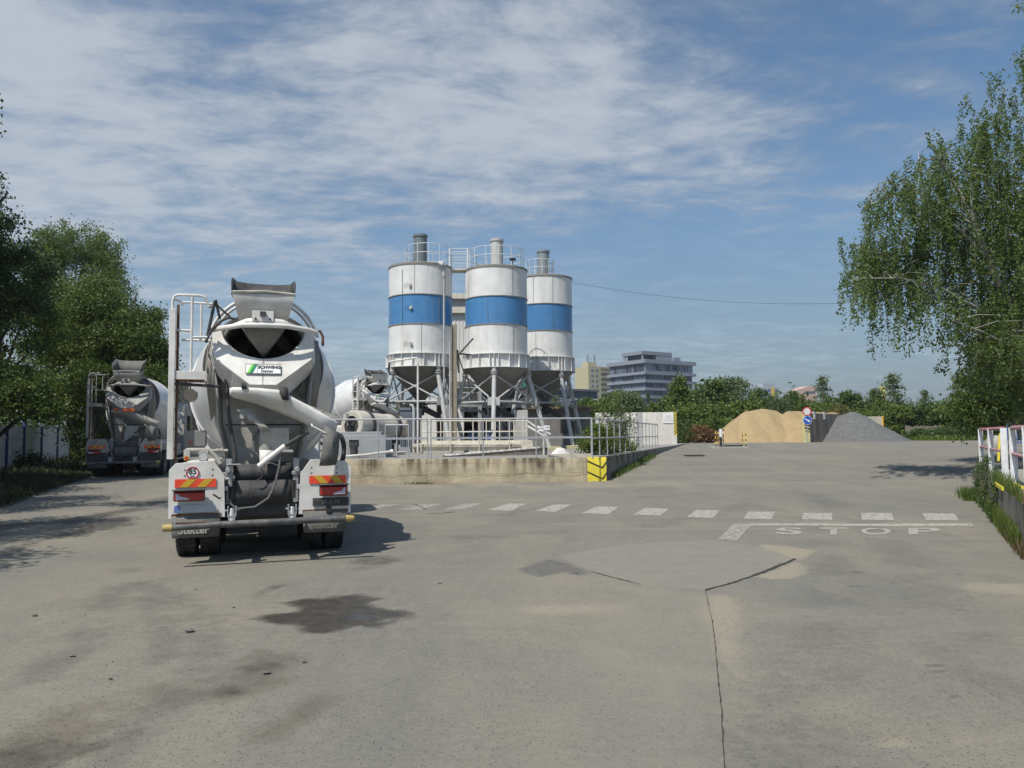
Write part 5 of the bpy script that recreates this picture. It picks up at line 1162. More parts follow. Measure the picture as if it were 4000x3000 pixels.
# barrier with two small notices
p = at(2118, 1690, 33); T = thing('barrier_boom', 'lifted white double pipe barrier slanting down beside two small notices', 'barrier', (p.x, p.y, YP(33))); z = lambda py: SY(py, 33, 2118) - YP(33)
b = MB(); P_ = lambda px, py: (at(px, py, 33).x - p.x, 0, at(px, py, 33).z - YP(33))
b.tube([P_(2040, 1630), P_(2099, 1672)], .035, 8); b.tube([P_(2060, 1665), P_(2121, 1700)], .05, 8); b.tube([P_(2099, 1665), P_(2150, 1697)], .045, 8); b.build('boom', WHITE, T)
b = MB(); b.tube([P_(2124, 1702), (P_(2124, 1702)[0], 0, 0)], .05, 10); b.cyl(P_(2122, 1701), .09, .12, 12, 'y'); b.build('stand', DIRTW, T)
for px, py, txt in ((2113, 1676, 'PLAŤTE'), (2136, 1671, '1 40,04')):
    q = P_(px, py); b = MB(); b.box((q[0], -.06, q[2]), (.235, .015, .185)); s_ = b.build('notice', SIGNW, T, bevel=.004); text('lettering', txt, s_, (q[0], -.07, q[2] + .01), .062, BLK, bold=.002)

# ------------------------------------------------------------------ reclaimer drum and its tub
Yr = 34.0; c0 = at(1372, 1662, Yr); c1_ = at(1560, 1672, 36.5)
T = thing('reclaimer_drum', 'large dusty horizontal steel drum with black hoops behind the railing', 'drum', (c0.x, c0.y, YP(34))); d = (c1_ - c0); d.z = -.12; Ld = d.length; zc0 = c0.z - YP(34)
DUSTW = mat('dusty_cream_steel', (.47, .44, .38), .8, dirt=.6, dcol=(.30, .27, .22), scale=2)
b = MB(); b.lathe([(0, .42), (0, .62), (.05, .66), (.62, .68), (1.0, .62), (Ld * .65, .60), (Ld * .72, .62), (Ld * .95, .58), (Ld, .50), (Ld, .0)], (0, 0, zc0), d, 44); b.build('shell', DUSTW, T)
for s in (.70, Ld * .78): b = MB(); b.lathe([(s - .05, .6), (s - .05, .72), (s + .10, .72), (s + .1, .6)], (0, 0, zc0), d, 44); b.build('hoop', DARK, T)
b = MB(); dn = d.normalized(); b.lathe([(.06, .45), (.06, 0)], (0, 0, zc0), d, 30)
for k in range(8): b.tube([(random.uniform(-.25, .3), -.05, zc0 + random.uniform(-.35, .2)), (random.uniform(-.25, .3), -.12, zc0 + random.uniform(-.2, .45))], .035, 6)
b.build('drive_gear', DARK, T)
b = MB(); b.cyl((-.18, -.25, zc0 + .35), .11, .3, 12); b.tube([(-.18, -.25, zc0 + .2), (-.1, -.2, zc0)], .05, 8); b.build('valve', DIRTW, T)
b = MB(); b.b2(Ld * .6, Ld * .6 + .1, .2, .3, 0, .5); b.b2(.3, .5, -.2, .2, -.1, zc0 - .5); b.build('cradle', GREYP, T)
p = at(1345, 1765, 31.5); T = thing('concrete_tub', 'blue-grey concrete tub under the horizontal drum', 'tub', (p.x, p.y, YP(31.5))); W = at(1508, 1700, 31.5).x - p.x; h_ = SY(1700, 31.5, 1430) - YP(31.5)
b = MB(); b.b2(0, W, 0, 1.6, 0, h_); b.b2(-.6, W * .72, 1.65, 2.4, 0, h_ + .15); b.build('body', mat('tub_grey', (.30, .32, .33), .85, dirt=.5, dcol=(.24, .22, .2)), T, bevel=.02)
p = at(1378, 1765, 30.8); T = thing('motor', 'small hooded electric motor on a stand in front of the tub', 'motor', (p.x, p.y, YP(30.8)))
b = MB(); b.b2(-.12, .22, -.15, .15, .42, .72); b.cyl((.05, 0, .4), .15, .5, 14); m_ = b.build('housing', DARK, T, bevel=.03)
b = MB(); b.b2(-.24, .24, -.2, .2, .72, .78); b.build('hood', WHITE, T)
b = MB(); b.tube([(-.2, -.05, .0), (-.2, -.05, .5)], .03, 8); b.tube([(.15, -.05, .0), (.15, -.05, .3)], .03, 8); b.build('stand', DIRTW, T)
P0 = at(1345, 1772, 30); P1 = at(1530, 1752, 31.0); b = MB(); b.tube([(0, 0, 0), ((P1 - P0).x * .5, .4, .06), ((P1 - P0).x, (P1 - P0).y, (P1 - P0).z)], .05, 10); b.cyl(((P1 - P0).x, (P1 - P0).y, (P1 - P0).z), .08, .12, 10, 'x'); o = b.build('ground_pipe', WHITE); o.location = (P0.x, P0.y, YP(30) + .08); tag(o, 'white pipe lying low along the inside of the tan wall', 'pipe')
p = at(1597, 1735, 38); T = thing('steel_container', 'blue-grey ribbed steel container with a pipe elbow behind the horizontal drum', 'container', (p.x, p.y, YP(38))); hh = SY(1592, 38, 1597) - YP(38)
b = MB(); b.b2(-.42, .38, 0, 2, 0, hh)
for i in range(8): b.b2(-.40 + i * .1, -.36 + i * .1, -.03, 0, .1, hh - .25)
b.b2(-.46, .42, -.05, 2.05, hh - .12, hh); b.build('body', mat('blue_grey_steel', (.13, .16, .19), .6, dirt=.4, dcol=(.2, .2, .19)), T)
b = MB(); b.tube([(.25, -.12, 0), (.25, -.12, hh - .1), (.2, -.12, hh + .08), (.05, -.12, hh + .12)], .07, 10); b.build('elbow_pipe', SLEG, T)
for px, Yc in ((1700, 43), (1640, 43)): pass
p = at(1562, 1700, 36); T = thing('open_hopper_box', 'square rusty steel feed box beside the horizontal drum', 'box', (p.x, p.y, YP(36))); b = MB(); h_ = SY(1637, 36, 1560) - YP(36)
b.loft([[(-.55, -.3, h_), (.32, -.3, h_), (.32, .6, h_), (-.55, .6, h_)], [(-.2, -.3, h_ - .8), (.28, -.3, h_ - .72), (.28, .5, h_ - .72), (-.2, .5, h_ - .8)]]); b.build('body', DUSTW, T, solid=.02)
b = MB()
for x in (-.1, .25): b.bar((x, 0, 0), (x, 0, h_ - .75), .08)
b.build('leg', GREYP, T)
T = railing('railing', 'short low grey railing around the tub beside the horizontal drum', [(at(px, 1700, 31.2).x, 31.2) for px in (1505, 1550, 1596)], SY(1660, 31.2, 1550), SY(1712, 31.2, 1550), YP(31), mats=RAILG)
# small pumps in blue
for px, lab in ((1842, 'blue pump motor behind the weighbridge rail, the left of two'), (1910, 'blue pump motor at the foot of the middle silo leg')):
    p = at(px, 1725, 39.5); T = thing('pump', lab, 'pump', (p.x, p.y, YP(39.5)), 0, 'blue pumps under the silos'); b = MB(); b.cyl((0, 0, .75), .2, .45, 18); b.cyl((0, 0, 1.02), .26, .1, 18); b.build('motor', mat('pump_blue', (.04, .10, .26), .5, dirt=.4), T)
    b = MB(); b.b2(-.35, .4, -.25, .25, 0, .32); b.cyl((0, 0, .42), .14, .25, 12); b.build('base', GREYP, T, bevel=.03)
p = at(2036, 1700, 41); T = thing('control_cabinet', 'pale grey upright control cabinet between the middle and right silo legs', 'cabinet', (p.x, p.y, YP(41))); b = MB(); b.b2(-.35, .35, 0, .4, .2, 2.1); b.build('body', mat('cabinet_pale', (.42, .42, .40), .6, dirt=.3), T, bevel=.015)
b = MB(); b.b2(-.33, .33, -.01, 0, 1.0, 1.012); b.b2(-.08, .1, -.012, 0, 1.55, 1.6); b.build('label_strip', mat('orange_label', (.5, .25, .08), .6), T)
# ------------------------------------------------------------------ far yard: white wall, heaps, signs, island
Yq = 57.0; xa, xb = xs(2325, 2640, Yq); zg = 1.0
T = thing('boundary_wall', 'white painted wall with a hazard striped end and a paper notice', 'wall', (xa, Yq, zg - .1)); W = xb - xa; hh = SY(1611, Yq, 2500) - zg + .1
b = rough_wall(W - .42, .35, hh, seed=11); b.build('wall_face', mat('white_lime_wall', (.64, .62, .57), .9, dirt=.4, dcol=(.46, .43, .37), scale=1.2, streak=.45, scol=(.36, .34, .29), sscale=1.6), T, smooth=20)
b = MB(); x2 = at(2483, 1600, Yq).x - xa; b.b2(x2, x2 + .45, -.02, .0, .1, hh - .02); b.build('grey_strip', mat('strip_grey', (.42, .42, .41), .8), T)
b = MB(); b.b2(W - .42, W, -.01, .36, -.4, hh + .02); e_ = b.build('wall_end', mat('white_lime_wall', (.64, .62, .57)), T)
b = MB(); b.b2(W - .20, W + .004, -.018, -.01, .75, hh + .015); b.build('yellow_board', YEL, e_)
b = MB()
for i in range(9):
    z = .80 + i * .185
    if z + .22 < hh + .1: b.prism([(W - .20, z), (W + .004, z + .14), (W + .004, min(hh + .01, z + .22)), (W - .20, min(hh + .01, z + .08))], -.023, -.019)
b.build('black_stripe', BLK, e_, smooth=0)
q = at(2609, 1630, Yq); b = MB(); b.box((q.x - xa, -.03, hh - .42), (.74, .02, .74)); nb = b.build('notice_board', SIGNW, T)
fm = mat('faded_ink', (.36, .36, .36), .7)
for i, s_ in enumerate(('POZOR', 'NA DĚTSKÉ', 'ZAMĚSTNANCE')): text('lettering', s_, nb, (q.x - xa + .03, -.043, hh - .29 - i * .16), .105 if i < 2 else .092, fm)
p = at(2428, 1740, 49); T = thing('meter_cabinet', 'pale concrete meter cabinet with a flat lid behind the bush', 'cabinet', (p.x, p.y, YP(49)))
h_ = SY(1647, 49, 2428) - YP(49); b = MB(); b.b2(-.42, .42, 0, .8, 0, h_); b.build('body', mat('cabinet_concrete', (.36, .355, .33), .85, dirt=.4), T, bevel=.02); b = MB(); b.b2(-.5, .5, -.08, .88, h_, h_ + .08); b.build('lid', CONC, T)

# heaps
def heap(name, label, cat_, ridges, x0, x1, y0, y1, slope, m, clip=None, seed=1, zb=.98, step=.16, rough=.05):
    xs__ = np.arange(x0, x1, step); ys__ = np.arange(y0, y1, step); X, Y = np.meshgrid(xs__, ys__); Z = np.full(X.shape, -9.)
    for (ax, ay, az, bx, by, bz) in ridges:
        e = np.array([bx - ax, by - ay]); L2 = max(e @ e, 1e-6); t = np.clip(((X - ax) * e[0] + (Y - ay) * e[1]) / L2, 0, 1)
        d = np.hypot(X - ax - t * e[0], Y - ay - t * e[1]); Z = np.maximum(Z, az + (bz - az) * t + .12 - np.sqrt((d * slope) ** 2 + .05))
    rl = (fbm(X * 1.0, Y * .35, .9, seed, 4) - .5) * rough * 7; Z = Z + rl * np.clip(Z, 0, 1) + (fbm(X, Y, 4, seed + 5, 3) - .5) * rough
    if clip is not None: Z = np.where(clip(X, Y), Z, -1)
    Z = np.maximum(Z, -.12)
    nx = len(xs__); i = np.arange(len(ys__) - 1)[:, None] * nx + np.arange(nx - 1)[None]
    F = np.stack([i, i + 1, i + 1 + nx, i + nx], -1).reshape(-1, 4); keep = (Z.ravel()[F] > -.11).any(1)
    o = npmesh(name, np.stack([X - x0, Y - y0, Z], -1).reshape(-1, 3), F[keep], m, smooth=True); o.location = (x0, y0, zb); return tag(o, label, cat_)
SAND = mat('sand', (.325, .238, .125), .95, dirt=.5, dcol=(.25, .178, .088), scale=.8, bump=.5, bscale=18, var=.1)
GRAV = mat('grey_chippings', (.118, .120, .116), .95, dirt=.5, dcol=(.085, .087, .086), scale=1.5, bump=.9, bscale=16, var=.25)
px2 = lambda px, Y: at(px, 1700, Y).x
BW0 = Vector((px2(3157, 64.0), 64.0)); BW1 = BW0 + Vector((5.2, 5.8))
wd_ = (BW1 - BW0).normalized(); leftof = lambda X, Y: ((X - BW0.x) * wd_.y - (Y - BW0.y) * wd_.x) < -.22
hS = lambda py, Y: SY(py, Y, 3000) - 1.0
heap('sand_heap', 'tall heap of yellow sand piled against the concrete bay wall', 'sand heap',
     [(px2(2925, 68), 68.2, hS(1600, 68), px2(2985, 68), 68.6, hS(1590, 68)), (px2(2985, 68), 68.6, hS(1590, 68), px2(3030, 69), 69, hS(1598, 68)), (px2(3030, 69), 69, hS(1598, 68), px2(3055, 69), 69.0, hS(1612, 69)), (px2(3075, 69), 68.4, hS(1600, 68), px2(3190, 70), 70, hS(1606, 70)), (px2(3190, 70), 70, hS(1606, 70), px2(3260, 73), 73, hS(1608, 73)),
      (px2(2795, 66), 66.0, .25, px2(2850, 66.5), 66.8, hS(1662, 67)), (px2(2850, 66.5), 66.8, hS(1660, 67), px2(2925, 68), 68.2, hS(1602, 68)), (px2(3110, 67), 66.4, hS(1650, 67), px2(3140, 69), 69, hS(1608, 69))],
     15.5, 34, 62.2, 76, .80, SAND, leftof, 4, step=.10, rough=.025)
heap('gravel_heap', 'conical heap of blue-grey crushed stone right of the round signs', 'gravel heap',
     [(px2(3262, 69), 69.5, hS(1622, 69), px2(3305, 69), 69.0, hS(1618, 69)), (px2(3305, 69), 69, hS(1618, 69), px2(3333, 69), 69, hS(1604, 69)), (px2(3333, 69), 69, hS(1604, 69), px2(3370, 69), 69.5, hS(1622, 69)), (px2(3370, 69), 69.5, hS(1622, 69), px2(3480, 68), 68.5, hS(1680, 68)), (px2(3480, 68), 68.5, hS(1680, 68), px2(3560, 68), 68, hS(1718, 68))],
     23.5, 40, 62.2, 74, .62, GRAV, lambda X, Y: ~leftof(X, Y), 9, step=.10, rough=.03)
T = thing('bay_wall', 'brown stained concrete bay wall between the sand and the crushed stone', 'wall', (BW0.x, BW0.y, .95), math.atan2(wd_.y, wd_.x)); Lw = (BW1 - BW0).length; hw_ = SY(1613, 64, 3157) - .95
b = MB(); b.b2(0, Lw, -.0, .3, -.2, hw_); b.build('slab', mat('bay_concrete', (.21, .185, .155), .9, dirt=.6, dcol=(.12, .1, .085), scale=.9, streak=.5), T)
b = MB()
for x in (1.9, 3.4, 5.2): b.b2(x, x + .04, -.012, 0, -.1, hw_)
b.build('joint', DARK, T)
for x in (1.2, 3.4): b = MB(); b.b2(x, x + .3, -.1, .1, hw_ - .5, hw_ + .12); b.build('bracket', SLEG, T)
b = MB(); b.box((-.05, .15, hw_ / 2 - .1), (.12, .62, hw_ + .15), rz=-math.atan2(wd_.y, wd_.x) + rad(90)); en = b.build('striped_end', mat('pale_yellow', (.62, .56, .28), .8, dirt=.4), T)
en.rotation_euler = (0, 0, 0)
b = MB(); M_ = Matrix.Rotation(-math.atan2(wd_.y, wd_.x), 4, 'Z')
for i in range(4):
    z = hw_ - .35 - i * .27; vs = [M_ @ Vector(v) for v in ((-.30, -.115, z), (.26, -.115, z - .16), (.26, -.115, z - .28), (-.30, -.115, z - .12))]; ws = [M_ @ Vector((v[0], -.105, v[2])) for v in ((-.30, 0, z), (.26, 0, z - .16), (.26, 0, z - .28), (-.30, 0, z - .12))]
    b.add(vs + ws, [(0, 1, 2, 3), (4, 7, 6, 5), (0, 4, 5, 1), (1, 5, 6, 2), (2, 6, 7, 3), (3, 7, 4, 0)])
b.build('black_stripe', BLK, en, smooth=0)
# second bay wall
q0 = at(3400, 1700, 70); T = thing('bay_wall', 'pale concrete bay wall with an orange end post behind the crushed stone', 'wall', (q0.x - 1.2, 71.5, .95), rad(-20)); b = MB(); b.b2(0, 2.7, 0, .3, 0, SY(1627, 71, 3420) - .95); b.build('slab', mat('bay_pale', (.42, .38, .31), .9, dirt=.5, dcol=(.25, .22, .18)), T)
b = MB(); b.b2(2.7, 2.82, -.02, .3, 0, SY(1627, 71, 3420) - .93); b.build('end_post', mat('post_orange', (.7, .36, .05), .6), T)
# round signs
Ysg = 62.6; q = at(3152, 1610, Ysg); T = thing('road_sign', 'round red-bordered white sign above a round blue arrow sign by the heaps', 'road sign', (q.x, Ysg, .97))
rr_ = 17.7 / FPX * Ysg; z1_ = at(3152, 1607.5, Ysg).z - .97; z2_ = at(3153, 1641.5, Ysg).z - .97
b = MB(); b.tube([(0, .05, 0), (0, .05, z1_ + .3)], .03, 10); b.build('pole', RAILG, T)
b = MB(); b.cyl((0, 0, z1_), rr_, .02, 40, 'y'); d1 = b.build('prohibition_disc', mat('sign_red', (.52, .05, .06), .4), T); b = MB(); b.cyl((0, -.006, z1_), rr_ * .74, .02, 40, 'y'); b.build('white_field', mat('sign_white2', (.66, .66, .65), .4), d1)
b = MB(); b.cyl((0.02, 0, z2_), rr_, .02, 40, 'y'); d2 = b.build('arrow_disc', SIGNW, T); b = MB(); b.cyl((.02, -.006, z2_), rr_ * .93, .02, 40, 'y'); f_ = b.build('blue_field', mat('sign_blue', (.02, .10, .42), .4), d2)
b = MB(); A = rad(-28); R2 = lambda x, z: (.02 + x * math.cos(A) - z * math.sin(A), z2_ + x * math.sin(A) + z * math.cos(A)); k = rr_
b.prism([R2(-.68 * k, .10 * k), R2(.20 * k, .10 * k), R2(.20 * k, .30 * k), R2(.68 * k, 0), R2(.20 * k, -.30 * k), R2(.20 * k, -.10 * k), R2(-.68 * k, -.10 * k)], -.02, -.017); b.build('arrow', SIGNW, d2, smooth=0)
# traffic island with posts
Yi = 51.5; i0 = at(2786, 1750, Yi); i1 = at(2928, 1750, Yi); zi = H(i0.x, Yi)
T = thing('traffic_island', 'low concrete traffic island in the far road', 'traffic island', (i0.x, Yi, zi)); b = MB(); b.b2(0, i1.x - i0.x, 0, 1.2, -.1, .10); b.b2(.75, 2.0, .2, 1.0, .1, .2); b.build('curb', CONC, T, bevel=.03)
b = MB(); b.b2(.75, 1.95, .18, .2, .1, .22); b.build('dark_grate', DARK, T)
STR = [(BLK, YEL)]
def post(px, lab, h, top=YEL, y=Yi + .3, r=.03):
    p_ = at(px, 1740, y); T_ = thing('marker_post', lab, 'marker post', (p_.x, y, zi + .1), 0, 'black and yellow marker posts on the island'); n_ = 6
    b1 = MB(); b2_ = MB()
    for i in range(n_): (b1 if i % 2 == 0 else b2_).tube([(0, 0, h * i / n_), (0, 0, h * (i + 1) / n_)], r, 8)
    b1.build('dark_band', BLK, T_); b2_.build('yellow_band', top, T_)
post(2796, 'leftmost striped marker post on the island', 1.02); post(2806, 'thin orange-topped marker post just left of the white column reader', 1.0, mat('post_orange', (.7, .36, .05)), Yi + .9); post(2826, 'pale marker post just right of the white column reader', .95, SIGNW, Yi + .6)
post(2901, 'marker post at the right end of the island, the left of two', .95, mat('post_orange', (.7, .36, .05)), Yi + .9); post(2914, 'rightmost striped marker post on the island', 1.02)
p = at(2816, 1740, Yi + .4); T = thing('column_reader', 'white-headed black post with a small arm on the island', 'post', (p.x, Yi + .4, zi + .1)); b = MB(); b.b2(-.07, .07, -.05, .05, 0, .62); b.build('post', BLK, T); b = MB(); b.b2(-.09, .08, -.08, .08, .62, 1.15); b.build('head', SIGNW, T, bevel=.03); b = MB(); b.b2(-.22, .25, -.04, .04, 1.05, 1.13); b.build('arm', DARK, T)
p = hit(2712, 1781); T = MB(); T.b2(-.5, .5, -.35, .35, 0, .03)
for i in range(7): T.b2(-.46 + i * .14, -.40 + i * .14, -.3, .3, .03, .045)
o = T.build('drain_grate', mat('grate_iron', (.04, .035, .03), .8)); o.location = (p.x, p.y, p.z + .01); tag(o, 'dark iron drain grate in the road near the white wall', 'drain grate')

# ------------------------------------------------------------------ distant buildings
def windows(par, n, m, face, xs0, xs1, zs, ww, hh_, frame, pane, inset=.03):
    pass
OFFW = mat('office_concrete', (.235, .26, .305), .8, dirt=.35, dcol=(.2, .21, .25), scale=.15); OFFB = mat('office_wall', (.13, .15, .20), .8, dirt=.3, dcol=(.15, .17, .2), scale=.2)
C = at(2520, 1500, 320); Lp = at(2388, 1500, 341); Rp = at(2716, 1500, 336)
eu = Vector((Rp.x - C.x, Rp.y - C.y)); Wd = eu.length; ea = math.atan2(eu.y, eu.x); Dp = math.hypot(Lp.x - C.x, Lp.y - C.y)
T = thing('office_block', 'grey seven-storey office block with projecting floor slabs and a phone number', 'building', (C.x, C.y, 0), ea)
ztop = at(2520, 1402, 320).z; zs_ = [at(2520, p, 320).z for p in (1417, 1450, 1482, 1513, 1544, 1576, 1608, 1640)]
b = MB(); b.b2(.9, Wd - .9, .9, Dp - .9, 0, zs_[0]); b.build('wall', OFFB, T)
b = MB()
for k, z in enumerate(zs_): b.b2(0, Wd + .8, 0, Dp, z - (1.15 if k else -.0), z + (.0 if k else ztop - zs_[0])); 
sl = b.build('floor_slab', OFFW, T)
b = MB(); b.b2(.85, Wd - .6, .80, 1.0, zs_[1] + .01, zs_[0]); b.build('sign_band', mat('band_pale', (.27, .29, .34), .8), T)
r_ = random.Random(3)
OWN = mat('office_window', (.09, .11, .15), .25); ODK = mat('office_dark', (.035, .04, .055), .3)
for k in range(0, 6):
    z1 = zs_[k] - (1.15 if k else 0); z0 = zs_[k + 1]
    if k: 
        x = 1.5
        while x < Wd - 3:
            w_ = r_.choice([1.0, 1.8, 2.6]); b = MB(); b.b2(x, x + w_, .86, .9, z0 + .15, z1 - .15); b.build('window', OWN if r_.random() < .55 else ODK, T, smooth=0); x += w_ + r_.choice([.3, .5, 1.4])
    x = 1.5
    while x < Dp - 3:
        w_ = r_.choice([1.0, 1.8, 2.6]); b = MB(); b.b2(.86, .9, x, x + w_, z0 + .15, z1 - .15); b.build('window', OWN if r_.random() < .55 else ODK, T, smooth=0); x += w_ + r_.choice([.3, .5, 1.4])

text('phone_number', 'TEL: 605 083 611', T, (Wd * .5 + .9, .75, (zs_[1] + zs_[0]) / 2), 3.1, mat('sign_ink', (.012, .016, .025), .7), bold=.09, sx=.93, ext=.03)
b = MB(); b.b2(-.2, 12.8, 2, Dp * .62, zs_[0] + 4.2, zs_[0] + 5.6); b.b2(6.5, 12.8, 3, Dp * .6, ztop, zs_[0] + 4.2)
z5 = ztop + 3.2; 
b = MB(); b.b2(0, 17.0, 1.5, Dp * .60, ztop + 2.1, ztop + 3.5); b.b2(8.2, 17.0, 1.6, Dp * .55, ztop - .1, ztop + 2.1); b.b2(.3, .9, 1.6, 2.2, ztop - .1, ztop + 2.1); b.b2(.3, .8, Dp * .5, Dp * .56, ztop - .1, ztop + 2.1)
b.build('roof_pavilion', OFFW, T); b = MB(); b.b2(1.5, 8.2, 4, Dp * .5, ztop - .1, ztop + 2.1); b.build('pavilion_glass', mat('office_dark', (.035, .04, .055)), T); b = MB(); b.b2(20.5, 24.5, 4, 7, ztop, ztop + 2.0); b.build('roof_plant', OFFW, T); b = MB(); b.cyl((11, 3, ztop + 4.3), .12, 2, 6); b.build('mast', OFFW, T)

C = at(2299, 1500, 450); Lp = at(2246, 1500, 462); Rp = at(2400, 1500, 462); eu = Vector((Rp.x - C.x, Rp.y - C.y)); Wd = eu.length; Dp = math.hypot(Lp.x - C.x, Lp.y - C.y)
YB = mat('yellow_render', (.46, .415, .26), .9, var=.03); T = thing('apartment_block', 'pale yellow panel apartment block with roof aerials left of the office block', 'building', (C.x, C.y, 0), math.atan2(eu.y, eu.x))
zt = at(2299, 1429, 450).z; b = MB()
# plan follows the two faces seen
lx = (Lp.x - C.x) * math.cos(-math.atan2(eu.y, eu.x)) - (Lp.y - C.y) * math.sin(-math.atan2(eu.y, eu.x)); ly = (Lp.x - C.x) * math.sin(-math.atan2(eu.y, eu.x)) + (Lp.y - C.y) * math.cos(-math.atan2(eu.y, eu.x))
b.prism([(0, 0), (Wd, 0), (Wd + lx, ly + 10), (lx, ly)], 0, zt, 'z'); b.build('wall', YB, T, smooth=0)
b = MB(); b.b2(.0 - .1, 7.5, 1, 6, zt, zt + 2.8) if False else b.b2(1.5, 8.1, 2, 7, zt, zt + 2.4); b.build('lift_house', YB, T)
for x in (1.6, 2.2, 2.8, 7.0, 7.5, 8.0, 4.5): b = MB(); b.bar((x, 3, zt + 2.3), (x, 3, zt + 2.4 + random.uniform(3, 5)), .18); b.build('aerial', mat('aerial_grey', (.15, .18, .2), .6), T)
for fl in range(6):
    z = zt - 2.4 - fl * 3.0
    for x in (2.2, 5.6, 20.4):
        b = MB(); b.b2(x - .3, x + 1.8, -.08, .02, z - .7, z + .9); fr = b.build('window', mat('window_white', (.55, .56, .56), .5), T, smooth=0)
        b = MB(); b.b2(x - .1, x + .6, -.12, -.06, z - .5, z + .7); b.b2(x + .85, x + 1.6, -.12, -.06, z - .5, z + .7); b.build('pane', OWN, fr, smooth=0)
b = MB(); b.b2(9.5, 16.5, -.1, .02, 0, zt - .8); b.build('balcony_bay', mat('bay_olive', (.20, .18, .12), .9), T)
for fl in range(6):
    z = zt - 2.4 - fl * 3.0
    for x in (9.6, 13.2): b = MB(); b.b2(x, x + 3.2, -.35, -.1, z - 1.3, z - .2); b.build('balcony_parapet', mat('balcony_grey', (.33, .31, .22), .9), T)
q = at(2195, 1560, 180); q2 = at(2340, 1560, 186); T = thing('workshop_building', 'long low slate-grey building with white windows behind the trees', 'building', (q.x - 2, q.y, 0), math.atan2(q2.y - q.y, q2.x - q.x)); zt = at(2280, 1527, 183).z
b = MB(); b.b2(-6, 13, 0, 14, 0, zt); b.build('wall', mat('slate_render', (.10, .115, .135), .8), T); b = MB(); b.b2(-6.3, 13.3, -.4, 14, zt, zt + .5); b.build('roof', mat('slate_roof', (.13, .145, .165), .7), T)
for rw in range(2):
    for x in (2.0, 5.0, 8.2, 11.0):
        b = MB(); b.b2(x, x + 1.9, -.06, .01, zt - 3.4 - rw * 3.2, zt - 1.7 - rw * 3.2); fr = b.build('window', SIGNW, T); b = MB()
        for k in range(3): b.b2(x + .12 + k * .6, x + .55 + k * .6, -.09, -.05, zt - 3.2 - rw * 3.2, zt - 1.9 - rw * 3.2)
        b.build('pane', ODK, fr)
b = MB(); b.b2(-4, 1.5, 2, 8, zt + .5, zt + 2.4); b.build('green_roof_box', mat('green_sheet', (.03, .16, .11), .6), T)
q = at(3000, 1520, 560); T = thing('apartment_block', 'far small white panel block with a yellow strip above the trees', 'building', (q.x, q.y, 0), rad(20)); zt = at(3000, 1512, 560).z
b = MB(); b.b2(-9.5, 9.5, 0, 10, 0, zt); b.b2(-3.5, 5.5, .5, 8, zt, zt + 2.6); b.build('wall', mat('panel_white', (.36, .39, .42), .8), T); b = MB(); b.b2(2.7, 5.5, -.1, .02, 0, zt); b.build('yellow_strip', mat('strip_yellow', (.62, .42, .06), .7), T)
for fl in range(3):
    for x in (-9, -4.5, -.5, 6): b = MB(); b.b2(x, x + 2.8, -.08, .02, zt - 3.3 - fl * 3, zt - 1.4 - fl * 3); b.build('window', OWN, T)
q = at(3145, 1535, 420); T = thing('pink_building', 'pale pink roofed building barely showing above the trees', 'building', (q.x, q.y, 0), rad(12)); zt = at(3145, 1526, 420).z
b = MB(); b.b2(-4.5, 7, 0, 10, 0, zt); b.prism([(-5, zt), (7.2, zt), (5.6, zt + 2.4), (2.0, zt + 2.4)], 0, 9); b.build('wall', mat('pink_render', (.50, .34, .29), .9), T, smooth=0); b = MB(); b.b2(-.3, 6, -.05, .01, zt - 1.6, zt - .3); b.build('window', mat('office_window', (.09, .11, .15)), T)
q = at(3452, 1520, 300); T = MB(); T.b2(-.9, .9, 0, 2, 0, at(3452, 1508, 300).z); o = T.build('tower', mat('tower_yellow', (.62, .58, .20), .8)); o.location = (q.x, q.y, 0); tag(o, 'sliver of a pale yellow tower between the far trees', 'tower')
q = at(640, 1500, 60); T = thing('open_shed', 'grey flat-roofed shed glimpsed behind the left mixer truck', 'shed', (q.x, q.y, .6)); zt = at(640, 1483, 60).z - .6
b = MB(); b.b2(-2.2, .8, 0, 6, zt - .25, zt); b.build('roof', GREYP, T); b = MB(); b.b2(-2, .6, 1, 6, 0, zt - .25); b.build('wall', mat('shed_tan', (.28, .24, .18), .9), T)
# white van roof behind the far mixer
q = at(1325, 1600, 46); T = thing('white_van', 'cream white van parked behind the horizontal drum', 'van', (q.x, q.y, YP(46)), rad(5)); zt = at(1325, 1545, 46).z - YP(46)
b = MB(); b.prism([(-.9, .35), (-.98, 1.2), (-.85, zt - .15), (-.7, zt), (.7, zt), (.85, zt - .15), (.98, 1.2), (.9, .35)], 0, 4.6); bd_ = b.build('body', mat('van_cream', (.62, .60, .52), .4, dirt=.2), T, bevel=.04)
for s in (-1, 1):
    b = MB(); b.b2(s * .42 - .28, s * .42 + .28, -.012, .0, 1.35, zt - .45); b.build('window', GLASS, bd_, bevel=.02)
    b = MB(); b.b2(s * .83 - .07, s * .83 + .07, -.03, .01, .8, 1.2); b.build('tail_light', REDL, bd_)
    for y in (.9, 3.7): b = MB(); b.cyl((s * .85, y, .35), .35, .22, 20, 'x'); b.build('wheel', TYRE, T)
b = MB(); b.tube([(-.75, .0, .9), (-.75, -.05, zt)], .012, 6); b.build('door_seam', DARK, bd_)
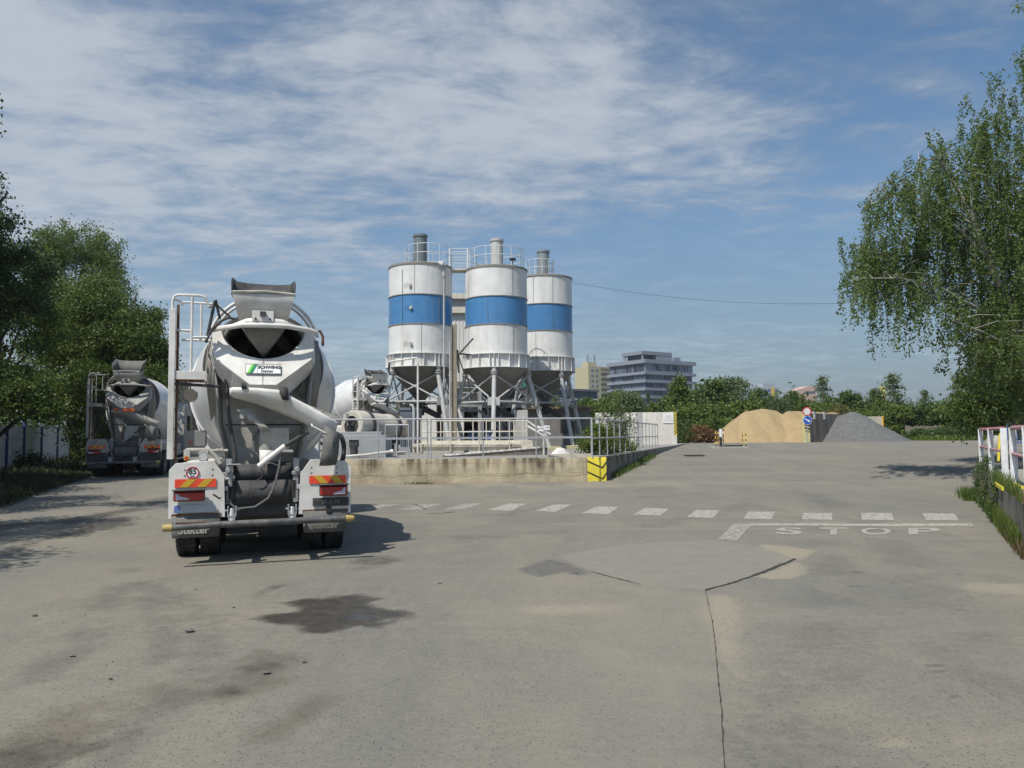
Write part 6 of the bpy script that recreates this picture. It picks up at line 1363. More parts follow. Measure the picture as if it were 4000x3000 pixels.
# ------------------------------------------------------------------ foliage
LEAF_MID = leafmat('leaf_green', (.044, .080, .018), (.125, .178, .036)); LEAF_YEL = leafmat('leaf_fresh_green', (.066, .108, .020), (.165, .215, .038)); LEAF_DARK = leafmat('leaf_deep_green', (.024, .050, .017), (.065, .100, .028))
LEAF_VERGE = leafmat('verge_grass_blade', (.022, .034, .012), (.060, .070, .026), .2)
LEAF_BIR = leafmat('birch_leaf', (.075, .125, .032), (.18, .24, .065), .5); LEAF_WIL = leafmat('willow_leaf', (.08, .13, .05), (.17, .23, .085), .35); LEAF_RED = leafmat('dry_leaf', (.10, .055, .025), (.22, .12, .05), .2)
FAR_G = leafmat('far_leaf_green', (.042, .085, .022), (.115, .170, .040), .3); FAR_Y = leafmat('far_leaf_yellow_green', (.065, .115, .022), (.155, .205, .038), .3); FAR_P = leafmat('far_leaf_pale', (.085, .13, .055), (.16, .21, .09), .3)
BARK = mat('bark', (.10, .085, .065), .9, dirt=.5, dcol=(.05, .045, .04), scale=5, bump=.7, bscale=15); BIRB = mat('birch_bark', (.38, .365, .33), .8, dirt=.7, dcol=(.09, .08, .07), scale=5)
def leaf_quads(C, size, rng, droop=0.0, aspect=.62, var=.35):
    n = len(C); a = rng.normal(size=(n, 3)); a[:, 2] -= droop * 1.6; a /= np.linalg.norm(a, axis=1)[:, None]
    q = rng.normal(size=(n, 3)); b = np.cross(a, q); b /= np.linalg.norm(b, axis=1)[:, None]
    s = size * (1 + rng.uniform(-var, var, n))[:, None]
    V = np.stack([C - a * s * .5, C + b * s * .5 * aspect, C + a * s * .5, C - b * s * .5 * aspect], 1).reshape(-1, 3)
    return V, np.arange(4 * n).reshape(n, 4)
def crown(blobs, per, size, cr, rng, droop=0, aspect=.62, shell=.5):
    """blobs: (x, y, z, rx, ry, rz, clusters); every cluster is a small loose ball of leaves"""
    cs = []; L = []
    for x, y, z, rx, ry, rz, n in blobs:
        u = rng.normal(size=(n, 3)); u /= np.linalg.norm(u, axis=1)[:, None]; r = rng.uniform(shell, 1, n) ** .8 * (1 + rng.normal(0, .07, n))
        c = np.array([x, y, z]) + u * r[:, None] * np.array([rx, ry, rz]); cs.append(c)
        for k in c:
            m = int(per * rng.uniform(.5, 1.5)); g = rng.normal(size=(m, 3)) * cr * rng.uniform(.6, 1.35) * np.array([1, 1, .75]); L.append(k + g)
    return np.concatenate(cs), leaf_quads(np.concatenate(L), size, rng, droop, aspect)
def tree(name, label, loc, blobs, per, size, cr, m, seed, trunk=(.16, None), barkm=BARK, droop=0, group=None, cat='tree', limbs=14, shell=.5, aspect=.62, lean=(0, 0)):
    rng = np.random.default_rng(seed); T = thing(name, label, cat, loc, 0, group); cs, (V, F) = crown(blobs, per, size, cr, rng, droop, aspect, shell)
    npmesh('crown', V, F, m, T)
    zt = max(b[2] + b[5] * .6 for b in blobs); r0 = trunk[0]; b = MB(); bx = sum(q[0] for q in blobs) / len(blobs); by = sum(q[1] for q in blobs) / len(blobs)
    pts = [(bx * (t ** 1.5) + rng.normal(0, .04), by * (t ** 1.5) + rng.normal(0, .04), zt * t - .2 * (t == 0)) for t in np.linspace(0, 1, 8)]; b.tube(pts, [r0 * (1 - .8 * t) for t in np.linspace(0, 1, 8)], 8)
    for k in rng.choice(len(cs), min(limbs, len(cs)), replace=False):
        c = cs[k]; t = np.clip(c[2] / zt * rng.uniform(.45, .8), .12, .9); i = min(6, int(t * 7)); p = np.array(pts[i]); mid = (p + c) / 2 + np.array([0, 0, .12 * np.linalg.norm(c - p)]) + rng.normal(0, .05, 3)
        b.tube([p, mid, c], [r0 * .38, r0 * .24, r0 * .06], 5)
    b.build('trunk', barkm, T); return T

# left verge, fence and trees
GRASSG = mat('verge_soil', (.050, .050, .028), .95, dirt=.6, dcol=(.12, .095, .055), scale=1.5, bump=.6)
def sheet(name, rows, m): b = MB(); b.loft(rows, closed=False); return tag(b.build(name, m, smooth=60), kind='structure')
e0 = hit(-250, 2090); e1 = hit(0, 1990); e2 = hit(249, 1900); e3 = hit(375, 1862)
edge = [(-6.0, 2), (-9.5, 12.5), (e1.x, e1.y), (e2.x, e2.y), (e3.x, e3.y), (e3.x - 4.5, e3.y + 12), (e3.x - 9, e3.y + 24), (-44, 84)]
rows = []
for (xa, ya), (xb, yb) in zip(edge[:-1], edge[1:]):
    for k in range(8):
        t = k / 8; x = xa + (xb - xa) * t + random.uniform(-.08, .08); y = ya + (yb - ya) * t
        rows.append([(x, y, H(x, y) - .03), (x - .1, y, H(x, y) + .04), (x - 1.2, y, H(x, y) + .10), (x - 4, y, H(x - 4, y) + .12), (x - 12, y, H(x - 12, y) + .2), (x - 300, y, 1.0)])
if True: sheet('verge', rows, GRASSG)
def blades(name, label, cat, pts, hs, m, w=.012, seed=1, kind=None, bend=.35):
    """curved grass blades: two quads each"""
    r = np.random.default_rng(seed); P = np.array(pts, float); n = len(P); h = np.array(hs)[:, None]; a = r.uniform(0, 2 * PI, n); d = np.stack([np.cos(a), np.sin(a), 0 * a], 1); s = np.stack([-np.sin(a), np.cos(a), 0 * a], 1) * w
    up = np.array([0, 0, 1.0]); k = bend * r.uniform(.2, 1.2, n)[:, None]
    B0 = P; B1 = P + up * h * .55 + d * h * k * .35; B2 = P + up * h * (1 - k * .25) + d * h * k
    V = np.stack([B0 - s, B0 + s, B1 - s * .8, B1 + s * .8, B2 - s * .1, B2 + s * .1], 1).reshape(-1, 3); i = np.arange(n)[:, None] * 6
    F = np.concatenate([i + np.array([[0, 1, 3, 2]]), i + np.array([[2, 3, 5, 4]])]); o = npmesh(name, V, F, m); tag(o, label, cat, None, kind); return o
pts = []; hs = []
for _ in range(26000):
    i = random.choice([0, 1, 1, 2, 2, 3, 3, 4]); (xa, ya), (xb, yb) = edge[i], edge[i + 1]; t = random.random(); o_ = abs(random.gauss(0, 1)) * 1.6 + .05; x = xa + (xb - xa) * t - o_; y = ya + (yb - ya) * t
    pts.append((x, y, H(x, y) + .04 + .03 * min(o_, 2))); hs.append(random.uniform(.05, .14) * (1 + min(o_, 3) * .8))
blades('verge_grass', 'rough green grass growing along the left fence', 'grass', pts, hs, LEAF_VERGE, .012, 5, 'stuff')
FP = mat('fence_panel', (.66, .67, .67), .7, dirt=.4, dcol=(.3, .3, .3), scale=1.5, streak=.3); FB = mat('fence_blue', (.035, .06, .18), .55, dirt=.3, dcol=(.03, .05, .12))
P0 = Vector((-19.5, 30)); P1 = Vector((-26.7, 49)); fd = (P1 - P0).normalized()
T = thing('panel_fence', 'white sheet fence with blue posts under the left trees', 'fence', (P0.x, P0.y, 0)); R = math.atan2(fd.y, fd.x)
def fpt(px):
    d = ray(px, 1750); a = Vector((d.x, d.y)); det = a.x * (-fd.y) + fd.x * a.y; s = (P0.x * (-fd.y) + fd.x * P0.y) / det; q = a * s; return (q - P0).dot(fd)
ps = [-14, -11, -8, -5, -2] + [fpt(p) for p in (20, 88, 157, 220, 276, 325)]
for a, c in zip(ps[:-1], ps[1:]):
    xa_, ya_ = fd * a; xc_, yc_ = fd * c; zb_ = .15 + .012 * (a + 10); zt_ = 2.12 + .012 * (a + 10)
    b = MB(); q0 = Vector((xa_, ya_)); q1 = Vector((xc_, yc_)); b.box(((xa_ + xc_) / 2, (ya_ + yc_) / 2, (zb_ + zt_) / 2 + .05), (c - a - .04, .03, zt_ - zb_), rz=R)
    pn = b.build('panel', FP, T); b = MB(); nn = int((c - a) / .3)
    b.box(((xa_ + xc_) / 2 + .03, (ya_ + yc_) / 2 - .0, zt_ - .42), (c - a, .06, .05), rz=R); b.build('rail', FP, pn)
for k, a in enumerate(ps):
    q = fd * a; tall = k in (6, 10); b = MB(); b.box((q.x + .05, q.y, 1.1 + (1.3 if tall else 0)), (.09, .09, 2.5 + (2.6 if tall else 0))); b.build('post', FB, T)
tree('birch_tree', 'tall drooping birch with pale trunk standing out above the left trees', (-26.5, 47, .6), [(.0, 0, 12.8, 2.0, 1.8, 1.4, 70), (1.7, 0, 12.0, 1.5, 1.6, 1.5, 60), (-1.5, 0, 12.0, 1.2, 1.4, 1.7, 50), (2.6, 0, 9.9, 1.2, 1.3, 1.4, 44), (.2, 0, 10.2, 1.6, 1.4, .9, 24), (0.4, 0, 8.0, 2.4, 1.8, 2.4, 70), (-1.5, 0, 6.5, 2, 2, 2, 50)], 110, .12, .30, LEAF_BIR, 31, (.16, 0), BIRB, .7, limbs=26, shell=.35)
tree('maple_tree', 'broad leafy tree reaching right over the left mixer truck', (-18.8, 35, .4), [(1.2, 0, 5.7, 1.9, 1.5, 1.6, 110), (2.6, -.6, 5.4, 1.0, 1.0, 1.1, 55), (.4, 0, 7.2, 1.3, 1.3, 1.0, 50), (3.0, -.9, 4.0, .9, .9, .45, 26), (1.0, -.5, 3.9, 1.7, 1.2, .7, 60), (3.3, -.4, 4.9, .45, .45, .5, 12), (3.5, -.2, 3.6, .35, .3, .25, 6), (2.9, -.2, 6.9, .5, .5, .4, 8)], 150, .11, .24, LEAF_MID, 32, (.14, 0), limbs=30)
tree('maple_tree', 'yellow-green leafy tree in the middle of the left row', (-20.6, 37, .4), [(0, 0, 6.2, 2.1, 1.7, 2.3, 120), (.9, 0, 7.9, 1.2, 1.2, 1.0, 40), (-1.2, 0, 7.6, 1.4, 1.3, 1.4, 50), (.4, -.8, 3.3, 2.0, 1.2, 1.1, 60)], 150, .12, .27, LEAF_YEL, 33, (.16, 0), limbs=26)
tree('linden_tree', 'bushy tree at the left edge hanging over the white fence', (-19.9, 30, .3), [(.4, 0, 5.4, 2.2, 1.7, 2.4, 130), (1.0, -.2, 7.4, 1.5, 1.3, 1.3, 60), (-.8, 0, 8.0, 1.6, 1.4, 1.5, 60), (1.2, -.9, 3.1, 1.8, 1.0, 1.0, 70), (2.4, -.9, 2.5, .7, .5, .5, 16)], 150, .11, .25, LEAF_MID, 34, (.18, 0), limbs=26)
tree('poplar_tree', 'dark tree cut by the left picture edge with large leaves at its tip', (-17.2, 24, .3), [(1.0, 1.2, 6.6, 1.3, 1.2, 1.3, 60), (.2, 0, 6.0, 1.5, 1.4, 1.9, 80), (.6, 0, 7.9, .85, .8, .8, 30), (1.45, 0, 8.2, .35, .35, .3, 7), (1.1, .1, 9.0, .25, .2, .5, 6), (.2, -.2, 3.6, 1.4, 1.1, 1.2, 50)], 130, .10, .22, LEAF_DARK, 35, (.15, 0), limbs=20)
tree('poplar_tree', 'dark tree mostly outside the frame, twigs showing high at the left edge', (-14.6, 17.2, .1), [(-.3, 0, 6.8, 1.7, 1.8, 1.7, 65), (.2, .4, 4.8, 1.5, 1.8, 1.2, 35), (3.15, -1.2, 8.35, .30, .25, .32, 8), (1.9, -.8, 8.3, .8, .6, .4, 10)], 110, .11, .26, LEAF_DARK, 36, (.14, 0), limbs=16)
tree('poplar_tree', 'leafy tree left of the view that throws dappled shade on the asphalt', (-12.6, 12.2, .0), [(0, .0, 6.4, 1.7, 2.0, 1.4, 60), (.8, 1.6, 5.4, 1.2, 1.3, 1.0, 30), (1.0, -1.5, 7.2, 1.1, 1.2, .9, 26)], 100, .12, .28, LEAF_DARK, 37, (.14, 0), limbs=14)
tree('poplar_tree', 'tall tree left of the view shading the verge and fence', (-17.6, 19.6, .2), [(0, 0, 6.6, 2.2, 2.2, 2.2, 70), (1.0, 1.6, 4.6, 1.6, 1.6, 1.4, 36), (-1.5, 3, 7, 2, 2, 2, 40)], 120, .12, .30, LEAF_DARK, 40, (.16, 0), limbs=12)
tree('poplar_tree', 'leafy tree further left of the view nearest the camera', (-11.0, 7.4, .0), [(0, .2, 6.4, 1.6, 1.7, 1.2, 45), (.5, 1.2, 5.0, 1.2, 1.3, .9, 24)], 100, .12, .28, LEAF_DARK, 38, (.14, 0), limbs=12)
tree('linden_tree', 'shaded tree behind the left mixer truck between fence and road', (-23.0, 44, .5), [(0, 0, 4.8, 2.4, 1.7, 2.6, 90), (2.6, 0, 4.2, 1.6, 1.2, 2.2, 50), (1.4, 0, 6.8, 1.7, 1.4, 1.6, 50)], 110, .15, .32, LEAF_DARK, 39, (.16, 0), limbs=16)

tree('shrub', 'dark undergrowth along the white fence under the left trees', (-20.6, 32.5, .3), [(0, 0, .35, 1.0, .5, .4, 30), (-1.2, 2.4, .4, .9, .5, .4, 24)], 80, .10, .2, LEAF_DARK, 45, (.03, 0), cat='bush')
tree('shrub', 'leafy undergrowth between the fence end and the left mixer truck', (-19.4, 36.5, .4), [(0, 0, 1.4, 1.5, .8, 1.3, 60), (1.6, .6, 1.2, 1.0, .7, 1.1, 40)], 100, .11, .22, LEAF_MID, 46, (.03, 0), cat='bush')
# weeping birch on the right
def birch_right():
    rng = np.random.default_rng(50); T = thing('birch_tree', 'big weeping birch with white limbs hanging in from the right', 'tree', (19.6, 28.5, .7)); O = np.array([19.6, 28.5, .7])
    trunk = [(19.6, 28.5, .5), (18.9, 28.4, 3.4), (18.3, 28.3, 4.7), (17.9, 28.2, 6.2), (17.2, 28.1, 8.0), (16.75, 28.0, 9.2), (16.3, 28.0, 10.2), (15.55, 27.9, 11.6), (15.0, 27.8, 12.4)]
    B = MB(); tr = [np.array(p) - O for p in trunk]; B.tube(tr, [.20, .16, .14, .12, .10, .085, .07, .045, .02], 10)
    limbs = [[(18.3, 28.3, 4.7), (17, 28, 6.0), (15.4, 27.8, 6.8), (13.8, 27.6, 7.2), (12.2, 27.6, 7.2)], [(17.2, 28.1, 8), (16.2, 27.9, 8.9), (15.0, 27.6, 9.9), (13.6, 27.3, 10.8), (12.8, 27.2, 10.2)],
             [(16.75, 28, 9.2), (15.8, 28.4, 10.0), (14.6, 28.8, 10.6), (13.2, 29, 10.2)], [(17.9, 28.2, 6.2), (19, 28.2, 8.5), (19.4, 28, 11), (18.6, 27.9, 13.0)],
             [(19, 28.2, 8.5), (18, 27.6, 10.4), (17.2, 27.4, 11.6)], [(18.9, 28.4, 3.4), (17.6, 27.6, 4.7), (16.4, 27.2, 5.2), (15.2, 27, 5.6)], [(16.3, 28, 10.2), (15.2, 27.4, 11.4), (14.3, 27.1, 11.3)],
             [(19.2, 28.4, 2.6), (18.6, 27.6, 3.6), (17.6, 27.2, 3.9)], [(19.4, 28, 11), (19.8, 28, 14), (19.2, 27.8, 15.6)], [(17.2, 28.1, 8), (18.2, 29, 9.4), (18.6, 29.6, 11.2)], [(17.9, 28.2, 6.2), (16.6, 29, 7.8), (15.2, 29.6, 8.4), (13.9, 29.8, 8.6)]]
    starts = []
    for l in limbs:
        P = [np.array(p) - O for p in l]; n = len(P); B.tube(P, [.045 * (1 - .85 * i / (n - 1)) + .008 for i in range(n)], 6)
        for a, c in zip(P[:-1], P[1:]):
            for _ in range(int(np.linalg.norm(c - a) * 22)):
                t = rng.random(); q = a + (c - a) * t + rng.normal(size=3) * np.array([.5, .8, .30]); starts.append(q)
                if rng.random() < .22: B.tube([a + (c - a) * t, (a + (c - a) * t + q) / 2 + np.array([0, 0, .12]), q], [.014, .01, .004], 4)
    for a, c in zip(tr[3:-1], tr[4:]):
        for _ in range(22): starts.append(a + (c - a) * rng.random() + rng.normal(size=3) * np.array([.7, .8, .4]))
    for e_, k_ in ((2, 12), (3, 26), (4, 26)):
        for _ in range(k_): starts.append(np.array(limbs[0][e_]) - O + rng.normal(size=3) * np.array([.6, .7, .35])); starts.append(np.array(limbs[1][min(e_, 4)]) - O + rng.normal(size=3) * np.array([.6, .7, .35])); starts.append(np.array(limbs[-1][min(e_, 3)]) - O + rng.normal(size=3) * np.array([.7, .7, .5]))
    # crown mass further right
    for _ in range(950):
        starts.append(np.array([rng.uniform(-3.3, 3.0), rng.uniform(-1.8, 2.2), rng.uniform(3.0, 15.0)]))
    sub_ = []                                        # strands hang in small bunches, with gaps between them
    for q in starts[::3]:
        if q[0] < 0.4 and rng.random() < .25: continue
        for _ in range(5): sub_.append(q + rng.normal(size=3) * np.array([.10, .10, .12]))
    starts = sub_; L = []
    def bottom(x):      # hanging tips end on an uneven line
        return np.interp(x + 19.6, [11.5, 12.4, 13, 14, 15.2, 16.4, 17.4, 18.4, 20], [5.0, 6.0, 4.9, 4.6, 4.7, 4.5, 3.3, 2.4, 1.6]) - .7
    for k, q in enumerate(starts):
        px_ = q[0] + 19.6
        top = np.interp(px_, [11.4, 12, 12.8, 13.6, 15, 16.2, 17.0, 17.6, 18.4, 20], [8.2, 10.2, 11.4, 11.7, 12.7, 12.6, 12.9, 14.8, 15.6, 17]) - .7
        if q[2] > top: q[2] = top - abs(rng.normal(0, .3))
        ln = rng.gamma(3.0, .52) if px_ < 15.2 else rng.gamma(2.8, .46); ln = min(ln, max(.3, q[2] - bottom(q[0]) + rng.normal(0, .15))); n = int(ln / .033) + 5; d0 = rng.normal(size=2) * .20
        t = np.sort(rng.random(n)); sx = d0[0] * (1 - (1 - t) ** 2) + .03 * np.sin(t * 9 + k); sy = d0[1] * (1 - (1 - t) ** 2); c = np.stack([q[0] + sx, q[1] + sy, q[2] - ln * t + .15 * ln * np.sin(t * PI) * 0], 1) + rng.normal(size=(n, 3)) * np.array([.055, .055, .03]); L.append(c)
        if k % 7 == 0: B.tube([q, q + np.array([d0[0] * .8, d0[1] * .8, -ln * .5]), q + np.array([d0[0], d0[1], -ln])], [.006, .005, .003], 3)
    
    B.build('trunk', BIRB, T); V, F = leaf_quads(np.concatenate(L), .088, rng, .5, .75); npmesh('crown', V, F, LEAF_BIR, T)  # the trunk mesh also holds limbs and loose hanging twigs
birch_right()
tree('birch_tree', 'darker leafy tree crowding behind the weeping birch at the right edge', (24.5, 37, .8), [(0, 0, 5.2, 2.8, 2.0, 3.4, 120), (-1.6, 0, 3.0, 1.4, 1.4, 2.0, 50), (1.2, 0, 9.8, 2.4, 2, 2.6, 80), (-2.9, -.3, 2.2, 1.1, 1, 1.4, 34)], 150, .13, .30, LEAF_MID, 52, (.2, 0), BIRB, .5, limbs=20)
tree('birch_tree', 'birch outside the frame whose twig tips enter at the top right corner', (14.6, 15.2, .7), [(0, 0, 9.0, 2.4, 2, 2.2, 30), (-4.45, -.6, 9.35, .28, .3, .18, 7), (-4.1, -.6, 8.75, .16, .2, .25, 3)], 34, .075, .16, LEAF_BIR, 53, (.12, 0), BIRB, .6, limbs=40, shell=.6)

# bush at the yard corner and sapling
tree('bush', 'green bush growing through the railing behind the yellow corner', (4.1, 33.4, .9), [(-.75, -.5, .45, .6, .6, .5, 44), (-.25, .8, .6, .55, .7, .6, 44), (.45, 2.8, .35, .55, .8, .35, 30), (1.5, 5.2, .25, .5, .8, .25, 16), (-.6, -.3, 1.0, .3, .4, .3, 12)], 80, .095, .15, LEAF_YEL, 61, (.03, 0), cat='bush', limbs=24)
tree('sapling', 'thin pale-leaved birch sapling rising above the bush at the railing', (4.95, 35.6, .9), [(0, 0, 1.7, .45, .4, .8, 22), (.35, 0, 1.2, .35, .3, .5, 12), (-.15, 0, 2.6, .22, .2, .5, 8)], 24, .085, .14, LEAF_WIL, 62, (.02, 0), cat='tree', limbs=26)
tree('shrub', 'small leafy shrub standing beside the concrete meter cabinet', (5.6, 44.6, .95), [(0, 0, 1.6, .7, .6, 1.0, 30), (.1, 0, .7, .6, .6, .6, 20)], 60, .10, .16, LEAF_MID, 63, (.03, 0), cat='bush')

# ---- far trees: five prototypes, copied
def proto(name, blobs, per, size, cr, m, seed, bm=BARK, tr=.12, **k):
    return tree(name, 'prototype', (0, 0, 0), blobs, per, size, cr, m, seed, (tr, 0), bm, **k)
PR = {'round': proto('broadleaf_tree', [(0, 0, 3.1, 2.3, 2, 2.4, 90), (-1.2, 0, 4.4, 1.4, 1.3, 1.3, 40), (1.2, 0, 4.6, 1.5, 1.3, 1.6, 44), (0, 0, 1.4, 2.6, 2.0, 1.4, 60), (.1, 0, 5.8, 1.1, 1, 1.0, 26)], 60, .26, .32, FAR_G, 71),
      'bushy': proto('broadleaf_tree', [(0, 0, 2.6, 2.6, 2.2, 2.2, 90), (-1.6, 0, 3.5, 1.3, 1.2, 1.3, 34), (1.4, 0, 3.9, 1.3, 1.2, 1.3, 34), (0, 0, 1.2, 3.0, 2.0, 1.2, 60)], 60, .26, .32, FAR_Y, 72),
      'pale': proto('willow_tree', [(0, 0, 3.4, 2.2, 2, 2.6, 80), (-.8, 0, 5.2, 1.3, 1.2, 1.3, 34), (.9, 0, 5.4, 1.1, 1.2, 1.2, 34), (0, 0, 1.5, 2.4, 1.8, 1.4, 50)], 52, .22, .34, FAR_P, 73, limbs=26),
      'cone': proto('poplar_tree', [(0, 0, 2.0, 1.7, 1.5, 1.8, 60), (0, 0, 3.9, 1.3, 1.2, 1.5, 44), (0, 0, 5.5, .75, .7, .9, 22), (0, 0, 6.4, .3, .3, .5, 8)], 55, .22, .26, FAR_Y, 74),
      'sparse': proto('birch_tree', [(0, 0, 2.0, 1.6, 1.4, 1.8, 50), (.3, 0, 4.0, 1.2, 1.0, 1.0, 24), (-.5, 0, 5.0, .7, .6, .6, 11), (.5, 0, 5.6, .6, .5, .6, 10), (0, 0, 6.5, .35, .35, .5, 7)], 34, .2, .22, FAR_P, 75, BIRB, .07, limbs=40)}
HT = {'round': 6.9, 'bushy': 5.2, 'pale': 6.9, 'cone': 7.0, 'sparse': 7.1}
used = set()
def far(kind, px, top, wpx, Y, label, group='trees beyond the far yard', z0=1.0):
    p = at(px, 1700, Y); h = at(px, top, Y).z - z0; w_ = wpx / FPX * Y; base = {'round': 5.4, 'bushy': 6.0, 'pale': 4.8, 'cone': 3.5, 'sparse': 3.4}[kind]
    o = PR[kind] if kind not in used else copy_tree(PR[kind]); used.add(kind); s = h / HT[kind]; o.location = (p.x, p.y, z0 - .15); o.scale = (w_ / base, max(.6, w_ / base), s); o.rotation_euler = (0, 0, random.uniform(-.35, .35) + (PI if random.random() < .5 else 0)); o['label'] = label; o['group'] = group; return o
G2 = 'trees behind the white wall'
for a in (('round', 2285, 1545, 150, 72, 'dark bushy tree rising directly behind the grey shed roof', G2), ('pale', 2435, 1508, 170, 74, 'light green tree behind the left part of the white wall', G2), ('bushy', 2370, 1535, 150, 69, 'mid green tree between the shed and the light green tree', G2),
          ('round', 2490, 1545, 120, 76, 'dark tree just left of the small yellow-green one', G2), ('cone', 2553, 1560, 90, 68, 'small yellow-green tree directly below the office block corner', G2), ('round', 2600, 1540, 130, 82, 'deep shaded tree behind the right end of the white wall', G2),
          ('cone', 2657, 1455, 150, 78, 'tall pointed tree overlapping the right side of the office block', G2), ('round', 2770, 1478, 230, 80, 'large round tree to the left of the sand heap'), ('pale', 2852, 1452, 170, 83, 'pale-topped willow, highest of the group left of the sand heap'),
          ('bushy', 2900, 1545, 190, 76, 'yellow-green tree directly behind the sand heap peak'), ('bushy', 2720, 1560, 200, 74, 'low bushy tree right of the striped wall end'), ('round', 2955, 1510, 110, 84, 'dark tree just below the far white block'),
          ('bushy', 2820, 1620, 190, 72, 'low shrubby tree at the left foot of the sand heap'), ('pale', 3045, 1535, 90, 86, 'thin pale tree right of the far white block'), ('round', 3095, 1522, 110, 88, 'round dark tree left of the pink building'),
          ('round', 3010, 1540, 120, 90, 'dark tree under the far white panel block'), ('bushy', 3160, 1545, 120, 84, 'reddish green shrubby tree under the pink building'), ('sparse', 3222, 1450, 120, 82, 'sparse spindly birch standing high behind the blue arrow sign'),
          ('bushy', 3225, 1555, 150, 80, 'yellow-green tree at the foot of the spindly birch'), ('round', 3325, 1520, 150, 84, 'round green tree behind the peak of the crushed stone'), ('bushy', 3290, 1575, 140, 79, 'low bright tree between the two heaps'),
          ('cone', 3360, 1530, 80, 88, 'small narrow tree right of the crushed stone peak'), ('sparse', 3497, 1440, 150, 84, 'tall light birch, highest of the trees right of the heaps'), ('round', 3435, 1512, 110, 86, 'dark green tree left of the tall light birch'),
          ('bushy', 3470, 1560, 170, 80, 'olive green tree below the tall light birch'), ('bushy', 3400, 1590, 170, 77, 'low yellow-green tree behind the orange wall post'), ('sparse', 3615, 1508, 90, 90, 'small pale birch in the gap under the weeping birch'),
          ('round', 3560, 1570, 180, 82, 'dark tree above the right foot of the crushed stone'), ('round', 3660, 1562, 190, 80, 'broad dark tree under the tips of the weeping birch'), ('bushy', 3740, 1565, 200, 78, 'broad green tree behind the end of the red and white railing'),
          ('sparse', 3745, 1440, 110, 84, 'slim pale birch partly behind the hanging birch twigs'), ('round', 3830, 1540, 190, 76, 'dark tree to the left of the birch trunk'), ('round', 3930, 1520, 200, 72, 'dark tree above the red and white railing'), ('bushy', 4010, 1500, 200, 70, 'dark tree at the right picture edge above the blue fence')):
    far(*a)
G3 = 'trees behind the plant'
for k, (kd, px, top, w_, Y, lb) in enumerate((('round', 1600, 1555, 110, 78, 'light-topped tree seen under the leftmost silo'), ('bushy', 1480, 1575, 150, 90, 'tree hidden behind the far mixer truck'), ('round', 1380, 1570, 150, 95, 'tree behind the white van'),
        ('bushy', 2140, 1558, 160, 80, 'tree seen between the legs of the rightmost silo'), ('round', 2215, 1562, 130, 86, 'tree right of the rightmost silo legs'), ('bushy', 1240, 1560, 180, 95, 'tree hidden behind the right side of the near mixer'), ('round', 1080, 1560, 200, 95, 'tree hidden behind the near mixer drum'),
        ('bushy', 930, 1570, 200, 90, 'tree hidden behind the near mixer chute pan'), ('round', 800, 1605, 130, 70, 'small tree visible between ladder and drum of the near mixer'), ('bushy', 690, 1560, 160, 100, 'tree behind the ladder of the near mixer'))): far(kd, px, top, w_, Y, lb, G3, .9)
tree('shrub', 'rusty brown shrub in the shade left of the sand heap', (at(2712, 1700, 66).x, 66, 1.0), [(0, 0, .7, 1.5, .8, .7, 60), (1.2, 0, .5, .8, .7, .5, 30)], 50, .14, .22, LEAF_RED, 81, (.03, 0), cat='bush')
tree('shrub', 'dull green shrub right beside the hazard striped wall end', (at(2662, 1700, 64).x, 64, 1.0), [(0, 0, .9, .8, .7, .9, 40)], 60, .14, .22, FAR_G, 82, (.03, 0), cat='bush')
tree('shrub', 'reddish low shrub between sand and crushed stone', (at(3270, 1700, 76).x, 76, 1.6), [(0, 0, 1.6, 1.3, .8, 1.2, 50)], 50, .16, .24, leafmat('olive_leaf', (.09, .085, .025), (.17, .14, .045), .2), 83, (.03, 0), cat='bush')
# far mass of wood closing the view
rng = np.random.default_rng(90); C_ = []
for k in range(620):
    a = rng.uniform(-.82, .82); Y = rng.uniform(104, 150); x = math.tan(a) * Y; h = rng.uniform(2.6, 6.2); n = 34; g = rng.normal(size=(n, 3)) * np.array([1.6, 1.2, h * .33]) + np.array([x, Y, 1 + h * .45]); C_.append(g)
C_ = np.concatenate(C_); C_[:, 2] = np.maximum(C_[:, 2], .8); V, F = leaf_quads(C_, .95, rng); o = npmesh('distant_wood', V, F, FAR_G); tag(o, 'low dark belt of woodland closing the far side', 'wood', None, 'stuff')
sheet('meadow', [[(-400, y, z), (-60, y, z), (0, y, z), (20, y, z), (60, y, z), (400, y, z)] for y, z in ((79, 1.03), (110, 1.05), (300, 1.2), (1200, 2.0), (3500, 3.0))], GRASSG)
pts = []; hs = []
for _ in range(9000):
    x = random.uniform(at(3590, 1700, 72).x, 56); y = random.uniform(70, 76); pts.append((x, y, 1.0)); hs.append(random.uniform(.2, .6))
blades('far_grass', 'rough grass along the far edge of the yard', 'grass', pts, hs, LEAF_YEL, .05, 6, 'stuff')
q = at(3560, 1700, 77); T = thing('board_fence', 'weathered concrete board fence half buried in shrubs right of the crushed stone', 'fence', (q.x, 77, 1.0)); b = MB(); r_ = random.Random(2)
for i in range(26): b.b2(i * .22 - .5, i * .22 - .33, 0, .05, 0, 1.35 + r_.uniform(-.06, .06))
b.build('board', mat('board_grey', (.24, .22, .19), .9, dirt=.5), T); b = MB()
for i in range(4): b.b2(i * 1.5 - .5, i * 1.5 - .38, .05, .15, 0, 1.4)
b.build('post', CONC, T)
